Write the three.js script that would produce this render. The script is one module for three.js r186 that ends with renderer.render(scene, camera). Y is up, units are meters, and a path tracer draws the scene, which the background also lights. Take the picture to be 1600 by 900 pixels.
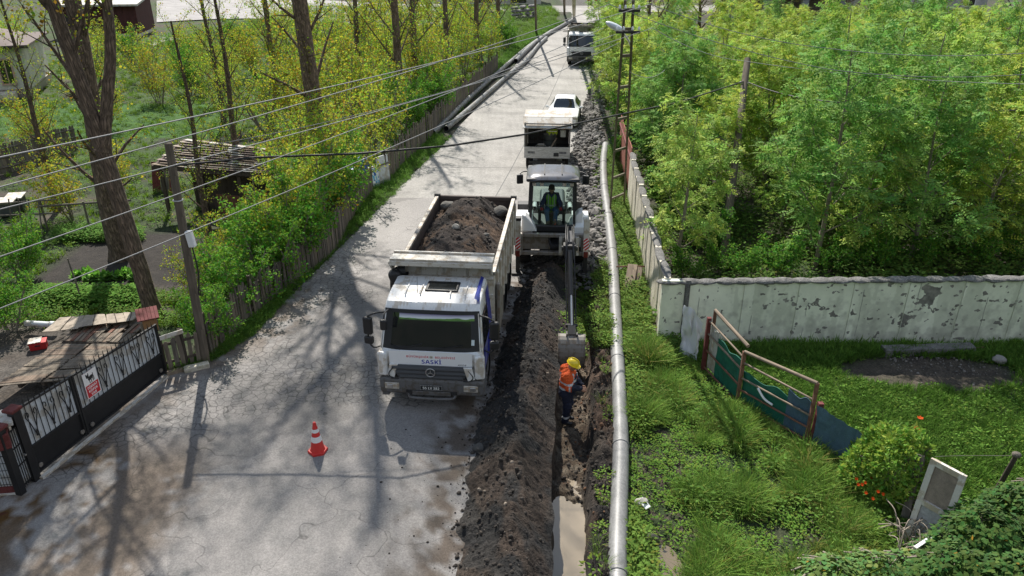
import * as THREE from 'three';
import { RoundedBoxGeometry } from 'three/addons/geometries/RoundedBoxGeometry.js';
import { mergeGeometries, toCreasedNormals } from 'three/addons/utils/BufferGeometryUtils.js';
import { MarchingCubes } from 'three/addons/objects/MarchingCubes.js';

// ---------- camera, sky, sun, exposure ----------
const scene = new THREE.Scene();
const PITCH = Math.atan(557 / 1180), EYE = 10.2;
const camera = new THREE.PerspectiveCamera(2 * Math.atan(450 / 1180) * 180 / Math.PI, 16 / 9, 0.1, 2000);
camera.position.set(0, EYE, 0);
camera.rotation.x = -PITCH;
const renderer = new THREE.WebGLRenderer({ antialias: true });
renderer.setSize(1024, 576);
renderer.toneMapping = THREE.LinearToneMapping;
renderer.toneMappingExposure = 1.65;
renderer.shadowMap.enabled = true;
const SKYLEVEL = 0.8;
const SUN = new THREE.Vector3(-Math.sin(0.262) * 0.682, 0.731, -Math.cos(0.262) * 0.682).normalize();
const skyMap = (() => {                        // clear spring air with drifting white cloud, as a panorama
  const w = 512, h = 256, d = new Float32Array(w * h * 4);
  const hs = (x, y, z) => { let k = Math.imul(x, 374761393) ^ Math.imul(y, 668265263) ^ Math.imul(z, 1274126177); k = Math.imul(k ^ (k >>> 13), 1103515245); return ((k ^ (k >>> 16)) >>> 0) / 4294967296; };
  const n3 = (x, y, z) => { const i = Math.floor(x), j = Math.floor(y), k = Math.floor(z), s = (t) => t * t * (3 - 2 * t), u = s(x - i), v = s(y - j), q = s(z - k); let r = 0; for (let a = 0; a < 2; a++) for (let b = 0; b < 2; b++) for (let c = 0; c < 2; c++) r += (a ? u : 1 - u) * (b ? v : 1 - v) * (c ? q : 1 - q) * hs(i + a, j + b, k + c); return r; };
  for (let y = 0, o = 0; y < h; y++) for (let x = 0; x < w; x++, o += 4) {
    const el = (y / (h - 1) - 0.5) * Math.PI, az = (x / w) * 2 * Math.PI, up = Math.max(0, Math.sin(el)), c = Math.cos(el), px = Math.cos(az) * c / (up + 0.35), pz = Math.sin(az) * c / (up + 0.35);
    let f = 0, a = 0.5, m = 2.2; for (let i = 0; i < 5; i++) { f += a * n3(px * m + 7, 3.3 * i, pz * m + 2); a *= 0.5; m *= 2.1; }
    const cl = Math.min(1, Math.max(0, (f - 0.46) / 0.14)), t = Math.pow(1 - up, 2.5);
    const air = [0.19 + 0.34 * t, 0.27 + 0.32 * t, 0.41 + 0.22 * t], cloud = [0.74, 0.74, 0.75];
    for (let i = 0; i < 3; i++) d[o + i] = SKYLEVEL * (el < 0 ? [0.16, 0.15, 0.13][i] : air[i] + (cloud[i] - air[i]) * cl * 0.85);
    d[o + 3] = 1;
  }
  const t = new THREE.DataTexture(d, w, h, THREE.RGBAFormat, THREE.FloatType); t.mapping = THREE.EquirectangularReflectionMapping; t.magFilter = THREE.LinearFilter; t.wrapS = THREE.RepeatWrapping; t.needsUpdate = true; return t;
})();
scene.background = scene.environment = skyMap;
const sun = new THREE.DirectionalLight(new THREE.Color(1, 0.945, 0.86), 4.8);
sun.position.copy(SUN).multiplyScalar(120).add(new THREE.Vector3(0, 0, -30));
sun.target.position.set(0, 0, -30);
sun.castShadow = true;
Object.assign(sun.shadow.camera, { left: -70, right: 70, top: 80, bottom: -80, near: 1, far: 400 });
sun.shadow.mapSize.set(4096, 4096);
scene.add(sun, sun.target);

// ---------- helpers ----------
const PI = Math.PI, V = (x, y, z) => new THREE.Vector3(x, y, z);
const clamp = (x, a = 0, b = 1) => Math.min(b, Math.max(a, x)), lerp = (a, b, t) => a + (b - a) * t;
const smooth = (a, b, x) => { const t = clamp((x - a) / (b - a)); return t * t * (3 - 2 * t); };
function rng(seed) { let s = seed | 0; return () => { s = (s + 0x6d2b79f5) | 0; let t = Math.imul(s ^ (s >>> 15), 1 | s); t = (t + Math.imul(t ^ (t >>> 7), 61 | t)) ^ t; return ((t ^ (t >>> 14)) >>> 0) / 4294967296; }; }
const hash = (x, y, s = 0) => { let h = Math.imul(x, 374761393) ^ Math.imul(y, 668265263) ^ Math.imul(s + 1, 2147483647 ^ 974634777); h = Math.imul(h ^ (h >>> 13), 1274126177); return ((h ^ (h >>> 16)) >>> 0) / 4294967296; };
const mod = (a, n) => ((a % n) + n) % n;
function vn(x, y, s = 0, per = 0) {           // value noise, periodic when per > 0
  const xi = Math.floor(x), yi = Math.floor(y), fx = x - xi, fy = y - yi, u = fx * fx * (3 - 2 * fx), v = fy * fy * (3 - 2 * fy);
  let x0 = xi, x1 = xi + 1, y0 = yi, y1 = yi + 1;
  if (per) { x0 = mod(x0, per); x1 = mod(x1, per); y0 = mod(y0, per); y1 = mod(y1, per); }
  const a = hash(x0, y0, s), b = hash(x1, y0, s), c = hash(x0, y1, s), d = hash(x1, y1, s), p = a + (b - a) * u;
  return p + (c + (d - c) * u - p) * v;
}
function fbm(x, y, s = 0, oct = 4, per = 0) { let a = 0.5, t = 0, n = 0; for (let i = 0; i < oct; i++) { t += a * vn(x, y, s + i, per); n += a; x *= 2; y *= 2; per *= 2; a *= 0.5; } return t / n; }
// a point of the place that the survey pixel (px, py) of the 1600 x 900 picture shows at height h
function g(px, py, h = 0) {
  const r = (px - 800) / 1180, u = (450 - py) / 1180, c = Math.cos(PITCH), s = Math.sin(PITCH);
  const dx = r, dy = -s + u * c, dz = -c - u * s, t = (h - EYE) / dy;
  return V(dx * t, h, dz * t);
}
const taken = {};
function numbered(name) { const n = taken[name] = (taken[name] ?? -1) + 1; return n ? `${name}_${String(n).padStart(3, '0')}` : name; }
function tag(o, label, category, group) { o.userData.label = label; if (category) o.userData.category = category; if (group) o.userData.group = group; return o; }
function thing(name, label, category, pos, turn = 0, group) {
  const o = new THREE.Group(); o.name = numbered(name); if (pos) o.position.copy(pos.isVector3 ? pos : V(...pos)); o.rotation.y = turn; scene.add(o);
  return tag(o, label, category, group);
}
function mesh(name, geo, mat, parent) {
  const m = new THREE.Mesh(Array.isArray(geo) ? merge(geo) : geo, mat);
  m.name = parent ? name : numbered(name); m.castShadow = m.receiveShadow = true; (parent ?? scene).add(m); return m;
}
function struct(name, geo, mat) { const m = mesh(name, geo, mat); m.userData.kind = 'structure'; return m; }
function stuff(o, label, category) { o.userData.kind = 'stuff'; if (label) o.userData.label = label; if (category) o.userData.category = category; return o; }
function copyThing(src, label, pos, turn) {
  const c = src.clone(); c.name = numbered(src.name.replace(/_\d{3}$/, '')); c.userData = { ...src.userData }; if (label) c.userData.label = label;
  if (pos) c.position.copy(pos.isVector3 ? pos : V(...pos)); if (turn !== undefined) c.rotation.y = turn; scene.add(c); return c;
}
function merge(list) {
  const hasC = list.some((q) => q.attributes.color);
  const l = list.map((q) => {
    const n = q.index ? q.toNonIndexed() : q.clone();
    for (const k of Object.keys(n.attributes)) if (!['position', 'normal', 'uv', 'color'].includes(k)) n.deleteAttribute(k);
    const c = n.attributes.position.count;
    if (!n.attributes.normal) n.computeVertexNormals();
    if (!n.attributes.uv) n.setAttribute('uv', new THREE.BufferAttribute(new Float32Array(c * 2), 2));
    if (hasC && !n.attributes.color) n.setAttribute('color', new THREE.BufferAttribute(new Float32Array(c * 3).fill(1), 3));
    return n;
  });
  return mergeGeometries(l);
}
// uv in metres from the axis that each face looks along
function muv(geo, s = 1, ox = 0, oy = 0) {
  const n = geo.index ? geo.toNonIndexed() : geo, p = n.attributes.position, uv = new Float32Array(p.count * 2), a = V(), b = V(), c = V();
  for (let i = 0; i < p.count; i += 3) {
    a.fromBufferAttribute(p, i); b.fromBufferAttribute(p, i + 1); c.fromBufferAttribute(p, i + 2);
    const nn = b.clone().sub(a).cross(c.clone().sub(a)), ax = Math.abs(nn.x), ay = Math.abs(nn.y), az = Math.abs(nn.z);
    [a, b, c].forEach((q, k) => { const [u, v] = ay >= ax && ay >= az ? [q.x, -q.z] : ax >= az ? [-q.z, q.y] : [q.x, q.y]; uv[(i + k) * 2] = u * s + ox; uv[(i + k) * 2 + 1] = v * s + oy; });
  }
  n.setAttribute('uv', new THREE.BufferAttribute(uv, 2)); return n;
}
const xf = (geo, x = 0, y = 0, z = 0, rx = 0, ry = 0, rz = 0, s = 1) => geo.applyMatrix4(new THREE.Matrix4().compose(V(x, y, z), new THREE.Quaternion().setFromEuler(new THREE.Euler(rx, ry, rz)), V(s, s, s)));
const box = (w, h, d, x, y, z, rx, ry, rz) => muv(xf(new THREE.BoxGeometry(w, h, d), x, y, z, rx, ry, rz));
const rbox = (w, h, d, r, x, y, z, rx, ry, rz, seg = 2) => muv(xf(new RoundedBoxGeometry(w, h, d, seg, r), x, y, z, rx, ry, rz));
function rod(a, b, r0, r1 = r0, seg = 8, caps = true) {
  const d = b.clone().sub(a), L = d.length(), q = new THREE.CylinderGeometry(r1, r0, L, seg, 1, !caps);
  q.applyQuaternion(new THREE.Quaternion().setFromUnitVectors(V(0, 1, 0), d.normalize())); q.translate((a.x + b.x) / 2, (a.y + b.y) / 2, (a.z + b.z) / 2); return q;
}
// a square bar from a to b
function bar(a, b, w, h) {
  const d = b.clone().sub(a), L = d.length(), m = new THREE.Matrix4().lookAt(a, b, Math.abs(d.y) > 0.99 * L ? V(1, 0, 0) : V(0, 1, 0)), q = new THREE.BoxGeometry(w, h, L);
  q.applyMatrix4(m); q.translate((a.x + b.x) / 2, (a.y + b.y) / 2, (a.z + b.z) / 2); return muv(q);
}
const tube = (pts, r, seg = 24, rad = 8, closed = false) => new THREE.TubeGeometry(new THREE.CatmullRomCurve3(pts, closed, 'centripetal'), seg, r, rad, closed);
// a tapering limb through points with a radius each
function limb(pts, rad, seg) {
  const n = pts.length, pos = [], nor = [], uv = [], idx = [], t = V(), u = V(1, 0, 0), v = V(); let along = 0;
  for (let i = 0; i < n; i++) {
    t.copy(pts[Math.min(i + 1, n - 1)]).sub(pts[Math.max(i - 1, 0)]).normalize();
    if (i === 0 && Math.abs(t.x) > 0.9) u.set(0, 0, 1);
    u.addScaledVector(t, -u.dot(t)).normalize(); v.crossVectors(t, u);
    if (i) along += pts[i].distanceTo(pts[i - 1]);
    for (let k = 0; k <= seg; k++) {
      const a = k / seg * 2 * PI, c = Math.cos(a), s = Math.sin(a), nx = u.x * c + v.x * s, ny = u.y * c + v.y * s, nz = u.z * c + v.z * s;
      pos.push(pts[i].x + nx * rad[i], pts[i].y + ny * rad[i], pts[i].z + nz * rad[i]); nor.push(nx, ny, nz); uv.push(k / seg * Math.max(1, Math.round(rad[0] * 8)), along);
    }
  }
  for (let i = 0; i < n - 1; i++) for (let k = 0; k < seg; k++) { const a = i * (seg + 1) + k, b = a + seg + 1; idx.push(a, a + 1, b, b, a + 1, b + 1); }
  const q = new THREE.BufferGeometry(); q.setAttribute('position', new THREE.Float32BufferAttribute(pos, 3)); q.setAttribute('normal', new THREE.Float32BufferAttribute(nor, 3)); q.setAttribute('uv', new THREE.Float32BufferAttribute(uv, 2)); q.setIndex(idx); return q;
}
function grid(nu, nv, f, col) {               // f(u, v) -> Vector3, u and v in 0..1; col(u, v, p) -> [r, g, b]
  const pos = new Float32Array((nu + 1) * (nv + 1) * 3), uv = new Float32Array((nu + 1) * (nv + 1) * 2), c = col ? new Float32Array((nu + 1) * (nv + 1) * 3) : null, idx = [];
  for (let j = 0, k = 0; j <= nv; j++) for (let i = 0; i <= nu; i++, k++) {
    const p = f(i / nu, j / nv); pos.set([p.x, p.y, p.z], k * 3); uv.set([p.x, -p.z], k * 2); if (c) c.set(col(i / nu, j / nv, p), k * 3);
    if (i < nu && j < nv) idx.push(k, k + 1, k + nu + 1, k + 1, k + nu + 2, k + nu + 1);
  }
  const q = new THREE.BufferGeometry(); q.setAttribute('position', new THREE.BufferAttribute(pos, 3)); q.setAttribute('uv', new THREE.BufferAttribute(uv, 2)); if (c) q.setAttribute('color', new THREE.BufferAttribute(c, 3));
  q.setIndex(idx); q.computeVertexNormals(); return q;
}
function prism(shapePts, depth, bevel = 0) {  // a closed outline in x, y pushed along z
  const s = new THREE.Shape(shapePts.map(([x, y]) => new THREE.Vector2(x, y)));
  const q = new THREE.ExtrudeGeometry(s, { depth, bevelEnabled: bevel > 0, bevelThickness: bevel, bevelSize: bevel, bevelOffset: -bevel, bevelSegments: 2, steps: 1 }); return q;
}
const lin = (hex) => new THREE.Color(hex);
function polyAt(pts, z) {                     // x on a polyline given by points, as a function of z
  for (let i = 0; i < pts.length - 1; i++) { const a = pts[i], b = pts[i + 1]; if ((z - a.z) * (z - b.z) <= 0 && a.z !== b.z) return lerp(a.x, b.x, (z - a.z) / (b.z - a.z)); }
  const first = pts[0], last = pts[pts.length - 1]; return Math.abs(z - first.z) < Math.abs(z - last.z) ? first.x : last.x;
}

// ---------- textures ----------
function tex(w, h, f, repeat = 1, srgb = true) {
  const d = new Uint8Array(w * h * 4);
  for (let y = 0, k = 0; y < h; y++) for (let x = 0; x < w; x++, k += 4) { const c = f(x / w, y / h, x, y); if (typeof c === 'number') { d[k] = d[k + 1] = d[k + 2] = clamp(c) * 255; } else { d[k] = clamp(c[0]) * 255; d[k + 1] = clamp(c[1]) * 255; d[k + 2] = clamp(c[2]) * 255; } d[k + 3] = 255; }
  const t = new THREE.DataTexture(d, w, h); t.wrapS = t.wrapT = THREE.RepeatWrapping; t.magFilter = THREE.LinearFilter; t.minFilter = THREE.LinearMipmapLinearFilter; t.generateMipmaps = true;
  if (srgb) t.colorSpace = THREE.SRGBColorSpace; t.repeat.set(repeat, repeat); t.needsUpdate = true; return t;
}
function rep(t, a, b = a) { const c = t.clone(); c.repeat.set(a, b); c.needsUpdate = true; return c; }
function print(w, h, draw) {
  const c = document.createElement('canvas'); c.width = w; c.height = h; const x = c.getContext('2d'); draw(x, w, h);
  const t = new THREE.CanvasTexture(c); t.colorSpace = THREE.SRGBColorSpace; t.magFilter = THREE.LinearFilter; return t;
}
const T = {};
T.grain = tex(512, 512, (u, v) => 0.62 + 0.38 * (0.55 * fbm(u * 8, v * 8, 3, 5, 8) + 0.45 * fbm(u * 64, v * 64, 9, 2, 64)), 1);
T.grime = tex(512, 512, (u, v) => { const a = fbm(u * 6, v * 6, 21, 5, 6), b = fbm(u * 40, v * 6, 31, 3, 0), d = smooth(0.52, 0.7, a * 0.8 + b * 0.25); const e = fbm(u * 50, v * 50, 33, 2, 50) - 0.5; return [0.97 - 0.13 * d + 0.06 * e, 0.965 - 0.17 * d + 0.06 * e, 0.955 - 0.22 * d + 0.06 * e]; }, 1);
T.soil = tex(1024, 1024, (u, v) => 0.3 + 0.7 * (0.4 * fbm(u * 12, v * 12, 41, 4, 12) + 0.6 * fbm(u * 70, v * 70, 47, 3, 70)), 1);
T.soilBump = tex(512, 512, (u, v) => 0.6 * fbm(u * 24, v * 24, 51, 4, 24) + 0.4 * fbm(u * 90, v * 90, 53, 2, 90), 1, false);
T.wood = tex(256, 512, (u, v) => { const a = fbm(u * 32, v * 3, 61, 4, 0), b = fbm(u * 5, v * 4, 63, 3, 0), k = 0.5 + 0.5 * (a * 0.65 + b * 0.35); return [k, k * 0.97, k * 0.93]; }, 1);
T.bark = tex(256, 512, (u, v) => { const a = fbm(u * 14, v * 5, 71, 4, 0), b = Math.abs(fbm(u * 16 + 2 * fbm(u * 4, v * 8, 5, 2), v * 4, 73, 3) - 0.5) * 4; const k = 0.32 + 0.42 * a + 0.3 * clamp(b); return [k, k * 0.93, k * 0.86]; }, 1);
T.barkBump = tex(256, 512, (u, v) => clamp(Math.abs(fbm(u * 16 + 2 * fbm(u * 4, v * 8, 5, 2), v * 4, 73, 3) - 0.5) * 4), 1, false);
T.concrete = tex(1024, 1024, (u, v) => { const a = fbm(u * 5, v * 5, 81, 5, 5), b = fbm(u * 120, v * 120, 83, 2, 120), s = fbm(u * 40, v * 4, 85, 3, 0); const k = 0.72 + 0.2 * (a - 0.5) + 0.16 * (b - 0.5) + 0.07 * (s - 0.5); return [k, k * 0.985, k * 0.965]; }, 1);
// cracked asphalt: 16 m square, fine alligator cracks in patches, long cracks across, chips
const NA = 2048, SPAN = 16, bumpA = new Uint8Array(NA * NA * 4);
function vor(x, y, s, per) { const xi = Math.floor(x), yi = Math.floor(y); let d1 = 9, d2 = 9, id = 0; for (let j = -1; j <= 1; j++) for (let i = -1; i <= 1; i++) { const cx = mod(xi + i, per), cy = mod(yi + j, per), px = xi + i + hash(cx, cy, s), py = yi + j + hash(cx, cy, s + 1), d = Math.hypot(px - x, py - y); if (d < d1) { d2 = d1; d1 = d; id = cx * 131 + cy; } else if (d < d2) d2 = d; } return [d2 - d1, id]; }
T.asphalt = tex(NA, NA, (u, v, px, py) => {
  const w1 = fbm(u * 24, v * 24, 91, 3, 24) - 0.5, w2 = fbm(u * 24, v * 24, 95, 3, 24) - 0.5, big = fbm(u * 4, v * 4, 99, 4, 4), speck = hash(px, py, 7), mid = vn(u * 700, v * 700, 5, 700);
  let crack = 0; const zone = smooth(0.5, 0.58, fbm(u * 5, v * 5, 107, 3, 5));
  if (zone > 0.01) { const [e, id] = vor(u * 84 + w1 * 1.5, v * 84 + w2 * 1.5, 111, 84); crack = Math.max(crack, zone * (1 - smooth(0.04, 0.15, e)) * (0.35 + 0.5 * hash(id, 3, 4))); }
  const [e2, id2] = vor(u * 6 + w1 * 0.45, v * 6 + w2 * 0.45, 121, 6); const on = fbm(u * 9, v * 9, 127, 3, 9); crack = Math.max(crack, 0.5 * (1 - smooth(0.003, 0.012, e2)) * smooth(0.48, 0.56, on));
  const patch = smooth(0.6, 0.66, fbm(u * 7 + w1, v * 7 + w2, 133, 3, 7));
  let k = 0.575 + 0.16 * (big - 0.5) + 0.1 * (speck - 0.5) + 0.1 * (mid - 0.5) - 0.07 * patch + 0.05 * (fbm(u * 16, v * 3, 137, 3, 0) - 0.5); k *= 1 - 0.42 * crack; if (speck > 0.9975) k *= 0.55;
  const o = (py * NA + px) * 4; bumpA[o] = bumpA[o + 1] = bumpA[o + 2] = clamp(0.6 + 0.25 * (mid - 0.5) - 0.5 * crack) * 255; bumpA[o + 3] = 255;
  return [k, k * 0.988, k * 0.985];
}, 1 / SPAN);
T.asphaltBump = new THREE.DataTexture(bumpA, NA, NA); T.asphaltBump.wrapS = T.asphaltBump.wrapT = THREE.RepeatWrapping; T.asphaltBump.magFilter = THREE.LinearFilter; T.asphaltBump.repeat.set(1 / SPAN, 1 / SPAN); T.asphaltBump.needsUpdate = true;
// limewashed plaster with patches gone down to grey mortar, cracks running down
T.plaster = tex(2048, 512, (u, v, px, py) => {
  const X = u * 12, Y = v * 3, a = fbm(X * 0.9, Y * 1.2, 141, 4), b = fbm(X * 9, Y * 9, 143, 3), hole = smooth(0.735, 0.75, fbm(X * 1.5 + 0.5 * b, Y * 2.0, 145, 4) * 0.85 + b * 0.16), chips = smooth(0.735, 0.75, fbm(X * 6, Y * 7, 147, 3)), foot = smooth(0.6, 1.1, fbm(X * 5, Y * 5, 149, 3) + (1 - v) * 0.9 - 0.45);
  const st = smooth(0.5, 0.62, fbm(X * 3.2, Y * 0.5, 155, 3) * 0.75 + b * 0.25); let r = 0.92 + 0.1 * (a - 0.5) + 0.06 * (b - 0.5) - 0.09 * st, gg = r + 0.02, bl = r - 0.03; const m = Math.max(hole, chips), c = 0.5 + 0.3 * (b - 0.5);
  const cx = Math.abs(mod(X + 0.05 * fbm(0.3, Y * 4, 151, 3), 1.45) - 0.7), cr = (1 - smooth(0.004, 0.016, cx)) * smooth(0.4, 0.5, fbm(X * 0.7, Y * 1.7, 153, 3));
  const mm = Math.max(m, 0.7 * cr, 0.3 * foot); r = lerp(r, c, mm); gg = lerp(gg, c * 0.99, mm); bl = lerp(bl, c * 0.97, mm); return [r, gg, bl];
});
T.plaster.repeat.set(1 / 12, 1 / 3);
T.wallc = tex(512, 512, (u, v) => { const a = fbm(u * 5, v * 5, 161, 4, 5), b = fbm(u * 50, v * 50, 163, 2, 50), m = smooth(0.55, 0.68, fbm(u * 7, v * 3, 165, 4, 0)); const k = 0.82 + 0.16 * (a - 0.5) + 0.12 * (b - 0.5); return [k * (1 - 0.14 * m), k * 0.98 * (1 - 0.14 * m), k * 0.93 * (1 - 0.17 * m)]; }, 1);
T.cloth = tex(256, 256, (u, v) => 0.72 + 0.28 * fbm(u * 20, v * 20, 171, 3, 20), 1);

// ---------- materials ----------
const std = (color, roughness = 0.8, o = {}) => new THREE.MeshStandardMaterial({ color, roughness, ...o });
const L3 = (r, gg, b) => new THREE.Color().setRGB(r, gg, b);
const M = {
  asphalt: std(L3(0.73, 0.71, 0.685), 0.92, { map: T.asphalt, bumpMap: T.asphaltBump, bumpScale: 0.006, vertexColors: true }),
  concreteRoad: std(L3(0.5, 0.495, 0.485), 0.9, { map: rep(T.concrete, 1 / 6), vertexColors: true }),
  joint: std(L3(0.12, 0.12, 0.12), 0.9),
  ground: std(0xffffff, 1, { map: rep(T.soil, 0.4), vertexColors: true, bumpMap: rep(T.soilBump, 0.7), bumpScale: 0.03 }),
  dirt: std(0xffffff, 1, { map: rep(T.soil, 0.5), vertexColors: true, bumpMap: rep(T.soilBump, 1), bumpScale: 0.04 }),
  clod: std(L3(0.15, 0.132, 0.115), 1, { map: rep(T.soil, 2) }),
  stone: std(L3(0.32, 0.305, 0.29), 0.95, { map: rep(T.grain, 1.5) }),
  mudWater: new THREE.MeshPhysicalMaterial({ color: L3(0.3, 0.25, 0.185), roughness: 0.12, clearcoat: 1, clearcoatRoughness: 0.03 }),
  leaf: new THREE.MeshPhysicalMaterial({ vertexColors: true, roughness: 0.85, transmission: 0.5, specularIntensity: 0.2, thickness: 0, side: THREE.DoubleSide }),
  grass: new THREE.MeshPhysicalMaterial({ color: 0xffffff, vertexColors: true, roughness: 0.85, transmission: 0.35, specularIntensity: 0.1, thickness: 0, side: THREE.DoubleSide }),
  bark: std(L3(0.38, 0.325, 0.285), 1, { map: T.bark, bumpMap: T.barkBump, bumpScale: 0.03 }),
  barkThin: std(L3(0.2, 0.175, 0.145), 1),
  twig: std(L3(0.26, 0.22, 0.18), 1),
  white: new THREE.MeshPhysicalMaterial({ color: L3(0.78, 0.79, 0.8), roughness: 0.38, clearcoat: 0.6, clearcoatRoughness: 0.15, map: T.grime }),
  whiteClean: new THREE.MeshPhysicalMaterial({ color: L3(0.8, 0.81, 0.82), roughness: 0.35, clearcoat: 0.7, clearcoatRoughness: 0.12 }),
  blue: new THREE.MeshPhysicalMaterial({ color: L3(0.02, 0.035, 0.32), roughness: 0.35, clearcoat: 0.6 }),
  dirtyWhite: std(L3(0.6, 0.58, 0.54), 0.7, { map: rep(T.grime, 1.3) }),
  bedInside: std(L3(0.11, 0.085, 0.075), 0.85, { map: rep(T.grain, 1) }),
  black: std(L3(0.018, 0.018, 0.02), 0.5),
  blackGloss: new THREE.MeshPhysicalMaterial({ color: L3(0.012, 0.012, 0.014), roughness: 0.3, clearcoat: 0.5 }),
  rubber: std(L3(0.025, 0.024, 0.023), 0.9, { map: rep(T.grain, 3) }),
  grey: std(L3(0.06, 0.064, 0.072), 0.55),
  greyDust: std(L3(0.13, 0.13, 0.135), 0.7, { map: rep(T.grime, 2) }),
  darkMetal: std(L3(0.07, 0.068, 0.066), 0.6, { metalness: 0.4, map: rep(T.grain, 2) }),
  steel: std(L3(0.5, 0.5, 0.5), 0.35, { metalness: 0.9 }),
  worn: std(L3(0.33, 0.31, 0.29), 0.55, { metalness: 0.5, map: rep(T.grime, 2) }),
  glassDark: new THREE.MeshPhysicalMaterial({ color: L3(0.012, 0.014, 0.015), roughness: 0.04, clearcoat: 1, clearcoatRoughness: 0.01 }),
  pane: new THREE.MeshPhysicalMaterial({ color: L3(0.68, 0.78, 0.75), roughness: 0.02, transmission: 1, thickness: 0 }),
  tint: new THREE.MeshPhysicalMaterial({ color: L3(0.16, 0.22, 0.2), roughness: 0.02, transmission: 1, thickness: 0 }),
  lens: new THREE.MeshPhysicalMaterial({ color: L3(0.5, 0.47, 0.42), roughness: 0.3, clearcoat: 0.6, map: rep(T.grime, 3) }),
  red: std(L3(0.45, 0.02, 0.02), 0.5),
  orangeLens: std(L3(0.6, 0.14, 0.02), 0.4),
  wood: std(L3(0.3, 0.265, 0.225), 0.95, { map: T.wood }),
  woodGrey: std(L3(0.25, 0.235, 0.215), 0.95, { map: T.wood }),
  brownWood: std(L3(0.34, 0.27, 0.22), 0.95, { map: T.wood }),
  woodPale: std(L3(0.44, 0.37, 0.3), 0.95, { map: T.wood }),
  woodDark: std(L3(0.12, 0.1, 0.085), 0.95, { map: T.wood }),
  plaster: std(L3(0.95, 0.93, 0.86), 0.95, { map: T.plaster }),
  wallc: std(L3(0.95, 0.92, 0.84), 0.95, { map: rep(T.wallc, 0.6), bumpMap: rep(T.grain, 2), bumpScale: 0.01 }),
  wallTop: std(L3(0.42, 0.41, 0.39), 1, { map: rep(T.soil, 0.8), bumpMap: rep(T.soilBump, 2), bumpScale: 0.02 }),
  pipe: new THREE.MeshPhysicalMaterial({ color: L3(0.34, 0.34, 0.335), roughness: 0.5, clearcoat: 0.1, clearcoatRoughness: 0.4, map: rep(T.grain, 0.5), bumpMap: rep(T.grain, 3), bumpScale: 0.002 }),
  pipeDark: std(L3(0.17, 0.18, 0.19), 0.5, { map: rep(T.grime, 0.5) }),
  gateBlack: std(L3(0.02, 0.02, 0.022), 0.5, { map: rep(T.grain, 1) }),
  gateWhite: std(L3(0.62, 0.66, 0.7), 0.55, { map: rep(T.grime, 0.8) }),
  pole: std(L3(0.24, 0.21, 0.175), 0.95, { map: T.wood }),
  poleConcrete: std(L3(0.26, 0.24, 0.2), 0.95, { map: rep(T.wallc, 1) }),
  wire: std(L3(0.26, 0.26, 0.265), 0.7),
  cable: std(L3(0.015, 0.015, 0.016), 0.6),
  rust: std(L3(0.2, 0.1, 0.07), 0.9, { map: rep(T.grime, 3) }),
  redRust: std(L3(0.15, 0.035, 0.034), 0.85, { map: rep(T.grime, 3) }),
  green: std(L3(0.015, 0.2, 0.13), 0.75, { map: rep(T.grain, 1.2) }),
  blueSheet: std(L3(0.1, 0.19, 0.27), 0.75, { map: rep(T.grain, 1.2) }),
  card: std(L3(0.52, 0.44, 0.35), 0.95, { map: rep(T.grain, 1) }),
  tarp: std(L3(0.5, 0.49, 0.47), 0.75, { map: rep(T.grime, 0.8) }),
  cream: std(L3(0.8, 0.79, 0.68), 0.95, { map: rep(T.grain, 0.3) }),
};

// ---------- lines of the place ----------
const line = (...p) => p.map(([x, y]) => g(x, y));
const RL = [V(-10.9, 0, -6), ...line([-60, 815], [45, 757], [258, 587], [330, 566], [400, 522], [470, 452], [545, 378], [620, 302], [700, 222], [770, 142], [830, 77], [865, 52], [890, 38], [896, 22], [880, 10])];
const RR = line([893, 425], [890, 330], [893, 260], [899, 215], [915, 160], [932, 110], [940, 80], [946, 50], [950, 26], [985, 10]);
const SL = [V(-1.05, 0, -6), ...line([705, 899], [716, 850], [724, 790], [737, 700], [752, 640], [772, 600], [788, 530], [802, 470], [818, 440])];
const TL = [V(0.45, 0, -6), ...line([856, 899], [862, 700], [870, 600], [878, 540], [886, 460], [889, 430])];
const TR = [V(1.0, 0, -6), ...line([928, 899], [924, 700], [926, 620], [924, 560], [925, 470], [926, 430])];
const PIPE = [V(1.5, 0.2, -6), ...[[965, 899], [967, 800], [970, 700], [968, 620], [965, 560], [961, 480], [957, 400], [949, 330], [944, 290], [943, 250], [946, 226]].map(([x, y]) => g(x, y, 0.2))];
const CORNER = g(1030, 531), WALLFAR = V(4.95, 0, -30.6), WALLRIGHT = V(16, 0, -18.1);
const roadL = (z) => polyAt(RL, z), roadR = (z) => polyAt(RR, z), trL = (z) => polyAt(TL, z) + 0.1 * (vn(z * 1.7, 3.1, 5) - 0.5), trR = (z) => polyAt(TR, z) + 0.16 * (vn(z * 1.9, 8.2, 6) - 0.5), spL = (z) => polyAt(SL, z) + 0.3 * (vn(z * 2.1, 1.7, 7) - 0.5) + 0.1 * (vn(z * 9, 1.7, 8) - 0.5), pipeX = (z) => polyAt(PIPE, z);
const wallX = (z) => lerp(CORNER.x, WALLFAR.x, (z - CORNER.z) / (WALLFAR.z - CORNER.z));
const X0 = -1.8, X1 = 4.2, Z0 = -24.5, Z1 = -6;   // the dug-up strip

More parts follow.
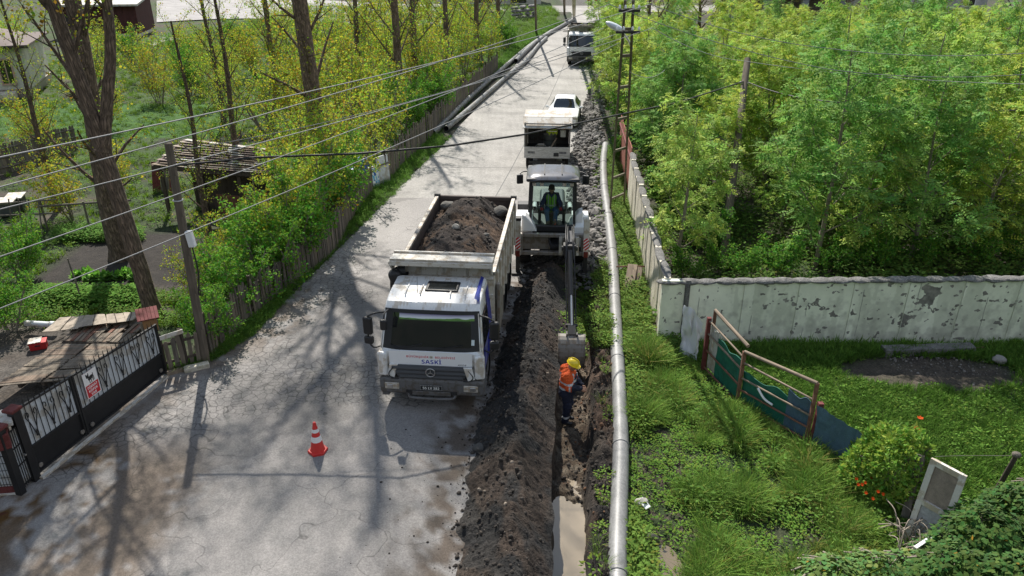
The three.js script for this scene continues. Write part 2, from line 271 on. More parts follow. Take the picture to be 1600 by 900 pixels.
// ---------- ground ----------
const mix3 = (a, b, t) => [lerp(a[0], b[0], t), lerp(a[1], b[1], t), lerp(a[2], b[2], t)];
const SOIL = [0.14, 0.11, 0.083], DARKSOIL = [0.06, 0.05, 0.043], TURF = [0.06, 0.11, 0.026], GRAVEL = [0.2, 0.19, 0.175], CLAY = [0.2, 0.115, 0.07], LITTER = [0.13, 0.11, 0.08], WETSOIL = [0.038, 0.033, 0.03];
const onBed = (x, z) => (x < -9.4 && x > -15.5 && z < -21.5 && z > -26.5) || (x < -12 && x > -19 && z < -38.5 && z > -42) || (x < -9.5 && x > -17 && z < -48 && z > -54);
function groundColor(x, z) {
  const n = fbm(x * 0.5, z * 0.5, 201, 4), m = fbm(x * 2.2, z * 2.2, 205, 3), l = roadL(z), k = 0.75 + 0.5 * m;
  let c;
  if (x < l - 1.2 && z < -10 && z > -130) {
    c = mix3(TURF, SOIL, smooth(0.5, 0.62, n * 0.6 + m * 0.4));
    if (onBed(x, z)) c = DARKSOIL;
    if (x < -10 && z > -22) c = mix3(SOIL, [0.2, 0.18, 0.16], smooth(0.4, 0.6, m));
    if (z < -36 && !onBed(x, z) && n < 0.6) c = mix3([0.075, 0.18, 0.025], [0.1, 0.14, 0.04], m); if (x < -16 && z < -41 && z > -50) c = [0.07, 0.22, 0.02];
  } else if (x <= l + 0.2) c = mix3(TURF, [0.13, 0.11, 0.09], smooth(0.3, 0.6, m));
  else if (z < -18.2 && x > wallX(Math.max(z, WALLFAR.z)) - 0.1 && x > roadR(z) + 1.8) c = mix3(LITTER, TURF, smooth(0.55, 0.7, n));
  else if (z < -22) c = mix3(GRAVEL, [0.15, 0.13, 0.11], smooth(roadR(z) + 0.9, roadR(z) + 1.5, x + m - 0.5));
  else c = mix3(TURF, SOIL, Math.max(smooth(0.5, 0.66, m * 0.7 + n * 0.3), 1 - smooth(0.75, 1.25, Math.hypot((x - 10.6) / 2.3, (z + 16.6) / 0.8) + 0.6 * (m - 0.5))));
  return c.map((q) => q * k);
}
function groundY(x, z) { const d = x < roadL(z) ? roadL(z) - x : x > 4.2 ? x - 4.2 : 0; return -0.004 + Math.min(1, d / 3) * 0.12 * (fbm(x * 0.4, z * 0.4, 211, 3) - 0.5); }
{
  const xs = [X0, X1], zs = [Z0, Z1];
  for (let x = -44; x <= 40; x += 0.6) if (Math.abs(x - X0) > 0.31 && Math.abs(x - X1) > 0.31) xs.push(x);
  for (const x of [-600, -400, -250, -160, -110, -80, -60, -50, 46, 55, 70, 100, 150, 250, 400, 600]) xs.push(x);
  for (let z = -100; z <= 2; z += 0.6) if (Math.abs(z - Z0) > 0.31 && Math.abs(z - Z1) > 0.31) zs.push(z);
  for (const z of [-900, -600, -400, -280, -220, -180, -160, -145, -135, -125, -118, -112, -106, 6, 12, 20, 30]) zs.push(z);
  xs.sort((a, b) => a - b); zs.sort((a, b) => a - b);
  const nx = xs.length, nz = zs.length, pos = [], uv = [], col = [], idx = [];
  for (const z of zs) for (const x of xs) { const edge = x >= X0 && x <= X1 && z >= Z0 && z <= Z1; pos.push(x, edge ? -0.004 : groundY(x, z), z); uv.push(x, -z); col.push(...groundColor(x, z)); }
  for (let j = 0; j < nz - 1; j++) for (let i = 0; i < nx - 1; i++) {
    if (xs[i] >= X0 && xs[i + 1] <= X1 && zs[j] >= Z0 && zs[j + 1] <= Z1) continue;
    const a = j * nx + i; idx.push(a, a + nx, a + 1, a + 1, a + nx, a + nx + 1);
  }
  const q = new THREE.BufferGeometry(); q.setAttribute('position', new THREE.Float32BufferAttribute(pos, 3)); q.setAttribute('uv', new THREE.Float32BufferAttribute(uv, 2)); q.setAttribute('color', new THREE.Float32BufferAttribute(col, 3)); q.setIndex(idx); q.computeVertexNormals();
  struct('ground', q, M.ground);
}
// the dug strip: trench and the bank on its right
function digY(x, z) {
  const l = trL(z), r = trR(z), end = smooth(-23.4, -22.2, z), border = smooth(X0, X0 + 0.3, x) * (1 - smooth(X1 - 0.4, X1, x)) * smooth(Z0, Z0 + 0.6, z) * (1 - smooth(Z1 - 0.5, Z1, z));
  const n = fbm(x * 3, z * 3, 221, 4) - 0.5, f = fbm(x * 11, z * 11, 225, 3) - 0.5, rg = Math.abs(fbm(x * 5, z * 5, 229, 3) - 0.5);
  const inside = smooth(l - 0.02, l + 0.07, x) * (1 - smooth(r - 0.12 - 0.16 * n, r + 0.05, x)) * end;
  let y = -0.02 - 0.7 * inside + inside * (0.3 * n + 0.14 * f + 0.2 * smooth(-11.6, -13, z));
  if (x < l) y = -0.06;
  const b = Math.exp(-Math.pow((x - r - 0.3) / 0.3, 2)) * (0.2 + 0.35 * n) + Math.exp(-Math.pow((x - r - 0.35) / 0.5, 2)) * (0.22 * f + 0.25 * rg);
  if (x > l) y += (1 - inside) * (b + 0.05 * n + 0.03 * f);
  return -0.004 + border * (y + 0.004);
}
function digColor(x, z) {
  const l = trL(z), r = trR(z), n = fbm(x * 1.6, z * 1.6, 231, 4), m = fbm(x * 7, z * 7, 235, 3), red = smooth(0.48, 0.62, fbm(x * 1.4, z * 0.9, 239, 3) + 0.12 * Math.exp(-Math.pow((z + 16) / 2.5, 2)));
  const inside = smooth(l, l + 0.1, x) * (1 - smooth(r - 0.2, r, x));
  let c = mix3(WETSOIL, [0.085, 0.065, 0.05], smooth(0.45, 0.62, n));
  c = mix3(c, CLAY, 0.55 * red); c = mix3(c, mix3([0.2, 0.14, 0.09], [0.36, 0.29, 0.21], smooth(0.42, 0.6, m)), inside * 0.85);
  const out = smooth(r + 0.45, r + 0.9, x + 0.6 * (n - 0.5)); c = mix3(c, mix3(TURF, SOIL, smooth(0.4, 0.6, m)), out);
  return c.map((q) => q * (0.7 + 0.6 * m));
}
const dug = grid(116, 320, (u, v) => { const x = lerp(X0, X1, u), z = lerp(Z1, Z0, v); return V(x, digY(x, z), z); }, (u, v, p) => digColor(p.x, p.z));
struct('trench_ground', dug, M.dirt);
{ // muddy water on the floor of the trench
  const water = (name, z0, z1, y, f0, f1) => struct(name, grid(6, 40, (u, v) => { const z = lerp(z0, z1, v); return V(lerp(f0(z), f1(z), u), y, z); }), M.mudWater);
  water('puddle', -6.2, -13.1, -0.57, (z) => trL(z) + 0.02, (z) => trR(z) - 0.02);
}
{ // puddle in the grass
  const c = g(1033, 885), q = new THREE.CircleGeometry(1, 30), p = q.attributes.position;
  for (let i = 1; i < p.count; i++) { const a = Math.atan2(p.getY(i), p.getX(i)), k = 0.75 + 0.5 * vn(Math.cos(a) * 1.6 + 5, Math.sin(a) * 1.6 + 5, 241); p.setXYZ(i, p.getX(i) * k * 0.33, p.getY(i) * k * 0.5, 0); }
  q.rotateX(-PI / 2); q.translate(c.x, 0.035, c.z); struct('puddle', q, new THREE.MeshPhysicalMaterial({ color: L3(0.16, 0.125, 0.08), roughness: 0.12, clearcoat: 1, clearcoatRoughness: 0.03 }));
}

// ---------- roads ----------
const ZS = -30.5;                                // cracked asphalt up to here, concrete beyond
function roadTint(x, z) {
  const l = roadL(z), n = fbm(x * 0.7, z * 0.5, 251, 4), m = fbm(x * 5, z * 5, 255, 3), mud = smooth(0.44, 0.6, n * 0.55 + m * 0.45), near = 1 - smooth(0.3, 1.9, x - l + 2 * (n - 0.5)), dig = smooth(-1.4, -0.1, x - spL(z) + 1.4 * (m - 0.5));
  let c = mix3([1, 1, 1], [0.56, 0.46, 0.37], Math.max(near * mud, 0) * 0.9 + 0.95 * smooth(0.38, 0.5, n * 0.6 + m * 0.4) * smooth(-14.5, -12.5, z) * (1 - smooth(-6.9, -5.9, x + 1.2 * (n - 0.5)))); if (z > -24) c = mix3(c, [0.42, 0.35, 0.29], dig * smooth(0.42, 0.52, m)); if (z < -22) c = mix3(c, [1.22, 1.22, 1.21], smooth(0.4, 0.5, m * 0.5 + n * 0.3 + 0.35 * smooth(-22, -31, z)));
  return c.map((q) => q * (0.9 + 0.2 * n));
}
const roadRight = (z) => (z > -22.6 ? Math.min(trL(z) - 0.02, polyAt(TL, z) - 0.05) : lerp(trL(-22.6), roadR(Math.min(z, -23.4)), smooth(-22.6, -23.6, z)) + 0.18 * (vn(z * 1.4, 2, 9) - 0.5));
const ry = (x, z) => 0.012 + 0.03 * (fbm(x * 0.35, z * 0.35, 261, 2) - 0.5) * smooth(0, 1, x - roadL(z));
struct('road', grid(90, 200, (u, v) => { const z = lerp(-5.8, ZS, v), x = lerp(roadL(z) - 0.1, roadRight(z), u); return V(x, ry(x, z) + 0.008, z); }, (u, v, p) => roadTint(p.x, p.z)), M.asphalt);
struct('concrete_road', grid(24, 160, (u, v) => { const z = lerp(ZS, -119, v), x = lerp(roadL(z) - 0.1 + 0.12 * (vn(z, 4, 3) - 0.5), roadRight(z), u); return V(x, ry(x, z) + 0.008, z); }, (u, v, p) => roadTint(p.x, p.z).map((q) => 0.4 + 0.6 * q)), M.concreteRoad);
struct('side_street', grid(40, 8, (u, v) => V(lerp(-30, 40, u), 0.016, lerp(-112, -122, v) - 6 * Math.pow(u - 0.5, 2)), () => [1, 1, 1]), M.concreteRoad);
{
  const J = line([772, 312], [800, 262], [860, 150], [882, 100], [905, 62], [918, 30]);
  for (let i = 0; i < J.length - 1; i++) { const a = J[i].clone(), b = J[i + 1].clone(); struct('road_joint', grid(1, 12, (u, v) => { const x = lerp(a.x, b.x, v) + (u - 0.5) * 0.035, z = lerp(a.z, b.z, v); return V(x, ry(x, z) + 0.013, z); }), M.joint); }
  for (const z of [-35, -41, -47, -53, -59, -66, -74]) struct('road_joint', grid(20, 1, (u, v) => { const x = lerp(roadL(z) + 0.2, roadRight(z) - 0.3, u); return V(x, ry(x, z) + 0.013, z - 0.03 * v); }), M.joint);
}
{ // foot track through the allotments on the left, and the pale lane far behind
  const lane = line([235, 72], [262, 62], [292, 62], [318, 72], [338, 90]);
  struct('path', grid(6, 40, (u, v) => { const c = new THREE.CatmullRomCurve3(lane).getPoint(v); return V(c.x + (u - 0.5) * 1.5, 0.09, c.z + (u - 0.5) * 2.6); }, () => [1.1, 1.1, 1.1]), M.concreteRoad);
}

// ---------- the spoil from the trench ----------
const spoilTop = (u, z) => { const x = lerp(spL(z), trL(z) + 0.05, u), prof = u < 0.58 ? smooth(-0.1, 0.58, u) : 1 - 0.92 * smooth(0.58, 1.02, u); const n = fbm(x * 2.2, z * 1.5, 271, 4), f = fbm(x * 10, z * 10, 275, 3) - 0.5, r = Math.abs(fbm(x * 4.5, z * 4.5, 279, 3) - 0.5), e = smooth(0, 0.12, u) * smooth(-24, -21.8, z); return 0.014 + e * (prof * (0.34 + 0.38 * n) + 0.07 * f + 0.15 * r * prof + 0.035 * (vn(x * 24, z * 24, 277) + vn(x * 41, z * 41, 278) - 1)); };
const spoilColor = (x, z) => { const n = fbm(x * 1.5, z * 1.5, 281, 4), m = fbm(x * 8, z * 8, 285, 3), red = smooth(0.5, 0.66, fbm(x * 2, z * 1.3, 287, 3) + 0.16 * Math.exp(-Math.pow((z + 15.6) / 2, 2)) * smooth(0, 0.6, x)); return mix3(mix3([0.043, 0.041, 0.04], [0.078, 0.07, 0.063], smooth(0.42, 0.6, n)), [0.16, 0.1, 0.062], 0.45 * red).map((q) => q * (0.65 + 0.7 * m)); };
{
  const q = grid(64, 560, (u, v) => { const z = lerp(-6.2, -23.4, v); return V(lerp(spL(z), trL(z) + 0.05, u), spoilTop(u, z), z); }, (u, v, p) => spoilColor(p.x, p.z));
  const o = thing('soil_heap', 'long dark heap of dug soil along the left edge of the trench', 'soil heap', [0, 0, 0]);
  mesh('soil', q, M.dirt, o);
}
// instanced stuff
function scatterStuff(name, label, category, geo, mat, list) {   // list of [x, y, z, scale, turn, tiltx, tiltz, colour?]
  const im = new THREE.InstancedMesh(geo, mat, list.length), m = new THREE.Matrix4(), q = new THREE.Quaternion(), e = new THREE.Euler(), c = new THREE.Color();
  list.forEach((l, i) => { m.compose(V(l[0], l[1], l[2]), q.setFromEuler(e.set(l[5] ?? 0, l[4] ?? 0, l[6] ?? 0)), Array.isArray(l[3]) ? V(...l[3]) : V(l[3], l[3], l[3])); im.setMatrixAt(i, m); if (l[7]) im.setColorAt(i, c.setRGB(...l[7])); });
  im.name = numbered(name); im.castShadow = im.receiveShadow = true; scene.add(im); return stuff(im, label, category);
}
function lump(seed, detail = 1, rough = 0.35) {
  const q = new THREE.IcosahedronGeometry(1, detail), p = q.attributes.position, v = V();
  for (let i = 0; i < p.count; i++) { v.fromBufferAttribute(p, i); const k = 1 - rough + 2 * rough * fbm(v.x * 1.6 + 7 + seed, v.y * 1.6 + v.z * 1.3 + 11, 291 + seed, 3); v.multiplyScalar(k); p.setXYZ(i, v.x, v.y * 0.8, v.z); }
  q.computeVertexNormals(); return muv(q);
}
{
  const r = rng(5), A = [], B = [], C = [];
  for (let i = 0; i < 4200; i++) { const z = lerp(-6.5, -22.8, r()), u = Math.pow(r(), 0.8) * 1.06 - 0.1, x = lerp(spL(z), trL(z), u), s = 0.008 + 0.04 * Math.pow(r(), 8), k = 0.6 + 0.5 * r(); (r() < 0.5 ? A : B).push([x, (u > 0 ? spoilTop(u, z) : 0.02) + s * 0.3, z, s, r() * 6, r() * 6, r() * 6, r() < 0.06 ? [4.5, 4.2, 3.8] : [k, k * 0.95, k * 0.9]]); }
  for (let i = 0; i < 420; i++) { const z = lerp(-8, -22, r()), x = spL(z) - Math.pow(r(), 3) * 2.2, s = 0.006 + 0.022 * Math.pow(r(), 4); A.push([x, 0.02 + s * 0.4, z, s, r() * 6, r() * 6, 0, [0.7, 0.65, 0.6]]); }
  for (let i = 0; i < 3600; i++) { const z = lerp(-6.5, -23, r()), t = r(), x = trR(z) + lerp(-0.6, 0.9, t), s = 0.01 + 0.04 * Math.pow(r(), 4), k = 0.5 + 0.8 * r(); B.push([x, digY(x, z) + s * 0.3, z, s, r() * 6, r() * 6, r() * 6, r() < 0.12 ? [2.6, 1.6, 1.05] : [k, k * 0.93, k * 0.86]]); }
  scatterStuff('soil_clods', 'loose clods and crumbs of dark soil over the spoil heap', 'soil', lump(1, 1, 0.4), M.clod, A);
  scatterStuff('soil_clods', 'loose clods of dark and reddish soil on the banks of the trench', 'soil', lump(2, 1, 0.4), M.clod, B);
  // broken concrete along the far right edge of the road
  for (let i = 0; i < 5200; i++) { const z = lerp(-22.8, -74, Math.pow(r(), 1.3)), t = r() - 0.08, w = 1.9 - 0.6 * smooth(-30, -60, z), x = roadR(z) + t * w, s = (0.035 + 0.12 * Math.pow(r(), 3)) * (0.7 + 0.6 * Math.sin(PI * clamp(t))), k = 0.55 + 0.6 * r(); C.push([x, 0.02 + s * 0.35 + 0.16 * Math.sin(PI * clamp(t)) * r(), z, [s * (0.8 + 0.6 * r()), s * 0.7, s], r() * 6, (r() - 0.5) * 1.5, (r() - 0.5) * 1.5, [k, k * 0.985, k * 0.97]]); }
  scatterStuff('rubble', 'grey strip of broken concrete rubble along the far road edge', 'rubble', lump(3, 0, 0.3), M.stone, C);
  const D = [];
  for (let i = 0; i < 300; i++) { const z = lerp(-21.4, -24.4, r()), x = lerp(0.2, 2.6, r()), s = 0.04 + 0.12 * r() * r(), k = 0.35 + 0.3 * r(); D.push([x, 0.05 + s * 0.3, z, [s, s * 0.6, s * 0.8], r() * 6, r() - 0.5, r() - 0.5, [k, k, k]]); }
  scatterStuff('rubble', 'broken asphalt chunks under the excavator at the end of the trench', 'rubble', lump(4, 0, 0.3), M.stone, D);
}
// larger stones that lie singly
const stones = [[952, 380, 0.24, 'pale broken concrete lump lying against the left side of the long pipe', 1.2], [748, 705, 0.15, 'brown stone at the foot of the spoil heap beside the truck shadow', 0.5], [868, 452, 0.3, 'flat dark slab of broken asphalt at the far end of the spoil heap', 0.3], [1002, 790, 0.14, 'small pale scrap of board lying in grass right of the pipe', 2.2], [1018, 848, 0.16, 'dark wet stone beside the puddle in the grass', 0.25], [1560, 567, 0.2, 'white stone on the rubbly ground below the plaster wall', 1.5]];
stones.forEach(([x, y, s, label, k], i) => { const p = g(x, y), q = lump(20 + i, 2, 0.3); q.scale(s, s * (i === 2 ? 0.3 : 0.7), s * 0.8); const o = mesh('stone', q, std(L3(0.26 * k, 0.245 * k, 0.225 * k), 0.95, { map: rep(T.grain, 3) })); o.position.set(p.x, 0.06 + s * 0.2, p.z); tag(o, label, 'stone'); });

// ---------- grass and weeds ----------
function tuft(seed, n, h, spread, w, hue) {
  const r = rng(seed), pos = [], col = [], idx = [];
  for (let i = 0; i < n; i++) {
    const a = r() * 2 * PI, d = r() * spread * 0.45, hh = h * (0.55 + 0.6 * r()), lean = (0.15 + 0.75 * r()) * hh, bx = Math.cos(a) * d, bz = Math.sin(a) * d, ca = Math.cos(a + r() - 0.5), sa = Math.sin(a + r() - 0.5), ww = w * (0.7 + 0.6 * r()), k = 0.7 + 0.6 * r(), y = r();
    const c = [lerp(hue[0], hue[0] * 1.45, y * y) * k, hue[1] * k * lerp(1, 1.15, y), hue[2] * k], b = pos.length / 3, px = -sa * ww, pz = ca * ww;
    for (const [t, wd] of [[0, 1], [0.5, 0.85]]) { const o = lean * t * t, yy = hh * (t - 0.18 * t * t); pos.push(bx + ca * o + px * wd, yy, bz + sa * o + pz * wd, bx + ca * o - px * wd, yy, bz + sa * o - pz * wd); col.push(...c, ...c); }
    pos.push(bx + ca * lean, hh * 0.78, bz + sa * lean); col.push(...c); idx.push(b, b + 1, b + 2, b + 1, b + 3, b + 2, b + 2, b + 3, b + 4);
  }
  const q = new THREE.BufferGeometry(); q.setAttribute('position', new THREE.Float32BufferAttribute(pos, 3)); q.setAttribute('color', new THREE.Float32BufferAttribute(col, 3)); q.setAttribute('uv', new THREE.Float32BufferAttribute(new Float32Array(pos.length / 3 * 2), 2)); q.setIndex(idx); q.computeVertexNormals(); return q;
}
// leaves: a builder of folded pointed leaf blades
class Leaves {
  constructor() { this.p = []; this.c = []; this.n = 0; }
  add(o, dir, side, len, wid, col, fold = 0.25) { // blade from o along dir, half width wid along side
    const nx = dir.y * side.z - dir.z * side.y, ny = dir.z * side.x - dir.x * side.z, nz = dir.x * side.y - dir.y * side.x, m = 0.45, f = fold * wid;
    const A = [o.x, o.y, o.z], B = [o.x + dir.x * len, o.y + dir.y * len, o.z + dir.z * len], Lf = [o.x + dir.x * len * m + side.x * wid + nx * f, o.y + dir.y * len * m + side.y * wid + ny * f, o.z + dir.z * len * m + side.z * wid + nz * f], R = [o.x + dir.x * len * m - side.x * wid + nx * f, o.y + dir.y * len * m - side.y * wid + ny * f, o.z + dir.z * len * m - side.z * wid + nz * f];
    this.p.push(...A, ...Lf, ...B, ...R); for (let i = 0; i < 4; i++) this.c.push(...col); this.n++;
  }
  build() {
    const idx = new Uint32Array(this.n * 6); for (let i = 0; i < this.n; i++) idx.set([i * 4, i * 4 + 2, i * 4 + 1, i * 4, i * 4 + 3, i * 4 + 2], i * 6);
    const q = new THREE.BufferGeometry(); q.setAttribute('position', new THREE.Float32BufferAttribute(this.p, 3)); q.setAttribute('color', new THREE.Float32BufferAttribute(this.c, 3)); q.setIndex(new THREE.BufferAttribute(idx, 1)); q.computeVertexNormals(); q.setAttribute('uv', new THREE.BufferAttribute(new Float32Array(this.n * 8), 2)); return q;
  }
}
const rdir = (r, up = 0) => { const a = r() * 2 * PI, y = r() * 2 - 1, s = Math.sqrt(1 - y * y); return V(Math.cos(a) * s, y + up, Math.sin(a) * s).normalize(); };
const sideOf = (d, r) => { const s = rdir(r); return s.addScaledVector(d, -s.dot(d)).normalize(); };
function weed(seed, n, h, spread, len, hue) {
  const r = rng(seed), b = new Leaves();
  for (let i = 0; i < n; i++) { const a = r() * 6.283, d = Math.sqrt(r()) * spread, o = V(Math.cos(a) * d, h * (0.15 + 0.85 * r()) * (1 - 0.4 * d / spread), Math.sin(a) * d), dir = V(Math.cos(a) + r() - 0.5, 0.5 * r() - 0.15, Math.sin(a) + r() - 0.5).normalize(), k = 0.65 + 0.7 * r(), y = r() * r(); b.add(o, dir, V(-dir.z, (r() - 0.5) * 0.8, dir.x).normalize(), len * (0.6 + 0.8 * r()), len * 0.3, [hue[0] * k * (1 + 0.9 * y), hue[1] * k, hue[2] * k]); }
  return b.build();
}
const GR = [0.135, 0.265, 0.055];
const tallGrass = [tuft(1, 34, 0.5, 0.42, 0.0065, GR), tuft(2, 32, 0.46, 0.46, 0.007, [0.14, 0.285, 0.05])], shortGrass = tuft(3, 22, 0.2, 0.34, 0.008, [0.1, 0.21, 0.035]), herb = [weed(4, 40, 0.18, 0.2, 0.075, [0.1, 0.22, 0.035]), weed(5, 60, 0.4, 0.28, 0.085, [0.09, 0.19, 0.035])];
const FENCE = line([1078, 560], [1098, 577], [1150, 606], [1258, 692], [1330, 722], [1420, 842], [1450, 899]);
const fenceX = (z) => polyAt([V(CORNER.x + 0.3, 0, -18.2), ...FENCE, V(8, 0, -6)], z);
{
  const r = rng(77), tall = [[], []], low = [], hb = [[], []];
  const bare = (x, z) => fbm(x * 1.1, z * 1.1, 301, 3);
  for (let i = 0; i < 12000; i++) {                // in front of the pipe fence
    const z = lerp(-6.5, -18.2, r()), x = lerp(pipeX(z) + 0.22, fenceX(z) + 0.2, r()), b = bare(x, z), d = x - pipeX(z);
    if (b > 0.475 - 0.1 * (1 - smooth(0.2, 1.4, d)) + 0.2 * (r() - 0.5)) { if (r() < 0.12) hb[0].push([x, 0, z, 0.4 + 0.5 * r(), r() * 6]); continue; }
    if (Math.hypot(x - 2.7, (z + 10.1) * 0.8) < 0.55) continue;
    const s = (0.34 + 0.55 * r() * r() + 0.35 * smooth(0.5, 0.36, b)) * smooth(0.05, 0.5, d) * (0.35 + 0.65 * smooth(0.1, 1.1, fenceX(z) - x)) * (0.75 + 0.7 * fbm(x * 0.8, z * 0.8, 305, 2)); const k = 0.8 + 0.5 * r(), yel = r();
    if (r() < 0.93) tall[r() < 0.5 ? 0 : 1].push([x, 0, z, [s, s * (0.8 + 0.4 * r()), s], r() * 6, (r() - 0.5) * 0.5, (r() - 0.5) * 0.5, yel > 0.92 ? [k * 2.1, k * 1.05, k * 1.7] : [k * (1 + 0.2 * yel), k, k]]); else hb[r() < 0.5 ? 0 : 1].push([x, 0, z, 0.5 + 0.7 * r(), r() * 6]);
  }
  for (let i = 0; i < 20000; i++) {               // meadow behind it
    const z = lerp(-6.5, -17.9, r()), x = fenceX(z) + 0.1 + Math.pow(r(), 1.1) * 13; if (z < -17.9 + 0) continue;
    const b = fbm(x * 0.5, z * 0.5, 311, 3); if (b > 0.6 + 0.1 * (r() - 0.5) || Math.hypot((x - 10.6) / 2.3, (z + 16.6) / 0.8) < 1) continue;
    const k = 0.75 + 0.4 * r(); if (r() < 0.93) low.push([x, 0, z, 0.6 + 0.6 * r() + 0.4 * smooth(-16, -17.8, z), r() * 6, (r() - 0.5) * 0.5, (r() - 0.5) * 0.5, [k, k, k]]); else hb[0].push([x, 0, z, 0.5 + 0.6 * r(), r() * 6, 0, 0, [k, k, k]]);
  }
  for (let i = 0; i < 4200; i++) {                // between pipe and trench, and along the precast wall
    const z = lerp(-6.5, -38, r()), left = r() < 0.35, p = pipeX(Math.max(z, -39)); let x = left ? p - 0.22 - Math.pow(r(), 1.5) * (z < -18 ? 1.4 : 0.35) : p + 0.22 + r() * Math.max(0.3, (z < -18.2 ? wallX(Math.max(z, -34)) - 0.15 : p + 0.6) - p - 0.25);
    if (left && (z > -17.5 ? r() < 0.85 || x < p - 0.42 : z < -23 && x < roadR(z) + 1.2)) continue; if (bare(x, z) > 0.57 && z > -18) continue;
    const k = 0.8 + 0.5 * r(); if (r() < 0.45) hb[r() < 0.5 ? 0 : 1].push([x, z > -24 ? digY(Math.min(x, 4.1), z) : 0, z, 0.5 + 0.7 * r(), r() * 6, 0, 0, [k * 1.1, k, k]]); else tall[0].push([x, z > -24 && x < 4.1 ? digY(x, z) : 0, z, 0.3 + 0.45 * r(), r() * 6, (r() - 0.5) * 0.6, 0, [k * 1.2, k, k]]);
  }
  for (let i = 0; i < 7500; i++) {                // verge on the left of the road
    const z = lerp(-16.6, -98, Math.pow(r(), 1.25)), wz = 1.25 * smooth(-17, -25, z) + 0.35, t = r(), x = roadL(z) - t * wz + 0.15 * (r() - 0.5) - 0.05, far = smooth(-30, -90, z); if (z < -41 && t < 0.55) continue;
    const k = 0.75 + 0.5 * r(), s = (0.4 + 0.4 * r()) * (1 + 0.8 * far) * (0.6 + 0.4 * smooth(0, 0.4, t)); (r() < 0.7 ? tall[1] : hb[1]).push([x, 0, z, s, r() * 6, (r() - 0.5) * 0.5, (r() - 0.5) * 0.5, [k, k * 1.05, k]]);
  }
  for (let i = 0; i < 20000; i++) {               // gardens and fields on the left
    const z = lerp(-19, -120, Math.pow(r(), 1.5)), x = roadL(z) - 2 - Math.pow(r(), 1.2) * 38; const n = fbm(x * 0.5, z * 0.5, 201, 4), m = fbm(x * 2.2, z * 2.2, 205, 3); if ((n * 0.6 + m * 0.4 > 0.57 || onBed(x, z)) && z > -36) continue;
    const k = 0.85 + 0.5 * r(), s = 0.8 + 0.8 * smooth(-30, -100, z) + 0.5 * r(); if (r() < 0.7) low.push([x, 0, z, s, r() * 6, 0, 0, [k * 1.5, k * 1.25, k * 0.7]]); else hb[1].push([x, 0, z, s * 0.8, r() * 6, 0, 0, [k, k, k]]);
  }
  for (let i = 0; i < 5200; i++) {                // the floor of the wood
    const z = lerp(-18.8, -70, Math.pow(r(), 1.4)), x = wallX(Math.max(z, -34)) + 0.4 + Math.pow(r(), 0.9) * 30; const k = 0.6 + 0.4 * r(); hb[1].push([x, 0, z, 0.8 + 1.3 * r(), r() * 6, (r() - 0.5) * 0.6, (r() - 0.5) * 0.6, [k, k, k]]);
  }
  scatterStuff('grass', 'tall lush green grass between the pipe and the railing', 'grass', tallGrass[0], M.grass, tall[0]);
  scatterStuff('grass', 'tall green grass along the verge and the pipe', 'grass', tallGrass[1], M.grass, tall[1]);
  scatterStuff('grass', 'short shaded meadow grass below the plaster wall and in the gardens', 'grass', shortGrass, M.grass, low);
  scatterStuff('weeds', 'low broad-leaved weeds scattered through the grass', 'weeds', herb[0], M.grass, hb[0]);
  scatterStuff('weeds', 'knee-high leafy weeds on verges and the floor of the wood', 'weeds', herb[1], M.grass, hb[1]);
}

// ---------- vehicles ----------
function wheel(parent, x, y, z, r, w, hub = M.greyDust, name = 'wheel') {   // axle along x
  const o = new THREE.Group(); o.name = name; o.position.set(x, y, z); parent.add(o);
  const prof = [[0.56, -0.5], [0.9, -0.5], [0.97, -0.42], [1, -0.3], [1, 0.3], [0.97, 0.42], [0.9, 0.5], [0.56, 0.5]].map(([a, b]) => new THREE.Vector2(a * r, b * w));
  const t = new THREE.LatheGeometry(prof, 28); t.rotateZ(PI / 2); const tr = [t];
  for (let i = 0; i < 26; i++) { const a = i / 26 * 2 * PI; tr.push(xf(new THREE.BoxGeometry(w * 0.86, 0.025, r * 0.11), 0, Math.cos(a) * r, Math.sin(a) * r, a, 0, 0)); }
  mesh('tyre', tr.map((q) => muv(q)), M.rubber, o);
  const rp = [[0, -0.12], [0.2, -0.12], [0.24, 0.08], [0.44, 0.1], [0.5, 0.38], [0.58, 0.44], [0.58, -0.44], [0, -0.44]].map(([a, b]) => new THREE.Vector2(a * r, b * w * (x < 0 ? -1 : 1)));
  const rim = new THREE.LatheGeometry(rp, 24); rim.rotateZ(-PI / 2);
  const nuts = []; for (let i = 0; i < 8; i++) { const a = i / 8 * 2 * PI; nuts.push(xf(new THREE.CylinderGeometry(0.02, 0.02, 0.05, 6), (x < 0 ? -1 : 1) * w * 0.12, Math.cos(a) * r * 0.34, Math.sin(a) * r * 0.34, 0, 0, PI / 2)); }
  const rm = mesh('rim', [rim, ...nuts].map((q) => muv(q)), hub, o); rm.material = hub; return o;
}
const both = (geo) => geo;                   // winding is read from normals
function roundRect(x, y, w, h, r) { return [[x + r, y], [x + w - r, y], [x + w, y + r], [x + w, y + h - r], [x + w - r, y + h], [x + r, y + h], [x, y + h - r], [x, y + r]]; }

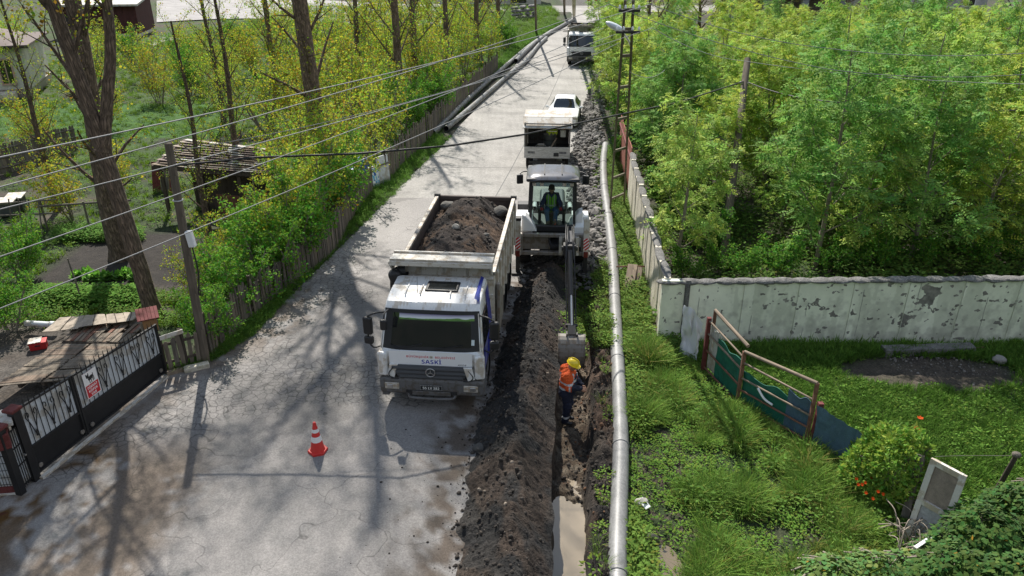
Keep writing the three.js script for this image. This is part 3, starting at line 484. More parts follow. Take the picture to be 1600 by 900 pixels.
const frontPrint = print(1024, 256, (x, w, h) => {
  x.fillStyle = '#e9ebee'; x.fillRect(0, 0, w, h); x.textAlign = 'center'; x.textBaseline = 'middle';
  x.fillStyle = '#c22a3c'; x.font = 'bold 46px sans-serif'; x.save(); x.translate(0, 0); x.fillText('BÜYÜKŞEHİR', 352, 92); x.fillText('BELEDİYESİ', 690, 92); x.restore();
  x.strokeStyle = '#8a7a52'; x.lineWidth = 5; x.beginPath(); x.arc(521, 92, 20, 0, 7); x.stroke(); x.fillStyle = '#b99c4a'; x.beginPath(); x.arc(521, 92, 13, 0, 7); x.fill(); x.fillStyle = '#4b6a92'; x.fillRect(512, 86, 18, 12);
  x.fillStyle = '#1f2fa0'; x.font = 'bold 92px sans-serif'; x.fillText('SASKİ', 521, 172);
  x.fillStyle = '#6a6c70'; x.font = 'italic bold 40px sans-serif'; x.fillText('AXOR', 895, 205);
});
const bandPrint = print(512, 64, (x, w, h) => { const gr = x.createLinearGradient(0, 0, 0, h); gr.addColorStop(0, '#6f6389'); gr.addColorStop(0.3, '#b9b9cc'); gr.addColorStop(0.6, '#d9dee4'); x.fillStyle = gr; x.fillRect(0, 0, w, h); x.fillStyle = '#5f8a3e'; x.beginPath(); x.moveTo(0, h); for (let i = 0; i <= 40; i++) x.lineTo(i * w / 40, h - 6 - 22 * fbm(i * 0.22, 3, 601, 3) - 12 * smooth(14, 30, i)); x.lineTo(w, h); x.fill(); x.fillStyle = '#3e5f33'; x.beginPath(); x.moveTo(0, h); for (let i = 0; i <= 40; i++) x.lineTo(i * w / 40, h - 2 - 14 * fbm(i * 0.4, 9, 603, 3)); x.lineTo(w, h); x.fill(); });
const platePrint = print(256, 64, (x, w, h) => { x.fillStyle = '#15171a'; x.fillRect(0, 0, w, h); x.strokeStyle = '#c9c9c6'; x.lineWidth = 3; x.strokeRect(4, 4, w - 8, h - 8); x.fillStyle = '#e6e6e2'; x.font = 'bold 44px sans-serif'; x.textAlign = 'center'; x.textBaseline = 'middle'; x.fillText('55 LV 382', w / 2, h / 2 + 2); });
const sidePrint = print(512, 256, (x, w, h) => { x.fillStyle = '#1e2c9c'; x.fillRect(0, 0, w, h); x.strokeStyle = '#dfe3ee'; x.lineWidth = 12; for (let i = 0; i < 4; i++) { x.beginPath(); x.moveTo(60 + i * 42, h); x.bezierCurveTo(90 + i * 42, 160, 150 + i * 50, 120, 130 + i * 60, 0); x.stroke(); } });

// front of the truck at z = 0, its length along -z
function dumpTruck(label, near) {
  const t = thing('dump_truck', label, 'dump truck', [0, 0, 0]);
  const W = 1.2, white = near ? M.white : M.whiteClean;
  const slim = (q) => { const p = q.attributes.position; for (let i = 0; i < p.count; i++) { const y = p.getY(i); if (y > 1.45) p.setX(i, p.getX(i) * (1 - 0.085 * (y - 1.45) / 1.1)); } q.computeVertexNormals(); return q; };
  const prof = [[-0.08, 0.92], [-0.03, 1.52], [-0.12, 1.56], [-0.44, 2.36], [-0.6, 2.52], [-0.95, 2.6], [-1.8, 2.62], [-1.86, 2.5], [-1.86, 0.92]];   // z, y
  let cab = prism(prof.map(([z, y]) => [-z, y]), 2 * W - 0.1, 0.05); cab.rotateY(PI / 2); cab.translate(-W + 0.05, 0, 0);
  { // stations across the width so that the roof crowns a little
    cab = slim(cab); }
  const body = mesh('cab', muv(toCreasedNormals(cab, 0.5)), white, t);
  // roof ribs, seams
  mesh('roof_rib', [-0.7, -0.35, 0.35, 0.7].map((x) => rbox(0.035, 0.018, 1.0, 0.008, x, 2.625, -1.3)), white, t);
  // windscreen with its black surround
  const wz = (y) => -0.11 - (y - 1.56) * 0.4, pane = (x0, x1, y0, y1, off, mat, name, par) => { const q = grid(12, 4, (u, v) => { const y = lerp(y0, y1, v), x = lerp(x0, x1, u) * (1 - 0.085 * (y - 1.45) / 1.1); return V(x, y + off * 0.37, wz(y) + off - 0.05 * Math.pow(u * 2 - 1, 4)); }); return mesh(name, q, mat, par ?? t); };
  pane(-1.17, 1.17, 1.5, 2.4, 0.03, M.black, 'windscreen_surround');
  const ws = pane(-1.06, 1.06, 1.62, 2.32, 0.04, M.glassDark, 'windscreen');
  if (near) { const band = grid(10, 2, (u, v) => { const y = lerp(2.18, 2.315, v), x = lerp(-0.98, 1.04, u) * (1 - 0.085 * (y - 1.45) / 1.1); return V(x, y + 0.017, wz(y) + 0.045 - 0.05 * Math.pow(u * 2 - 1, 4)); }), uv = band.attributes.uv; for (let i = 0, j = 0; j <= 2; j++) for (let k = 0; k <= 10; k++, i++) uv.setXY(i, k / 10, j / 2); mesh('windscreen_band', band, new THREE.MeshPhysicalMaterial({ map: bandPrint, roughness: 0.25, clearcoat: 1, clearcoatRoughness: 0.02 }), ws); }  // pale sky and green hills are drawn into this band, not mirrored
  mesh('dashboard_sheet', grid(1, 1, (u, v) => { const y = lerp(1.66, 1.72, v); return V(lerp(-0.5, -0.36, u), y + 0.018, wz(y) + 0.042 - 0.022); }), std(L3(0.16, 0.17, 0.17), 0.4), ws);
  if (near) mesh('sticker', grid(1, 1, (u, v) => { const y = lerp(1.68, 1.8, v); return V(lerp(0.93, 1.0, u), y + 0.018, wz(y) + 0.047 - 0.022); }), std(L3(0.6, 0.68, 0.7), 0.5), ws);
  mesh('wiper', [bar(V(-0.75, 1.58, -0.05), V(-0.2, 1.7, -0.1), 0.018, 0.02), bar(V(-0.7, 1.55, -0.05), V(-0.95, 1.66, -0.1), 0.015, 0.02)], M.black, t);
  mesh('wiper', [bar(V(0.1, 1.6, -0.05), V(0.75, 1.7, -0.1), 0.018, 0.02)], M.black, t);
  // front flap with the lettering
  const flap = xf(new THREE.BoxGeometry(1.92, 0.4, 0.03), 0, 1.36, -0.02);
  { const uv = flap.attributes.uv; for (let i = 0; i < uv.count; i++) if (i < 16 || i >= 20) uv.setXY(i, 0.03, 0.03); }
  mesh('front_flap', flap, near ? new THREE.MeshPhysicalMaterial({ map: frontPrint, roughness: 0.38, clearcoat: 0.6, clearcoatRoughness: 0.15 }) : white, t);
  // grille: four deep slats in a tapering field, star on a ring
  const gm = near ? M.grey : M.black, gr = mesh('grille', muv(xf(prism([[-0.98, 1.2], [0.98, 1.2], [0.74, 0.86], [-0.74, 0.86]], 0.05, 0.01), 0, 0, -0.02)), gm, t);
  for (let i = 0; i < 3; i++) mesh('slat', rbox(1.82 - i * 0.17, 0.075, 0.06, 0.02, 0, 1.14 - i * 0.11, 0.035, -0.35, 0, 0), gm, gr);
  { const em = [new THREE.TorusGeometry(0.105, 0.012, 8, 32)]; for (let i = 0; i < 3; i++) { const a = PI / 2 + i * 2 * PI / 3; em.push(prism([[Math.cos(a) * 0.1, Math.sin(a) * 0.1], [Math.cos(a + 2.6) * 0.026, Math.sin(a + 2.6) * 0.026], [0, 0], [Math.cos(a - 2.6) * 0.026, Math.sin(a - 2.6) * 0.026]].reverse(), 0.012)); } mesh('emblem', em.map((q) => xf(q, 0, 1.06, 0.085)), M.steel, t); }
  for (const s of [-1, 1]) {
    // corner panel, air deflector line, step well
    mesh('corner_panel', rbox(0.24, 0.62, 0.34, 0.06, s * 1.1, 1.2, -0.12, 0, s * 0.25, 0), white, t);
    mesh('headlamp', muv(xf(prism([[0, 0.35], [0.2, 0.35], [0.26, 0.05], [0.1, 0]], 0.03, 0.012), s > 0 ? 0.76 : -0.76, 0.86, 0.03, 0, s > 0 ? 0 : PI, 0)), white, t);
    mesh('deflector', tube([V(s * 0.86, 1.16, 0.06), V(s * 0.98, 0.97, 0.07), V(s * 0.92, 0.88, 0.07), V(s * 0.75, 0.85, 0.06)], 0.014, 14, 6), M.black, t);
    const lamp = mesh('fog_lamp', rbox(0.34, 0.17, 0.05, 0.04, s * 0.92, 0.66, 0.07), M.lens, t); mesh('reflector', rbox(0.14, 0.1, 0.03, 0.02, s * 0.97, 0.66, 0.09), M.steel, lamp);
    mesh('step', [rbox(0.18, 0.42, 0.72, 0.03, s * 1.1, 0.55, -0.35), ...[0, 1, 2].map((i) => box(0.03, 0.03, 0.6, s * 1.2, 0.44 + i * 0.12, -0.35))], M.greyDust, t);
    // door with window and handle
    const dx = (y) => s * (W + 0.012) * (y > 1.45 ? 1 - 0.085 * (y - 1.45) / 1.1 : 1);
    const dm = near && s > 0 ? new THREE.MeshPhysicalMaterial({ map: sidePrint, roughness: 0.35, clearcoat: 0.6 }) : white;
    const dq = grid(1, 6, (u, v) => { const y = lerp(0.98, 1.56, v); return V(dx(y), y, lerp(-0.22, -1.3, u)); }); { const uv = dq.attributes.uv; for (let i = 0, j = 0; j <= 6; j++) for (let k = 0; k <= 1; k++, i++) uv.setXY(i, k, j / 6); }
    const door = mesh('door', dq, dm, t);
    mesh('side_window', grid(1, 4, (u, v) => { const y = lerp(1.56, 2.25, v); return V(dx(y) + s * 0.008, y, lerp(lerp(-0.3, -0.52, v), -1.22, u)); }), M.glassDark, door);
    mesh('handle', rbox(0.03, 0.04, 0.16, 0.01, s * 1.23, 1.4, -1.12), M.black, door);
    if (near && s > 0) { const pq = grid(1, 8, (u, v) => { const y = lerp(0.98, 2.48, v); return V(dx(y) + 0.002, y, lerp(-1.32, -1.82, u)); }); mesh('rear_quarter', pq, M.blue, t); mesh('roof_corner', grid(6, 8, (u, v) => V(1.06 - 0.12 * u * u + 0.012, 2.42 + 0.23 * Math.sqrt(u) + 0.012, lerp(-0.6, -1.84, v))), M.blue, t); }
    // mirrors
    const mi = new THREE.Group(); mi.name = 'mirror'; t.add(mi);
    mesh('arm', [tube([V(s * 1.1, 2.32, -0.42), V(s * 1.3, 2.36, -0.25), V(s * 1.45, 2.3, -0.2)], 0.022, 12, 6), tube([V(s * 1.2, 1.5, -0.3), V(s * 1.35, 1.5, -0.2), V(s * 1.44, 1.62, -0.19), V(s * 1.44, 2.3, -0.2)], 0.02, 16, 6)], M.black, mi);
    mesh('housing', rbox(0.22, 0.44, 0.13, 0.05, s * 1.45, 2.07, -0.2, 0, s * 0.2, 0, 3), M.black, mi);
    mesh('wide_angle_housing', rbox(0.22, 0.2, 0.13, 0.05, s * 1.45, 1.7, -0.2, 0, s * 0.2, 0, 3), M.black, mi);
  }
  mesh('kerb_mirror', [rbox(0.16, 0.26, 0.1, 0.04, -1.02, 2.22, 0.02), tube([V(-1.0, 2.4, -0.4), V(-1.02, 2.42, -0.1), V(-1.02, 2.3, 0.02)], 0.018, 10, 6)], M.black, t);
  // bumper, plate, tow eye, protection bar
  const bp = mesh('bumper', [rbox(2.44, 0.42, 0.3, 0.07, 0, 0.65, -0.08), rbox(0.9, 0.12, 0.05, 0.02, 0, 0.5, 0.07)], M.greyDust, t);
  const plate = xf(new THREE.BoxGeometry(0.52, 0.13, 0.015), 0, 0.66, 0.1); mesh('number_plate', plate, near ? new THREE.MeshStandardMaterial({ map: platePrint, roughness: 0.5 }) : M.black, t);
  mesh('lower_mesh', [0, 1, 2].map((i) => box(1.2, 0.012, 0.02, 0, 0.5 + i * 0.03, 0.075)), M.black, t);
  mesh('underrun_bar', tube([V(-0.55, 0.44, 0.02), V(-0.52, 0.4, 0.1), V(-0.4, 0.4, 0.14), V(0.4, 0.4, 0.14), V(0.52, 0.4, 0.1), V(0.55, 0.44, 0.02)], 0.035, 30, 8), M.greyDust, t);
  // roof hatch, aerial, intake
  const h = mesh('roof_hatch', rbox(0.78, 0.05, 0.5, 0.08, 0.12, 2.62, -1.25, 0.02, 0, 0, 3), M.black, t); mesh('hatch_glass', rbox(0.66, 0.02, 0.38, 0.06, 0.12, 2.645, -1.25, 0.02, 0, 0), M.glassDark, h);
  mesh('aerial', rod(V(-0.42, 2.6, -0.9), V(-0.44, 2.95, -1.05), 0.008, 0.004), M.black, t);
  if (near) mesh('air_intake', [tube([V(-1.2, 1.4, -2.0), V(-1.22, 2.3, -2.0), V(-1.15, 2.62, -1.98), V(-0.9, 2.68, -1.98)], 0.13, 20, 12), rbox(0.34, 0.34, 0.32, 0.12, -1.16, 2.56, -1.9, 0, 0, 0.3, 4)].map((q) => muv(q)), M.black, t);
  // chassis and wheels
  mesh('chassis', [rbox(0.12, 0.26, 7.4, 0.02, -0.42, 0.86, -4.1), rbox(0.12, 0.26, 7.4, 0.02, 0.42, 0.86, -4.1), box(2.0, 0.14, 0.14, 0, 0.5, -1.3), box(2.0, 0.16, 0.16, 0, 0.5, -5.4), box(2.0, 0.16, 0.16, 0, 0.5, -6.75), box(1.9, 0.4, 0.9, 0, 0.85, -0.6), rbox(0.6, 0.5, 1.1, 0.05, -0.9, 0.75, -2.9), rbox(0.6, 0.5, 1.1, 0.05, 0.9, 0.75, -2.9)], M.darkMetal, t);
  for (const s of [-1, 1]) { wheel(t, s * 1.02, 0.5, -1.3, 0.5, 0.3); wheel(t, s * 0.92, 0.5, -5.4, 0.5, 0.56); wheel(t, s * 0.92, 0.5, -6.75, 0.5, 0.56); mesh('mudguard', tube([V(s * 1.02, 0.72, -0.72), V(s * 1.02, 1.08, -1.05), V(s * 1.02, 1.1, -1.5), V(s * 1.02, 0.8, -1.88)], 0.16, 14, 6), M.black, t); }
  // tipping body
  const bz0 = -2.15, bz1 = -7.9, bm = M.dirtyWhite, BW = 1.2, y0 = 1.12, y1 = 2.55;
  const bed = mesh('bed_floor', [box(2 * BW - 0.1, 0.1, bz0 - bz1 - 0.1, 0, y0, (bz0 + bz1) / 2), ...[-3, -4, -5, -6, -7].map((z) => box(2 * BW - 0.1, 0.14, 0.1, 0, y0 - 0.12, z))], M.bedInside, t);
  for (const s of [-1, 1]) {
    const w = mesh('bed_side', box(0.06, y1 - y0, bz0 - bz1, s * BW, (y0 + y1) / 2, (bz0 + bz1) / 2), bm, t);
    mesh('liner', box(0.012, y1 - y0 - 0.02, bz0 - bz1 - 0.1, s * (BW - 0.04), (y0 + y1) / 2, (bz0 + bz1) / 2), M.bedInside, w);
    mesh('top_rail', rbox(0.12, 0.1, bz0 - bz1 + 0.04, 0.02, s * (BW + 0.01), y1 + 0.05, (bz0 + bz1) / 2), M.worn, w);
    for (let i = 0; i < 8; i++) mesh('rib', rbox(0.08, y1 - y0 - 0.06, 0.12, 0.02, s * (BW + 0.06), (y0 + y1) / 2, lerp(bz0 - 0.4, bz1 + 0.25, i / 7)), bm, w);
    mesh('side_gusset', muv(xf(prism([[0, 0], [0.85, 0.1], [0.85, 0.75], [0.1, 1.3], [0, 1.3]], 0.05, 0.01), s * (BW + 0.1), y0 - 0.15, bz0 - 0.1, 0, PI / 2, 0)), M.worn, w);
  }
  const hb = mesh('headboard', box(2 * BW - 0.06, 1.86, 0.06, 0, y0 + 0.98, bz0), bm, t);
  for (const hy of [2.25, 2.72]) for (let i = 0; i < 4; i++) mesh('headboard_panel', rbox(0.52, 0.38, 0.04, 0.01, -0.87 + i * 0.58, hy, bz0 + 0.05), bm, hb);
  for (let i = 0; i < 4; i++) mesh('headboard_panel', rbox(0.54, 0.5, 0.04, 0.01, -0.87 + i * 0.58, 1.76, bz0 + 0.04), bm, hb);
  mesh('stiffener', [rbox(2.44, 0.1, 0.09, 0.02, 0, 2.02, bz0 + 0.06), rbox(2.44, 0.07, 0.08, 0.02, 0, 2.49, bz0 + 0.06), rbox(2.44, 0.1, 0.09, 0.02, 0, 1.45, bz0 + 0.06)], bm, hb);
  const cp = mesh('cab_protector', [rbox(2.5, 0.06, 0.5, 0.02, 0, 3.04, bz0 + 0.2, -0.1, 0, 0), rbox(2.52, 0.12, 0.06, 0.02, 0, 2.985, bz0 + 0.46), rbox(2.5, 0.07, 0.08, 0.02, 0, 3.07, bz0 - 0.05)], near ? M.dirtyWhite : M.worn, t);
  for (const s of [-1, 1]) mesh('bracket', muv(xf(prism([[0, 0], [0.5, 0], [0.06, -0.45], [0, -0.45]], 0.04), s * 1.22 - 0.02, 3.02, bz0, 0, -PI / 2, 0)), M.dirtyWhite, cp);
  mesh('tailgate', [box(2 * BW, y1 - y0 - 0.05, 0.07, 0, (y0 + y1) / 2, bz1), rbox(2 * BW + 0.1, 0.12, 0.12, 0.02, 0, y1 + 0.04, bz1), ...[-0.8, 0, 0.8].map((x) => rbox(0.1, 1.3, 0.05, 0.01, x, 1.85, bz1 - 0.06))], M.bedInside, t);
  for (const s of [-1, 1]) mesh('tailgate_pivot', rod(V(s * 1.12, y1 + 0.1, bz1 + 0.02), V(s * 1.3, y1 + 0.1, bz1 + 0.02), 0.07), M.darkMetal, t);
  return t;
}
const TRUCKPOS = V(-1.86, 0.01, -14.88), TRUCKTURN = -0.09;
const truck = dumpTruck('white dump truck with blue lettering and soil in its bed beside the trench', true);
truck.position.copy(TRUCKPOS); truck.rotation.y = TRUCKTURN;
const farTruck = dumpTruck('distant empty white dump truck with dark grille coming down the far road', false);
farTruck.position.copy(g(908, 104)); farTruck.position.y = 0.01; farTruck.rotation.y = -0.1;
{ // the load in the near truck
  const top = (x, z) => { const e = Math.min(1.14 - Math.abs(x), -2.25 - z, z + 7.8), c = smooth(0, 0.9, e); return 2.26 + 0.58 * c * (0.6 + 0.7 * fbm(x * 1.1 + 4, z * 0.8, 321, 3)) + 0.14 * (fbm(x * 5, z * 5, 325, 3) - 0.5) + 0.2 * Math.abs(fbm(x * 3.4, z * 3.4, 329, 3) - 0.5); };
  const o = thing('soil_load', 'heap of dark brown excavated soil with stones filling the truck bed', 'soil load', TRUCKPOS, TRUCKTURN);
  mesh('soil', grid(64, 150, (u, v) => { const x = lerp(-1.14, 1.14, u), z = lerp(-2.25, -7.8, v); return V(x, top(x, z), z); }, (u, v, p) => { const n = fbm(p.x * 2, p.z * 2, 331, 4), m = fbm(p.x * 9, p.z * 9, 335, 3); return mix3(mix3([0.07, 0.052, 0.043], [0.115, 0.085, 0.068], smooth(0.42, 0.6, n)), [0.2, 0.12, 0.07], 0.75 * smooth(0.5, 0.62, fbm(p.x * 1.3 + 2.2, p.z * 1.3 + 1, 337, 3))).map((q) => q * (0.65 + 0.7 * m)); }), M.dirt, o);
  const r = rng(9), cl = []; for (let i = 0; i < 700; i++) { const x = (r() * 2 - 1) * 1.1, z = lerp(-2.35, -7.7, r()), s = 0.01 + 0.05 * Math.pow(r(), 5); const q = lump(40 + (i % 6), 0, 0.35); q.scale(s, s, s); cl.push(xf(q, x, top(x, z) + 0.3 * s, z, r() * 6, r() * 6, 0)); }
  const cm = mesh('clods', merge(cl), M.clod, o); cm.userData.kind = 'stuff';
  [[-0.75, -7.3, 0.26, 0.7], [0.85, -7.0, 0.3, 0.6], [-0.1, -4.6, 0.13, 1.6], [0.7, -4.9, 0.1, 0.8]].forEach(([x, z, s, k], i) => { const q = lump(50 + i, 2, 0.3); q.scale(s, s * 0.75, s * 0.8); mesh('stone', xf(q, x, top(x, z) + s * 0.3, z, 0, i, 0), std(L3(0.25 * k, 0.235 * k, 0.21 * k), 0.95, { map: rep(T.grain, 3) }), o); });
}

// backhoe loader: rear end at z = 0 facing +z, length along -z
const hazard = print(64, 128, (x, w, h) => { x.fillStyle = '#e8e8e6'; x.fillRect(0, 0, w, h); x.strokeStyle = '#c3202a'; x.lineWidth = 17; for (let i = -2; i < 6; i++) { x.beginPath(); x.moveTo(-10, i * 36 + 40); x.lineTo(w + 10, i * 36 - 20); x.stroke(); } });
const BHPOS = g(861, 431).setY(0.01), BHTURN = -0.05;
{
  const t = thing('backhoe_loader', 'white backhoe loader with black glazed cab digging the trench', 'backhoe loader', BHPOS, BHTURN);
  const fr = mesh('rear_frame', [rbox(2.2, 0.12, 0.14, 0.02, 0, 1.32, -0.25), rbox(2.2, 0.12, 0.16, 0.02, 0, 0.72, -0.2), rbox(0.16, 0.7, 0.2, 0.02, -1.02, 1.0, -0.25), rbox(0.16, 0.7, 0.2, 0.02, 1.02, 1.0, -0.25), rbox(0.9, 0.52, 0.08, 0.02, -0.5, 1.02, -0.42)], M.worn, t);
  mesh('hose', [0, 1, 2].map((i) => tube([V(-0.1, 1.2 - i * 0.06, -0.3), V(0.0, 1.02 - i * 0.05, -0.12), V(0.2, 1.0, -0.12), V(0.42, 1.12, -0.1)], 0.022, 16, 6)), M.black, fr);
  const kp = mesh('kingpost', [rbox(0.62, 0.62, 0.16, 0.03, 0.55, 1.05, -0.1), ...[[-0.22, 0.24], [0.22, 0.24], [-0.22, -0.24], [0.22, -0.24]].map(([x, y]) => rod(V(0.55 + x, 1.05 + y, -0.04), V(0.55 + x, 1.05 + y, 0.02), 0.05, 0.05, 10)), rod(V(0.55, 0.75, 0.06), V(0.55, 1.38, 0.06), 0.13, 0.13, 14)].map((q) => muv(q)), M.worn, t);
  for (const x of [0.28, 0.82]) mesh('bolt_plate', box(0.1, 0.62, 0.05, x, 1.05, 0), M.dirtyWhite, kp);
  for (const s of [-1, 1]) {
    const st = new THREE.Group(); st.name = 'stabilizer'; t.add(st);
    mesh('post', rbox(0.19, 1.25, 0.22, 0.02, s * 1.1, 1.3, -0.12), M.dirtyWhite, st);
    mesh('inner_leg', rbox(0.13, 0.9, 0.14, 0.015, s * 1.1, 0.42, -0.12), M.darkMetal, st);
    mesh('foot', rbox(0.4, 0.07, 0.4, 0.02, s * 1.1, 0.05, -0.12), M.darkMetal, st);
    const hp = xf(new THREE.BoxGeometry(0.17, 0.4, 0.012), s * 1.1, 1.12, 0.0); mesh('hazard_plate', hp, new THREE.MeshStandardMaterial({ map: hazard, roughness: 0.45 }), st);
    mesh('tail_lamp', rbox(0.14, 0.2, 0.05, 0.015, s * 1.1, 0.76, 0.0), std(L3(0.16, 0.025, 0.02), 0.4), st);
    mesh('top_cap', rbox(0.22, 0.1, 0.24, 0.02, s * 1.1, 1.92, -0.12), s < 0 ? M.darkMetal : M.dirtyWhite, st);
    wheel(t, s * 0.92, 0.74, -1.25, 0.74, 0.44); wheel(t, s * 0.9, 0.46, -3.35, 0.46, 0.32);
    mesh('fender', [muv(xf(prism([[0, 0.86], [0.1, 1.5], [0.5, 1.72], [1.1, 1.72], [1.6, 1.4], [1.72, 1.0], [1.5, 1.34], [1.05, 1.6], [0.55, 1.6], [0.22, 1.4], [0.12, 0.86]], 0.5, 0.03), s * 0.92 - 0.25, 0, -0.42, 0, PI / 2, 0)), muv(xf(prism([[0, 0], [0.5, 0], [0.42, 0.2], [0.14, 0.52], [0.02, 0.56]], 0.4, 0.03), s > 0 ? 1.0 : -1.0, 1.42, -0.72, 0, s > 0 ? PI : 0, 0))], M.whiteClean, t);
    // cab pillars and side glass
    mesh('pillar', [bar(V(s * 0.72, 1.42, -0.62), V(s * 0.66, 2.98, -0.82), 0.08, 0.08), bar(V(s * 0.8, 1.42, -2.1), V(s * 0.72, 2.98, -2.0), 0.09, 0.09), bar(V(s * 0.8, 1.42, -1.35), V(s * 0.74, 2.98, -1.4), 0.06, 0.06)], M.black, t);
    mesh('side_window', grid(1, 6, (u, v) => V(s * lerp(0.79, 0.7, v), lerp(1.42, 2.98, v), lerp(lerp(-0.64, -0.84, v), -2.05, u))), M.tint, t);
    const mi = new THREE.Group(); mi.name = 'mirror'; t.add(mi); mesh('arm', tube([V(s * 0.76, 2.94, -1.9), V(s * 1.0, 2.96, -1.8), V(s * 1.1, 2.92, -1.7)], 0.02, 10, 6), M.black, mi); mesh('housing', rbox(0.22, 0.32, 0.1, 0.04, s * 1.1, 2.74, -1.68, 0, s * -0.3, 0), M.black, mi);
  }
  mesh('cab_floor', [rbox(1.5, 0.2, 1.5, 0.05, 0, 1.32, -1.35), rbox(1.56, 0.26, 0.16, 0.06, 0, 1.42, -0.62), rbox(1.44, 0.09, 0.1, 0.02, 0, 2.95, -0.83), rbox(1.5, 0.09, 0.1, 0.02, 0, 2.95, -2.02)], M.black, t);
  mesh('rear_window', grid(6, 6, (u, v) => V(lerp(-0.66, 0.66, u) * (1 - 0.06 * v), lerp(1.5, 2.94, v), lerp(-0.6, -0.81, v) + 0.05 * (1 - Math.pow(2 * u - 1, 2)))), M.pane, t);
  mesh('windscreen', grid(1, 1, (u, v) => V(lerp(-0.7, 0.7, u), lerp(1.5, 2.94, v), lerp(-2.12, -2.03, v))), M.pane, t);
  const rf = mesh('roof', muv(xf(grid(24, 20, (u, v) => { const x = u * 2 - 1, z = v * 2 - 1, e = Math.pow(Math.abs(x), 5) + Math.pow(Math.abs(z), 6); return V(x * 0.86, 3.18 - 0.13 * Math.min(1.3, e), -1.42 - z * 0.82); }))), new THREE.MeshPhysicalMaterial({ color: L3(0.085, 0.09, 0.11), roughness: 0.3, metalness: 0.2, clearcoat: 0.6, map: T.grime }), t);
  mesh('rim', rbox(1.72, 0.12, 1.62, 0.06, 0, 3.02, -1.42), M.black, rf); for (const x of [-0.28, 0.28]) mesh('rib', box(0.03, 0.02, 1.2, x, 3.185, -1.42), M.darkMetal, rf);
  for (const x of [-0.6, -0.36, 0.36, 0.6]) mesh('work_lamp', rbox(0.12, 0.11, 0.08, 0.02, x, 2.87, -0.74), M.lens, t);
  const seat = mesh('seat', [rbox(0.5, 0.12, 0.5, 0.05, -0.02, 1.72, -1.35), rbox(0.48, 0.6, 0.12, 0.05, -0.02, 2.02, -1.62), rbox(0.3, 0.3, 0.3, 0.04, -0.02, 1.55, -1.35)], M.black, t);
  mesh('armrest', [rbox(0.1, 0.5, 0.4, 0.03, -0.42, 1.7, -1.2), rbox(0.1, 0.5, 0.4, 0.03, 0.38, 1.7, -1.2)], M.black, seat);
  mesh('control_lever', [rod(V(-0.36, 1.9, -1.0), V(-0.34, 2.1, -0.96), 0.015), rod(V(0.32, 1.9, -1.0), V(0.3, 2.1, -0.96), 0.015)], M.black, t);
  mesh('steering_wheel', xf(new THREE.TorusGeometry(0.18, 0.018, 8, 20), 0, 2.1, -1.92, 0.9), M.black, t);
  mesh('bonnet', rbox(0.9, 0.7, 1.9, 0.12, 0, 1.35, -3.1), M.grey, t);
  mesh('chassis', [rbox(0.8, 0.4, 3.6, 0.03, 0, 0.75, -2.2), box(1.7, 0.2, 0.2, 0, 0.74, -1.25), box(1.6, 0.16, 0.16, 0, 0.46, -3.35)], M.darkMetal, t);
  mesh('loader_arm', [-1, 1].map((s) => tube([V(s * 0.62, 1.5, -2.3), V(s * 0.62, 1.3, -3.4), V(s * 0.62, 0.5, -4.6)], 0.09, 10, 6)), M.whiteClean, t);
  mesh('loader_bucket', muv(xf(prism([[0, 0], [0.9, 0], [0.95, 0.08], [0.2, 0.2], [0.1, 0.9], [0, 0.85]], 2.2, 0.02), 1.1, 0.12, -4.6, 0, -PI / 2, 0)), M.darkMetal, t);
  mesh('side_toolbox', rbox(0.5, 0.3, 0.4, 0.03, -0.95, 1.5, -2.5), M.black, t);
  // boom, dipper and bucket, in the machine's own axes
  const own = (p) => { t.updateMatrixWorld(); return t.worldToLocal(p.clone()); };
  const P0 = V(0.55, 1.15, 0.12), P1 = own(g(890, 388, 2.35)), P2 = own(g(893, 527, 0.55)), d = P2.clone().sub(P1).normalize();
  const bm = mesh('boom', [bar(P0, P0.clone().lerp(P1, 0.55).add(V(0, 0.42, 0)), 0.17, 0.3), bar(P0.clone().lerp(P1, 0.5).add(V(0, 0.4, 0)), P1, 0.16, 0.26)], std(L3(0.012, 0.015, 0.024), 0.6, { map: rep(T.grime, 2) }), t);
  mesh('hose', [-1, 1].flatMap((s) => [0, 1].map((i) => tube([P0.clone().add(V(s * (0.05 + 0.05 * i), 0.25, 0.1)), P0.clone().lerp(P1, 0.5).add(V(s * (0.06 + 0.05 * i), 0.62 + 0.06 * i, 0)), P1.clone().add(V(s * (0.07 + 0.04 * i), 0.24, -0.05)), P1.clone().addScaledVector(d, 0.5).add(V(s * 0.1, 0.16, 0))], 0.016, 20, 6))), M.black, bm);
  mesh('boom_bracket', [rbox(0.36, 0.3, 0.28, 0.03, P1.x, P1.y - 0.02, P1.z), rod(P1.clone().add(V(-0.22, 0, 0)), P1.clone().add(V(0.22, 0, 0)), 0.07)], M.darkMetal, bm);
  const dp = mesh('dipper', [bar(P1.clone().addScaledVector(d, -0.15), P2, 0.15, 0.22), bar(P1.clone().addScaledVector(d, 0.15).add(V(0, 0.1, 0.05)), P1.clone().addScaledVector(d, 1.0).add(V(0, 0.1, 0.05)), 0.12, 0.14)], std(L3(0.014, 0.014, 0.016), 0.65), t);
  mesh('cylinder', [rod(P1.clone().addScaledVector(d, 0.3).add(V(0, 0.22, 0.1)), P1.clone().addScaledVector(d, 1.5).add(V(0, 0.2, 0.1)), 0.06, 0.06, 12), ], M.black, dp);
  mesh('piston', rod(P1.clone().addScaledVector(d, 1.5).add(V(0, 0.2, 0.1)), P1.clone().addScaledVector(d, 2.3).add(V(0, 0.16, 0.1)), 0.035, 0.035, 10), M.steel, dp);
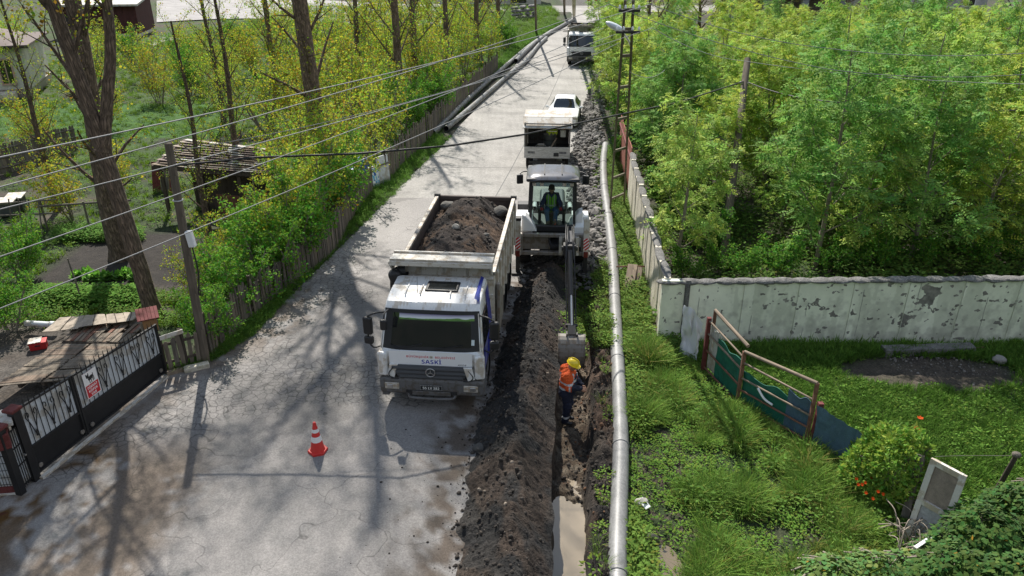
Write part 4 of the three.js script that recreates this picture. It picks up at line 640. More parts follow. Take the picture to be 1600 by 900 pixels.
  mesh('rail', [-1, 1].map((s) => bar(P1.clone().addScaledVector(d, 0.2).add(V(s * 0.12, 0.1, 0)), P1.clone().addScaledVector(d, 2.35).add(V(s * 0.12, 0.06, 0)), 0.025, 0.07)), M.darkMetal, dp);
  mesh('link', [bar(P1.clone().addScaledVector(d, 2.3).add(V(0, 0.16, 0.1)), P2.clone().add(V(0, 0.16, 0.16)), 0.2, 0.06), rod(P1.clone().addScaledVector(d, 2.3).add(V(-0.16, 0.14, 0.06)), P1.clone().addScaledVector(d, 2.3).add(V(0.16, 0.14, 0.06)), 0.045)], M.darkMetal, dp);
  const bk = new THREE.Group(); bk.name = 'bucket'; bk.position.copy(P2); bk.scale.setScalar(1.2); t.add(bk);
  const bkm = std(L3(0.22, 0.205, 0.185), 0.6, { metalness: 0.2, map: rep(T.grime, 3) }), arc = []; for (let i = 0; i <= 14; i++) { const a = lerp(1.45, -1.8, i / 14); arc.push([Math.cos(a), Math.sin(a)]); }   // back of the bucket towards +z
  const outer = arc.map(([c, s]) => [c * 0.36 + 0.04, s * 0.42 - 0.28]), inner = arc.map(([c, s]) => [c * 0.335 + 0.04, s * 0.395 - 0.28]).reverse();
  const shell = prism([...outer, ...inner], 0.56); mesh('shell', muv(xf(shell, 0.28, 0, 0, 0, -PI / 2, 0)), bkm, bk);
  for (const s of [-1, 1]) mesh('side_plate', muv(xf(prism([...outer, [-0.16, -0.25]], 0.025), s * 0.28 + 0.012, 0, 0, 0, -PI / 2, 0)), bkm, bk);
  mesh('hanger', [box(0.03, 0.3, 0.26, -0.11, 0.02, 0.05), box(0.03, 0.3, 0.26, 0.11, 0.02, 0.05), rod(V(-0.16, 0.02, 0), V(0.16, 0.02, 0), 0.04)], M.darkMetal, bk);
  for (let i = 0; i < 5; i++) mesh('tooth', rbox(0.06, 0.05, 0.18, 0.01, -0.24 + i * 0.12, -0.7, -0.12, 0.3), M.steel, bk);
}

// box van, open at the back; rear face at z = 0
{
  const t = thing('box_van', 'small grey-white box van open at the back behind the backhoe loader', 'box van', g(854, 271).setY(0.01), -0.07);
  const W = 1.05, D = 1.9, skin = M.tarp;
  const tailPrint = print(512, 128, (x, w, h) => { x.fillStyle = '#b5b3ae'; x.fillRect(0, 0, w, h); const r = rng(4); for (let i = 0; i < 700; i++) { x.fillStyle = `rgba(${r() < 0.5 ? '110,105,98' : '215,213,208'},0.35)`; x.fillRect(r() * w, r() * h, 4 + r() * 50, 1 + r() * 3); } x.fillStyle = '#4c4d4f'; for (const x0 of [40, 395]) for (let i = 0; i < 5; i++) { x.fillRect(x0 + i * 16, 50, 13, 26); } });
  const tg = xf(new THREE.BoxGeometry(2 * W, 0.52, 0.05), 0, 0.98, 0); mesh('tailboard', tg, new THREE.MeshStandardMaterial({ map: tailPrint, roughness: 0.7 }), t);
  mesh('number_plate', rbox(0.24, 0.17, 0.03, 0.02, 0.42, 0.9, 0.04), M.black, t);
  mesh('floor', box(2 * W - 0.04, 0.08, D + 0.4, 0, 0.78, -D / 2 - 0.2), M.darkMetal, t);
  for (const s of [-1, 1]) mesh('side', box(0.05, 1.6, D + 0.4, s * (W - 0.02), 1.55, -D / 2 - 0.24), skin, t);
  mesh('front_wall', box(2 * W - 0.1, 1.6, 0.05, 0, 1.55, -D - 0.42), M.greyDust, t);
  const rf = mesh('roof', box(2 * W + 0.1, 0.05, 1.5, 0, 2.44, -1.32, 0.05, 0, 0), skin, t);
  mesh('rear_flap', box(2 * W + 0.14, 0.04, 0.8, 0, 2.3, -0.22, 0.42, 0, 0), skin, rf); mesh('seam', box(2 * W + 0.16, 0.03, 0.05, 0, 2.47, -0.6), M.darkMetal, rf);
  mesh('frame', [bar(V(-W + 0.02, 1.2, -0.02), V(-W + 0.02, 2.3, -0.02), 0.05, 0.05), bar(V(W - 0.02, 1.2, -0.02), V(W - 0.02, 2.3, -0.02), 0.05, 0.05), bar(V(-W, 2.3, -0.02), V(W, 2.3, -0.02), 0.05, 0.05)], M.greyDust, t);
  mesh('chassis', [box(0.9, 0.25, 4.6, 0, 0.55, -2.4), box(1.7, 0.12, 0.1, 0, 0.5, -0.1)], M.darkMetal, t);
  mesh('cab', muv(xf(prism([[0, 0.5], [1.6, 0.5], [1.62, 1.1], [1.3, 1.3], [0.9, 1.95], [0, 2.0]], 1.8, 0.04), -0.9, 0, -2.45, 0, PI / 2, 0)), M.whiteClean, t);
  for (const s of [-1, 1]) { wheel(t, s * 0.85, 0.38, -0.95, 0.38, 0.3); wheel(t, s * 0.8, 0.36, -3.3, 0.36, 0.22); }
  // what lies in it
  const P = t.position, put = (o, x, y, z) => { o.position.copy(V(x, y, z).applyAxisAngle(V(0, 1, 0), -0.07).add(P)); o.rotation.y = -0.07; return o; };
  const item = (name, label, cat, x, y, z, parts) => { const o = put(thing(name, label, cat, [0, 0, 0]), x, y, z); for (const [n, q, m] of parts) mesh(n, q, m, o); };
  item('hi_vis_vest', 'yellow-green vest hung under the roof of the box van', 'vest', 0.22, 1.95, -0.4, [['cloth', muv(grid(16, 10, (u, v) => V(lerp(-0.26, 0.24, u), 0.16 * Math.sin(PI * u) * (1 - v) - 0.2 * v + 0.05 * Math.sin(u * 19), 0.05 * Math.sin(u * 14 + v * 4)))), std(L3(0.32, 0.42, 0.03), 0.9, { side: THREE.DoubleSide })], ['stripe', box(0.4, 0.03, 0.01, 0, -0.06, 0.06), M.steel]]);
  item('canister', 'whitish canister on the upper shelf at the open back of the van', 'canister', 0.72, 1.78, -0.45, [['body', rbox(0.26, 0.34, 0.2, 0.05, 0, 0, 0), std(L3(0.4, 0.41, 0.38), 0.6)], ['cap', rod(V(0.05, 0.17, 0), V(0.05, 0.23, 0), 0.035), M.red]]);
  item('pump', 'grey motor pump with pale tank inside the box van', 'pump', -0.3, 1.02, -0.5, [['engine', rbox(0.34, 0.26, 0.3, 0.05, 0, 0, 0), M.grey], ['tank', rbox(0.32, 0.08, 0.24, 0.03, 0, 0.2, 0), M.dirtyWhite], ['frame', [tube([V(-0.2, -0.18, 0.18), V(-0.22, 0.2, 0.18), V(0.22, 0.2, 0.18), V(0.2, -0.18, 0.18)], 0.014, 24, 6)], M.steel]]);
  item('plank', 'short timber plank leaning inside the box van', 'plank', 0.3, 1.15, -0.35, [['board', bar(V(-0.3, -0.28, 0.1), V(0.12, 0.4, -0.1), 0.1, 0.03), M.woodPale]]);
  item('sack', 'pale sack lying on the floor of the box van', 'sack', 0.1, 0.98, -0.4, [['cloth', muv(xf(lump(61, 2, 0.25), 0, 0, 0, 0, 0, 0, 0.2)), M.tarp]]);
  item('sack', 'grey sack slumped by the left side of the box van', 'sack', -0.68, 0.98, -0.35, [['cloth', muv(xf(lump(62, 2, 0.25), 0, 0, 0, 0, 0, 0, 0.19)), std(L3(0.25, 0.25, 0.25), 0.9)]]);
  item('barrel', 'dark grey barrel standing deep inside the box van', 'barrel', 0.1, 1.25, -1.0, [['drum', rod(V(0, -0.4, 0), V(0, 0.35, 0), 0.3, 0.3, 20), std(L3(0.06, 0.07, 0.07), 0.5)], ['ring', [xf(new THREE.TorusGeometry(0.3, 0.02, 6, 24), 0, 0.1, 0, PI / 2), xf(new THREE.TorusGeometry(0.3, 0.02, 6, 24), 0, -0.15, 0, PI / 2)], M.darkMetal]]);
  item('tool_box', 'brownish tool box at the right edge of the van floor', 'tool box', 0.68, 0.95, -0.3, [['case', rbox(0.4, 0.2, 0.26, 0.03, 0, 0, 0), std(L3(0.2, 0.13, 0.08), 0.7)], ['handle', tube([V(-0.12, 0.1, 0), V(-0.1, 0.17, 0), V(0.1, 0.17, 0), V(0.12, 0.1, 0)], 0.012, 12, 6), M.black]]);
}

// saloon car facing the camera, front at z = 0
{
  const t = thing('car', 'white saloon car parked facing us behind the box van', 'car', g(878, 203).setY(0.01), -0.13);
  // sections along the length: z, half width low, half width high, y low, y belt, y top, half width top
  const S = [[0.0, 0.55, 0.6, 0.3, 0.55, 0.62, 0.5], [-0.08, 0.76, 0.78, 0.22, 0.62, 0.7, 0.66], [-0.35, 0.85, 0.87, 0.2, 0.72, 0.8, 0.72], [-0.9, 0.86, 0.88, 0.2, 0.84, 0.92, 0.72], [-1.25, 0.86, 0.88, 0.2, 0.9, 0.97, 0.72], [-1.95, 0.86, 0.88, 0.2, 0.93, 1.4, 0.56], [-2.5, 0.86, 0.88, 0.2, 0.94, 1.46, 0.56], [-3.1, 0.86, 0.88, 0.2, 0.95, 1.42, 0.55], [-3.75, 0.85, 0.87, 0.22, 0.96, 1.06, 0.62], [-4.25, 0.8, 0.82, 0.26, 0.92, 1.0, 0.62], [-4.38, 0.7, 0.72, 0.34, 0.84, 0.9, 0.55]];
  const curve = (k, v) => { const x = v * (S.length - 1), i = Math.min(S.length - 2, Math.floor(x)), f = x - i, a = S[Math.max(0, i - 1)][k], b = S[i][k], c = S[i + 1][k], d = S[Math.min(S.length - 1, i + 2)][k]; return k === 0 ? lerp(b, c, f) : lerp(b, c, f * f * (3 - 2 * f)) + 0 * (a + d); };
  const ring = (u, v) => { const [z, a, b, y0, yb, yt, c] = [0, 1, 2, 3, 4, 5, 6].map((k) => curve(k, v)), w = u * 2 - 1, s = Math.sign(w) || 1, q = Math.abs(w); let x, y; if (q > 0.78) { const f = (1 - q) / 0.22; x = lerp(a, b, f * 0.5); y = lerp(y0, lerp(y0, yb, 0.5), f); } else if (q > 0.55) { const f = (0.78 - q) / 0.23; x = lerp((a + b) / 2, b, Math.sin(f * PI / 2)); y = lerp(lerp(y0, yb, 0.5), yb, f); } else if (q > 0.32) { const f = (0.55 - q) / 0.23; x = lerp(b, c, f); y = lerp(yb, yt - 0.03, f); } else { const f = 1 - q / 0.32; x = c * (1 - f); y = yt - 0.03 + 0.03 * Math.sqrt(f); } return V(s * x, y, z); };
  const bodyQ = grid(56, 60, ring); mesh('body', muv(bodyQ), M.whiteClean, t);
  mesh('underside', box(1.6, 0.12, 4.1, 0, 0.28, -2.2), M.black, t);
  const glassAt = (name, u0, u1, v0, v1) => mesh(name, grid(12, 10, (u, v) => { const p = ring(lerp(u0, u1, u), lerp(v0, v1, v)), q = ring(lerp(u0, u1, u), lerp(v0, v1, v) + 0.004); return p.add(V(p.x > 0 ? 0.008 : p.x < 0 ? -0.008 : 0, 0.012, 0.004)); }), M.glassDark, t);
  glassAt('windscreen', 0.36, 0.64, 0.405, 0.49); glassAt('rear_window', 0.37, 0.63, 0.71, 0.79);
  for (const [a, b] of [[0.24, 0.325], [0.76, 0.675]]) { glassAt('side_window', a, b, 0.47, 0.58); glassAt('side_window', a, b, 0.6, 0.71); }
  for (const s of [-1, 1]) {
    wheel(t, s * 0.8, 0.31, -0.85, 0.31, 0.2, M.steel); wheel(t, s * 0.8, 0.31, -3.45, 0.31, 0.2, M.steel);
    mesh('mirror', [rbox(0.18, 0.13, 0.1, 0.04, s * 1.0, 0.99, -1.5), rod(V(s * 0.84, 0.95, -1.5), V(s * 0.95, 0.96, -1.5), 0.03)], M.whiteClean, t);
    mesh('headlamp', rbox(0.34, 0.14, 0.3, 0.06, s * 0.66, 0.62, -0.14, -0.5, s * 0.4, 0), M.lens, t);
    mesh('door_handle', rbox(0.03, 0.03, 0.16, 0.01, s * 0.885, 0.84, -2.5), M.whiteClean, t);
    mesh('door_seam', [-1.5, -2.35, -3.2].map((z) => box(0.01, 0.55, 0.012, s * 0.877, 0.62, z)), M.black, t);
  }
  mesh('grille', [rbox(0.7, 0.1, 0.06, 0.03, 0, 0.56, 0.0), rbox(1.0, 0.12, 0.06, 0.03, 0, 0.34, -0.02)], M.black, t); mesh('badge', xf(new THREE.TorusGeometry(0.04, 0.012, 6, 16), 0, 0.6, 0.03), M.steel, t);
  mesh('number_plate', box(0.46, 0.1, 0.02, 0, 0.45, 0.02), std(L3(0.7, 0.7, 0.7), 0.5), t);
}

// traffic cones
{
  const cone = (label, p) => {
    const t = thing('traffic_cone', label, 'traffic cone', p, 0.3); const red = std(L3(0.62, 0.035, 0.03), 0.5), h = 0.74, R = (y) => lerp(0.15, 0.032, y / h);
    const hex = []; for (let i = 0; i < 6; i++) hex.push([Math.cos(i * PI / 3) * 0.215, Math.sin(i * PI / 3) * 0.215]);
    mesh('base', muv(xf(prism(hex, 0.045, 0.012), 0, 0.0, 0, -PI / 2, 0, 0)), red, t);
    mesh('body', new THREE.LatheGeometry([[0.17, 0.045], [0.15, 0.07], [0.032, h], [0.026, h + 0.015], [0.0, h + 0.015]].map(([a, b]) => new THREE.Vector2(a, b)), 28), red, t);
    for (const [a, b] of [[0.29, 0.42], [0.52, 0.6]]) mesh('reflective_band', new THREE.LatheGeometry([[R(a) + 0.012, a], [R(b) + 0.01, b]].map(([x, y]) => new THREE.Vector2(x, y)), 28), std(L3(0.78, 0.78, 0.77), 0.4), t);
    return t;
  };
  cone('red and white traffic cone standing alone on the near cracked road', g(497, 706).setY(0.02));
  cone('small distant red traffic cone at the road edge beside the far truck', g(940, 84).setY(0.02));
}

// ---------- people ----------
// a closed surface round tapered bones [a, b, ra, rb], smoothly joined
function flesh(bones, cell, k, keep, fold = 0) {
  const lo = V(1e9, 1e9, 1e9), hi = V(-1e9, -1e9, -1e9);
  for (const [a, b, ra, rb] of bones) for (const [p, r] of [[a, ra], [b, rb]]) { lo.min(p.clone().subScalar(r + 0.05)); hi.max(p.clone().addScalar(r + 0.05)); }
  const c = lo.clone().add(hi).multiplyScalar(0.5), half = Math.max(hi.x - lo.x, hi.y - lo.y, hi.z - lo.z) / 2, n = Math.ceil(2 * half / cell) + 2;
  const mc = new MarchingCubes(n, new THREE.MeshStandardMaterial(), false, false, 400000); mc.isolation = 0;
  const B = bones.map(([a, b, ra, rb]) => { const d = b.clone().sub(a); return [a.x, a.y, a.z, d.x, d.y, d.z, d.lengthSq() || 1e-9, ra, rb - ra]; });
  const hs = n / 2; mc.field.fill(-1);
  const rng3 = [[lo.x, hi.x, c.x], [lo.y, hi.y, c.y], [lo.z, hi.z, c.z]].map(([l, h, m]) => [Math.max(1, Math.floor((l - m) / half * hs + hs)), Math.min(n - 2, Math.ceil((h - m) / half * hs + hs))]);
  for (let z = rng3[2][0]; z <= rng3[2][1]; z++) for (let y = rng3[1][0]; y <= rng3[1][1]; y++) for (let x = rng3[0][0]; x <= rng3[0][1]; x++) {
    const px = c.x + (x - hs) / hs * half, py = c.y + (y - hs) / hs * half, pz = c.z + (z - hs) / hs * half; let e = 0, m = 1e9; const ds = [];
    for (const q of B) { const ux = px - q[0], uy = py - q[1], uz = pz - q[2], t = clamp((ux * q[3] + uy * q[4] + uz * q[5]) / q[6]), dx = ux - q[3] * t, dy = uy - q[4] * t, dz = uz - q[5] * t, d = Math.sqrt(dx * dx + dy * dy + dz * dz) - q[7] - q[8] * t; ds.push(d); if (d < m) m = d; }
    for (const d of ds) if (d < m + 4 * k) e += Math.exp((m - d) / k);
    let f = m - k * Math.log(e); if (fold) f += fold * (vn(px * 14 + py * 9, py * 20 - pz * 16, 301) + 0.6 * vn(px * 30 - pz * 12, py * 38 + px * 8, 302) - 0.8); if (keep) f = Math.max(f, -keep(px, py, pz)); mc.field[x + y * n + z * n * n] = -f;
  }
  mc.update(); const cnt = mc.count, q = new THREE.BufferGeometry(), p = new Float32Array(cnt * 3);
  for (let i = 0; i < cnt; i++) { p[i * 3] = mc.positionArray[i * 3] * half + c.x; p[i * 3 + 1] = mc.positionArray[i * 3 + 1] * half + c.y; p[i * 3 + 2] = mc.positionArray[i * 3 + 2] * half + c.z; }
  const nn = new Float32Array(cnt * 3); for (let i = 0; i < cnt * 3; i++) nn[i] = mc.normalArray[i];
  q.setAttribute('position', new THREE.BufferAttribute(p, 3)); q.setAttribute('normal', new THREE.BufferAttribute(nn, 3)); return q;
}
function paint(q, f) { const p = q.attributes.position, c = new Float32Array(p.count * 3); for (let i = 0; i < p.count; i++) c.set(f(p.getX(i), p.getY(i), p.getZ(i)), i * 3); q.setAttribute('color', new THREE.BufferAttribute(c, 3)); return muv(q); }
const SKIN = [0.36, 0.19, 0.12];
const skinMat = std(0xffffff, 0.6, { vertexColors: true }), clothMat = std(0xffffff, 0.9, { vertexColors: true, map: rep(T.cloth, 3) });
// head looking along +z, centre at o, then turned
function headBones(o, yaw, pitch) {
  const m = new THREE.Matrix4().makeRotationFromEuler(new THREE.Euler(pitch, yaw, 0, 'YXZ')), P = (x, y, z) => V(x, y, z).applyMatrix4(m).add(o);
  return { P, bones: [[P(0, 0.04, -0.015), P(0, 0.03, 0.0), 0.098, 0.092], [P(0, 0.0, 0.03), P(0, -0.075, 0.05), 0.072, 0.048], [P(0, 0.01, 0.09), P(0, -0.025, 0.112), 0.012, 0.018], [P(-0.02, -0.055, 0.092), P(0.02, -0.055, 0.092), 0.013, 0.013], [P(-0.04, 0.025, 0.085), P(0.04, 0.025, 0.085), 0.016, 0.016], [P(0.09, 0.01, -0.01), P(0.094, -0.03, -0.005), 0.02, 0.014], [P(-0.09, 0.01, -0.01), P(-0.094, -0.03, -0.005), 0.02, 0.014], [P(0, -0.05, -0.01), P(0, -0.15, -0.03), 0.056, 0.06]] };
}
// hand from wrist w along d, palm facing n; curl 0..1
function handBones(w, d, n, curl) {
  const s = d.clone().cross(n).normalize(), at = (a, b, c) => w.clone().addScaledVector(d, a).addScaledVector(s, b).addScaledVector(n, c), out = [];
  for (const x of [-0.03, -0.01, 0.01, 0.03]) out.push([at(0.0, x * 0.7, 0), at(0.085, x, 0.004), 0.016, 0.013]);
  [[-0.031, 0.85], [-0.0105, 1], [0.0105, 0.95], [0.031, 0.75]].forEach(([x, L]) => { let p = at(0.088, x, 0.004), a = 0.25 + curl * 0.5; for (const l of [0.042, 0.026, 0.021]) { const q = p.clone().addScaledVector(d, Math.cos(a) * l * L).addScaledVector(n, Math.sin(a) * l * L); out.push([p, q, 0.0095, 0.008]); p = q; a += 0.25 + curl * 0.75; } });
  const t0 = at(0.025, -0.03, 0.005), t1 = at(0.06, -0.055, 0.02), t2 = at(0.092, -0.05, 0.035 + 0.012 * curl); out.push([t0, t1, 0.015, 0.011], [t1, t2, 0.011, 0.009]); return out;
}
{
  // the worker in the trench: facing the right bank, head bowed, both hands in front
  const base = g(884, 664, -0.6); base.y = -0.5;
  const t = thing('person', 'worker in orange hi-vis jacket and yellow helmet standing in the trench looking down', 'person', base, 1.0);   // +z of the figure turned to face right and towards us a little
  t.rotation.y = 1.25;
  const hipL = V(0.09, 0.9, 0), hipR = V(-0.09, 0.9, 0), kneeL = V(0.11, 0.48, 0.04), kneeR = V(-0.1, 0.48, 0.05), ankL = V(0.12, 0.09, -0.02), ankR = V(-0.11, 0.09, 0.0), chest = V(0, 1.28, 0.03), neck = V(0, 1.46, 0.05), shL = V(0.2, 1.4, 0.03), shR = V(-0.2, 1.4, 0.03), elL = V(0.26, 1.12, 0.1), elR = V(-0.25, 1.13, 0.12), wrL = V(0.1, 1.06, 0.33), wrR = V(-0.06, 1.05, 0.34), head = V(0, 1.6, 0.11);
  const H = headBones(head, 0.05, 0.5);
  const parts = [flesh([...H.bones, [neck, head.clone().add(V(0, -0.08, -0.05)), 0.06, 0.055]], 0.006, 0.014)];
  parts.push(flesh(handBones(wrL, V(-0.25, -0.25, 0.93).normalize(), V(-0.6, -0.75, -0.2).normalize(), 0.7), 0.0042, 0.004), flesh(handBones(wrR, V(0.2, -0.2, 0.95).normalize(), V(0.6, -0.75, 0.1).normalize(), 0.7), 0.0042, 0.004));
  const core = flesh([[V(0, 0.95, 0), chest, 0.135, 0.14], [V(-0.1, 1.36, 0.03), V(0.1, 1.36, 0.03), 0.1, 0.1], [hipL, kneeL, 0.085, 0.06], [hipR, kneeR, 0.085, 0.06], [kneeL, ankL, 0.058, 0.042], [kneeR, ankR, 0.058, 0.042], [shL, elL, 0.06, 0.045], [shR, elR, 0.06, 0.045], [elL, wrL, 0.043, 0.03], [elR, wrR, 0.043, 0.03], [chest, neck, 0.1, 0.06]], 0.016, 0.025);
  mesh('body', paint(merge([core, ...parts]), () => SKIN), skinMat, t);
  const OR = [0.85, 0.12, 0.02], NV = [0.012, 0.016, 0.04], RF = [0.62, 0.63, 0.64];
  const jk = flesh([[V(0, 0.84, 0), V(0, 1.08, 0.01), 0.2, 0.175], [V(0, 1.08, 0.01), chest, 0.175, 0.18], [V(-0.13, 1.37, 0.03), V(0.13, 1.37, 0.03), 0.125, 0.125], [shL, elL, 0.092, 0.078], [shR, elR, 0.092, 0.078], [elL, wrL, 0.077, 0.055], [elR, wrR, 0.077, 0.055], [V(-0.07, 1.49, -0.03), V(0.07, 1.49, -0.03), 0.075, 0.075], [V(0, 1.43, -0.09), V(0, 1.5, -0.1), 0.1, 0.07], [V(-0.12, 1.25, 0), V(0.12, 1.25, 0), 0.14, 0.14]], 0.0125, 0.03, (x, y) => y - 0.8 + 0.02 * Math.sin(x * 40), 0.022);
  mesh('jacket', paint(jk, (x, y, z) => { const arm = z > 0.19 || Math.abs(x) > 0.245, low = arm ? z > 0.18 : y < 1.0; const st = arm ? (Math.abs(z - 0.14) < 0.022 && y < 1.2) || Math.abs(y - 1.24) < 0.022 : Math.abs(y - 1.025) < 0.026 || Math.abs(y - 1.24) < 0.024 || (Math.abs(Math.abs(x) - 0.12) < 0.022 && y > 1.24 && y < 1.44); return st ? RF : low ? NV : OR; }), clothMat, t);
  const tr = flesh([[V(-0.07, 0.9, 0), V(0.07, 0.9, 0), 0.15, 0.15], [hipL, kneeL, 0.12, 0.095], [hipR, kneeR, 0.12, 0.095], [kneeL, ankL, 0.092, 0.08], [kneeR, ankR, 0.092, 0.08]], 0.014, 0.02, (x, y) => 0.98 - y, 0.024);
  mesh('trousers', paint(tr, (x, y) => (y > 0.2 && y < 0.25 ? RF : [0.013, 0.018, 0.045])), clothMat, t);
  for (const a of [ankL, ankR]) mesh('boot', muv(flesh([[a.clone().add(V(0, 0.1, 0)), a.clone().add(V(0, -0.03, 0)), 0.07, 0.055], [a.clone().add(V(0, -0.035, -0.03)), a.clone().add(V(0, -0.045, 0.16)), 0.052, 0.042]], 0.01, 0.02)), M.black, t);
  const hm = new THREE.Group(); hm.name = 'helmet'; hm.position.copy(head).add(V(0, 0.055, 0.01)); hm.rotation.x = 0.42; t.add(hm);
  const yel = new THREE.MeshPhysicalMaterial({ color: L3(0.8, 0.58, 0.015), roughness: 0.4, clearcoat: 0.4 });
  mesh('shell', xf(new THREE.SphereGeometry(0.135, 28, 14, 0, 2 * PI, 0, PI / 2), 0, 0, 0), yel, hm).scale.set(0.95, 0.98, 1.12);
  mesh('brim', [xf(new THREE.CylinderGeometry(0.15, 0.155, 0.014, 28), 0, 0.005, 0.0), xf(new THREE.CylinderGeometry(0.11, 0.115, 0.014, 20), 0, -0.004, 0.085)], yel, hm);
  mesh('ridge', [tube([V(0, 0.05, 0.145), V(0, 0.125, 0.08), V(0, 0.142, 0), V(0, 0.125, -0.08), V(0, 0.05, -0.145)], 0.014, 16, 6)], yel, hm);
}
{
  // the operator in the cab: seated, facing us over the dig
  const t = thing('person', 'operator in green hi-vis vest and jeans seated in the backhoe cab', 'person', BHPOS.clone(), BHTURN);
  const S = V(-0.04, 1.78, -1.3), q = (x, y, z) => V(x, y, z).add(S);
  const hipL = q(0.1, 0.08, 0.02), hipR = q(-0.1, 0.08, 0.02), knL = q(0.16, 0.12, 0.42), knR = q(-0.15, 0.12, 0.42), anL = q(0.12, -0.27, 0.5), anR = q(-0.1, -0.27, 0.5), chest = q(0, 0.44, 0), neck = q(0, 0.6, 0.03), shL = q(0.19, 0.53, 0.02), shR = q(-0.19, 0.53, 0.02), elL = q(0.3, 0.28, 0.08), elR = q(-0.3, 0.28, 0.08), wrL = q(0.34, 0.2, 0.28), wrR = q(-0.34, 0.2, 0.28), head = q(0, 0.76, 0.06);
  const H = headBones(head, 0.05, 0.3);
  const core = flesh([[q(0, 0.12, 0), chest, 0.13, 0.13], [hipL, knL, 0.08, 0.06], [hipR, knR, 0.08, 0.06], [knL, anL, 0.055, 0.04], [knR, anR, 0.055, 0.04], [shL, elL, 0.055, 0.045], [shR, elR, 0.055, 0.045], [elL, wrL, 0.042, 0.03], [elR, wrR, 0.042, 0.03], [chest, neck, 0.09, 0.058], [q(-0.1, 0.5, 0.02), q(0.1, 0.5, 0.02), 0.09, 0.09]], 0.016, 0.025);
  const hd = flesh([...H.bones, [neck, head.clone().add(V(0, -0.09, -0.03)), 0.058, 0.055]], 0.006, 0.014);
  mesh('body', paint(merge([core, hd, flesh(handBones(wrL, V(0, -0.1, 1).normalize(), V(-1, -0.2, 0).normalize(), 0.9), 0.0045, 0.004), flesh(handBones(wrR, V(0, -0.1, 1).normalize(), V(1, -0.2, 0).normalize(), 0.9), 0.0045, 0.004)]), () => SKIN), skinMat, t);
  mesh('shirt', paint(flesh([[q(0, 0.06, 0), chest, 0.155, 0.155], [q(-0.12, 0.5, 0.02), q(0.12, 0.5, 0.02), 0.11, 0.11], [shL, elL, 0.078, 0.066], [shR, elR, 0.078, 0.066], [elL, wrL, 0.064, 0.05], [elR, wrR, 0.064, 0.05], [q(-0.04, 0.6, 0), q(0.04, 0.6, 0), 0.07, 0.07]], 0.014, 0.025), () => [0.025, 0.045, 0.13]), clothMat, t);
  mesh('vest', paint(flesh([[q(0, 0.07, 0.005), chest.clone().add(V(0, 0, 0.01)), 0.168, 0.168], [q(-0.11, 0.5, 0.02), q(0.11, 0.5, 0.02), 0.122, 0.122]], 0.012, 0.025, (x, y, z) => Math.min(0.21 - Math.abs(x - S.x), z - S.z > 0.05 ? Math.abs(x - S.x) + (0.62 - (y - S.y)) * 0.8 - 0.1 : 1)), (x, y, z) => (Math.abs(y - S.y - 0.24) < 0.025 || Math.abs(Math.abs(x - S.x) - 0.1) < 0.02 ? [0.55, 0.58, 0.5] : Math.abs(x - S.x) < 0.012 ? [0.03, 0.04, 0.05] : [0.24, 0.62, 0.03])), clothMat, t);
  mesh('jeans', paint(flesh([[q(-0.08, 0.08, 0), q(0.08, 0.08, 0), 0.14, 0.14], [hipL, knL, 0.105, 0.082], [hipR, knR, 0.105, 0.082], [knL, anL, 0.078, 0.062], [knR, anR, 0.078, 0.062]], 0.014, 0.02), () => [0.06, 0.12, 0.25]), clothMat, t);
  mesh('hair', muv(flesh([[H.P(0, 0.065, -0.03), H.P(0, 0.06, 0.01), 0.102, 0.094], [H.P(0, 0.0, -0.06), H.P(0, -0.05, -0.06), 0.07, 0.05]], 0.008, 0.02)), std(L3(0.012, 0.01, 0.009), 0.8), t);
  mesh('beard', muv(flesh([[H.P(-0.05, -0.05, 0.05), H.P(0, -0.095, 0.07), 0.03, 0.035], [H.P(0.05, -0.05, 0.05), H.P(0, -0.095, 0.07), 0.03, 0.035]], 0.007, 0.012)), std(L3(0.015, 0.012, 0.01), 0.9), t);
  for (const [w, s] of [[wrL, -1], [wrR, 1]]) mesh('glove', muv(flesh(handBones(w.clone().add(V(0, 0, -0.005)), V(0, -0.1, 1).normalize(), V(s, -0.2, 0).normalize(), 0.9).map(([a, b, c, d]) => [a, b, c + 0.005, d + 0.005]), 0.005, 0.006)), std(L3(0.32, 0.02, 0.03), 0.8), t);
  for (const a of [anL, anR]) mesh('boot', muv(flesh([[a.clone().add(V(0, 0.06, 0)), a.clone().add(V(0, -0.03, 0)), 0.066, 0.05], [a.clone().add(V(0, -0.035, -0.02)), a.clone().add(V(0, -0.045, 0.15)), 0.048, 0.04]], 0.01, 0.02)), std(L3(0.12, 0.09, 0.07), 0.8), t);
}

// ---------- walls ----------
{
  const t = thing('precast_wall', 'grey concrete slab wall running away along the verge beside the long pipe', 'wall', [0, 0, 0]);
  const n = 11, a = CORNER.clone().add(V(0.1, 0, -0.15)), b = WALLFAR, dir = b.clone().sub(a), L = dir.length() / n, ang = Math.atan2(dir.x, dir.z), r = rng(31), P = (k) => a.clone().lerp(b, k / n);
  for (let i = 0; i < n; i++) {
    const c = P(i + 0.5), h = 1.8 + 0.12 * r() + 0.012 * i, w = (r() - 0.5) * 0.04;
    mesh('panel', box(0.15, h, L - 0.135, c.x + w, h / 2 - 0.05, c.z, 0, ang, (r() - 0.5) * 0.02), M.wallc, t);
    const p = P(i), hp = h + 0.03 * r(); mesh('post', rbox(0.18, hp, 0.15, 0.015, p.x, hp / 2 - 0.05, p.z, 0, ang, (r() - 0.5) * 0.02), M.wallc, t);
    const q = lump(70 + i, 2, 0.12); q.scale(0.13, 0.07, L * 0.56); mesh('coping', muv(xf(q, c.x + w, h - 0.06, c.z, 0, ang, 0)), M.wallTop, t);
  }
}
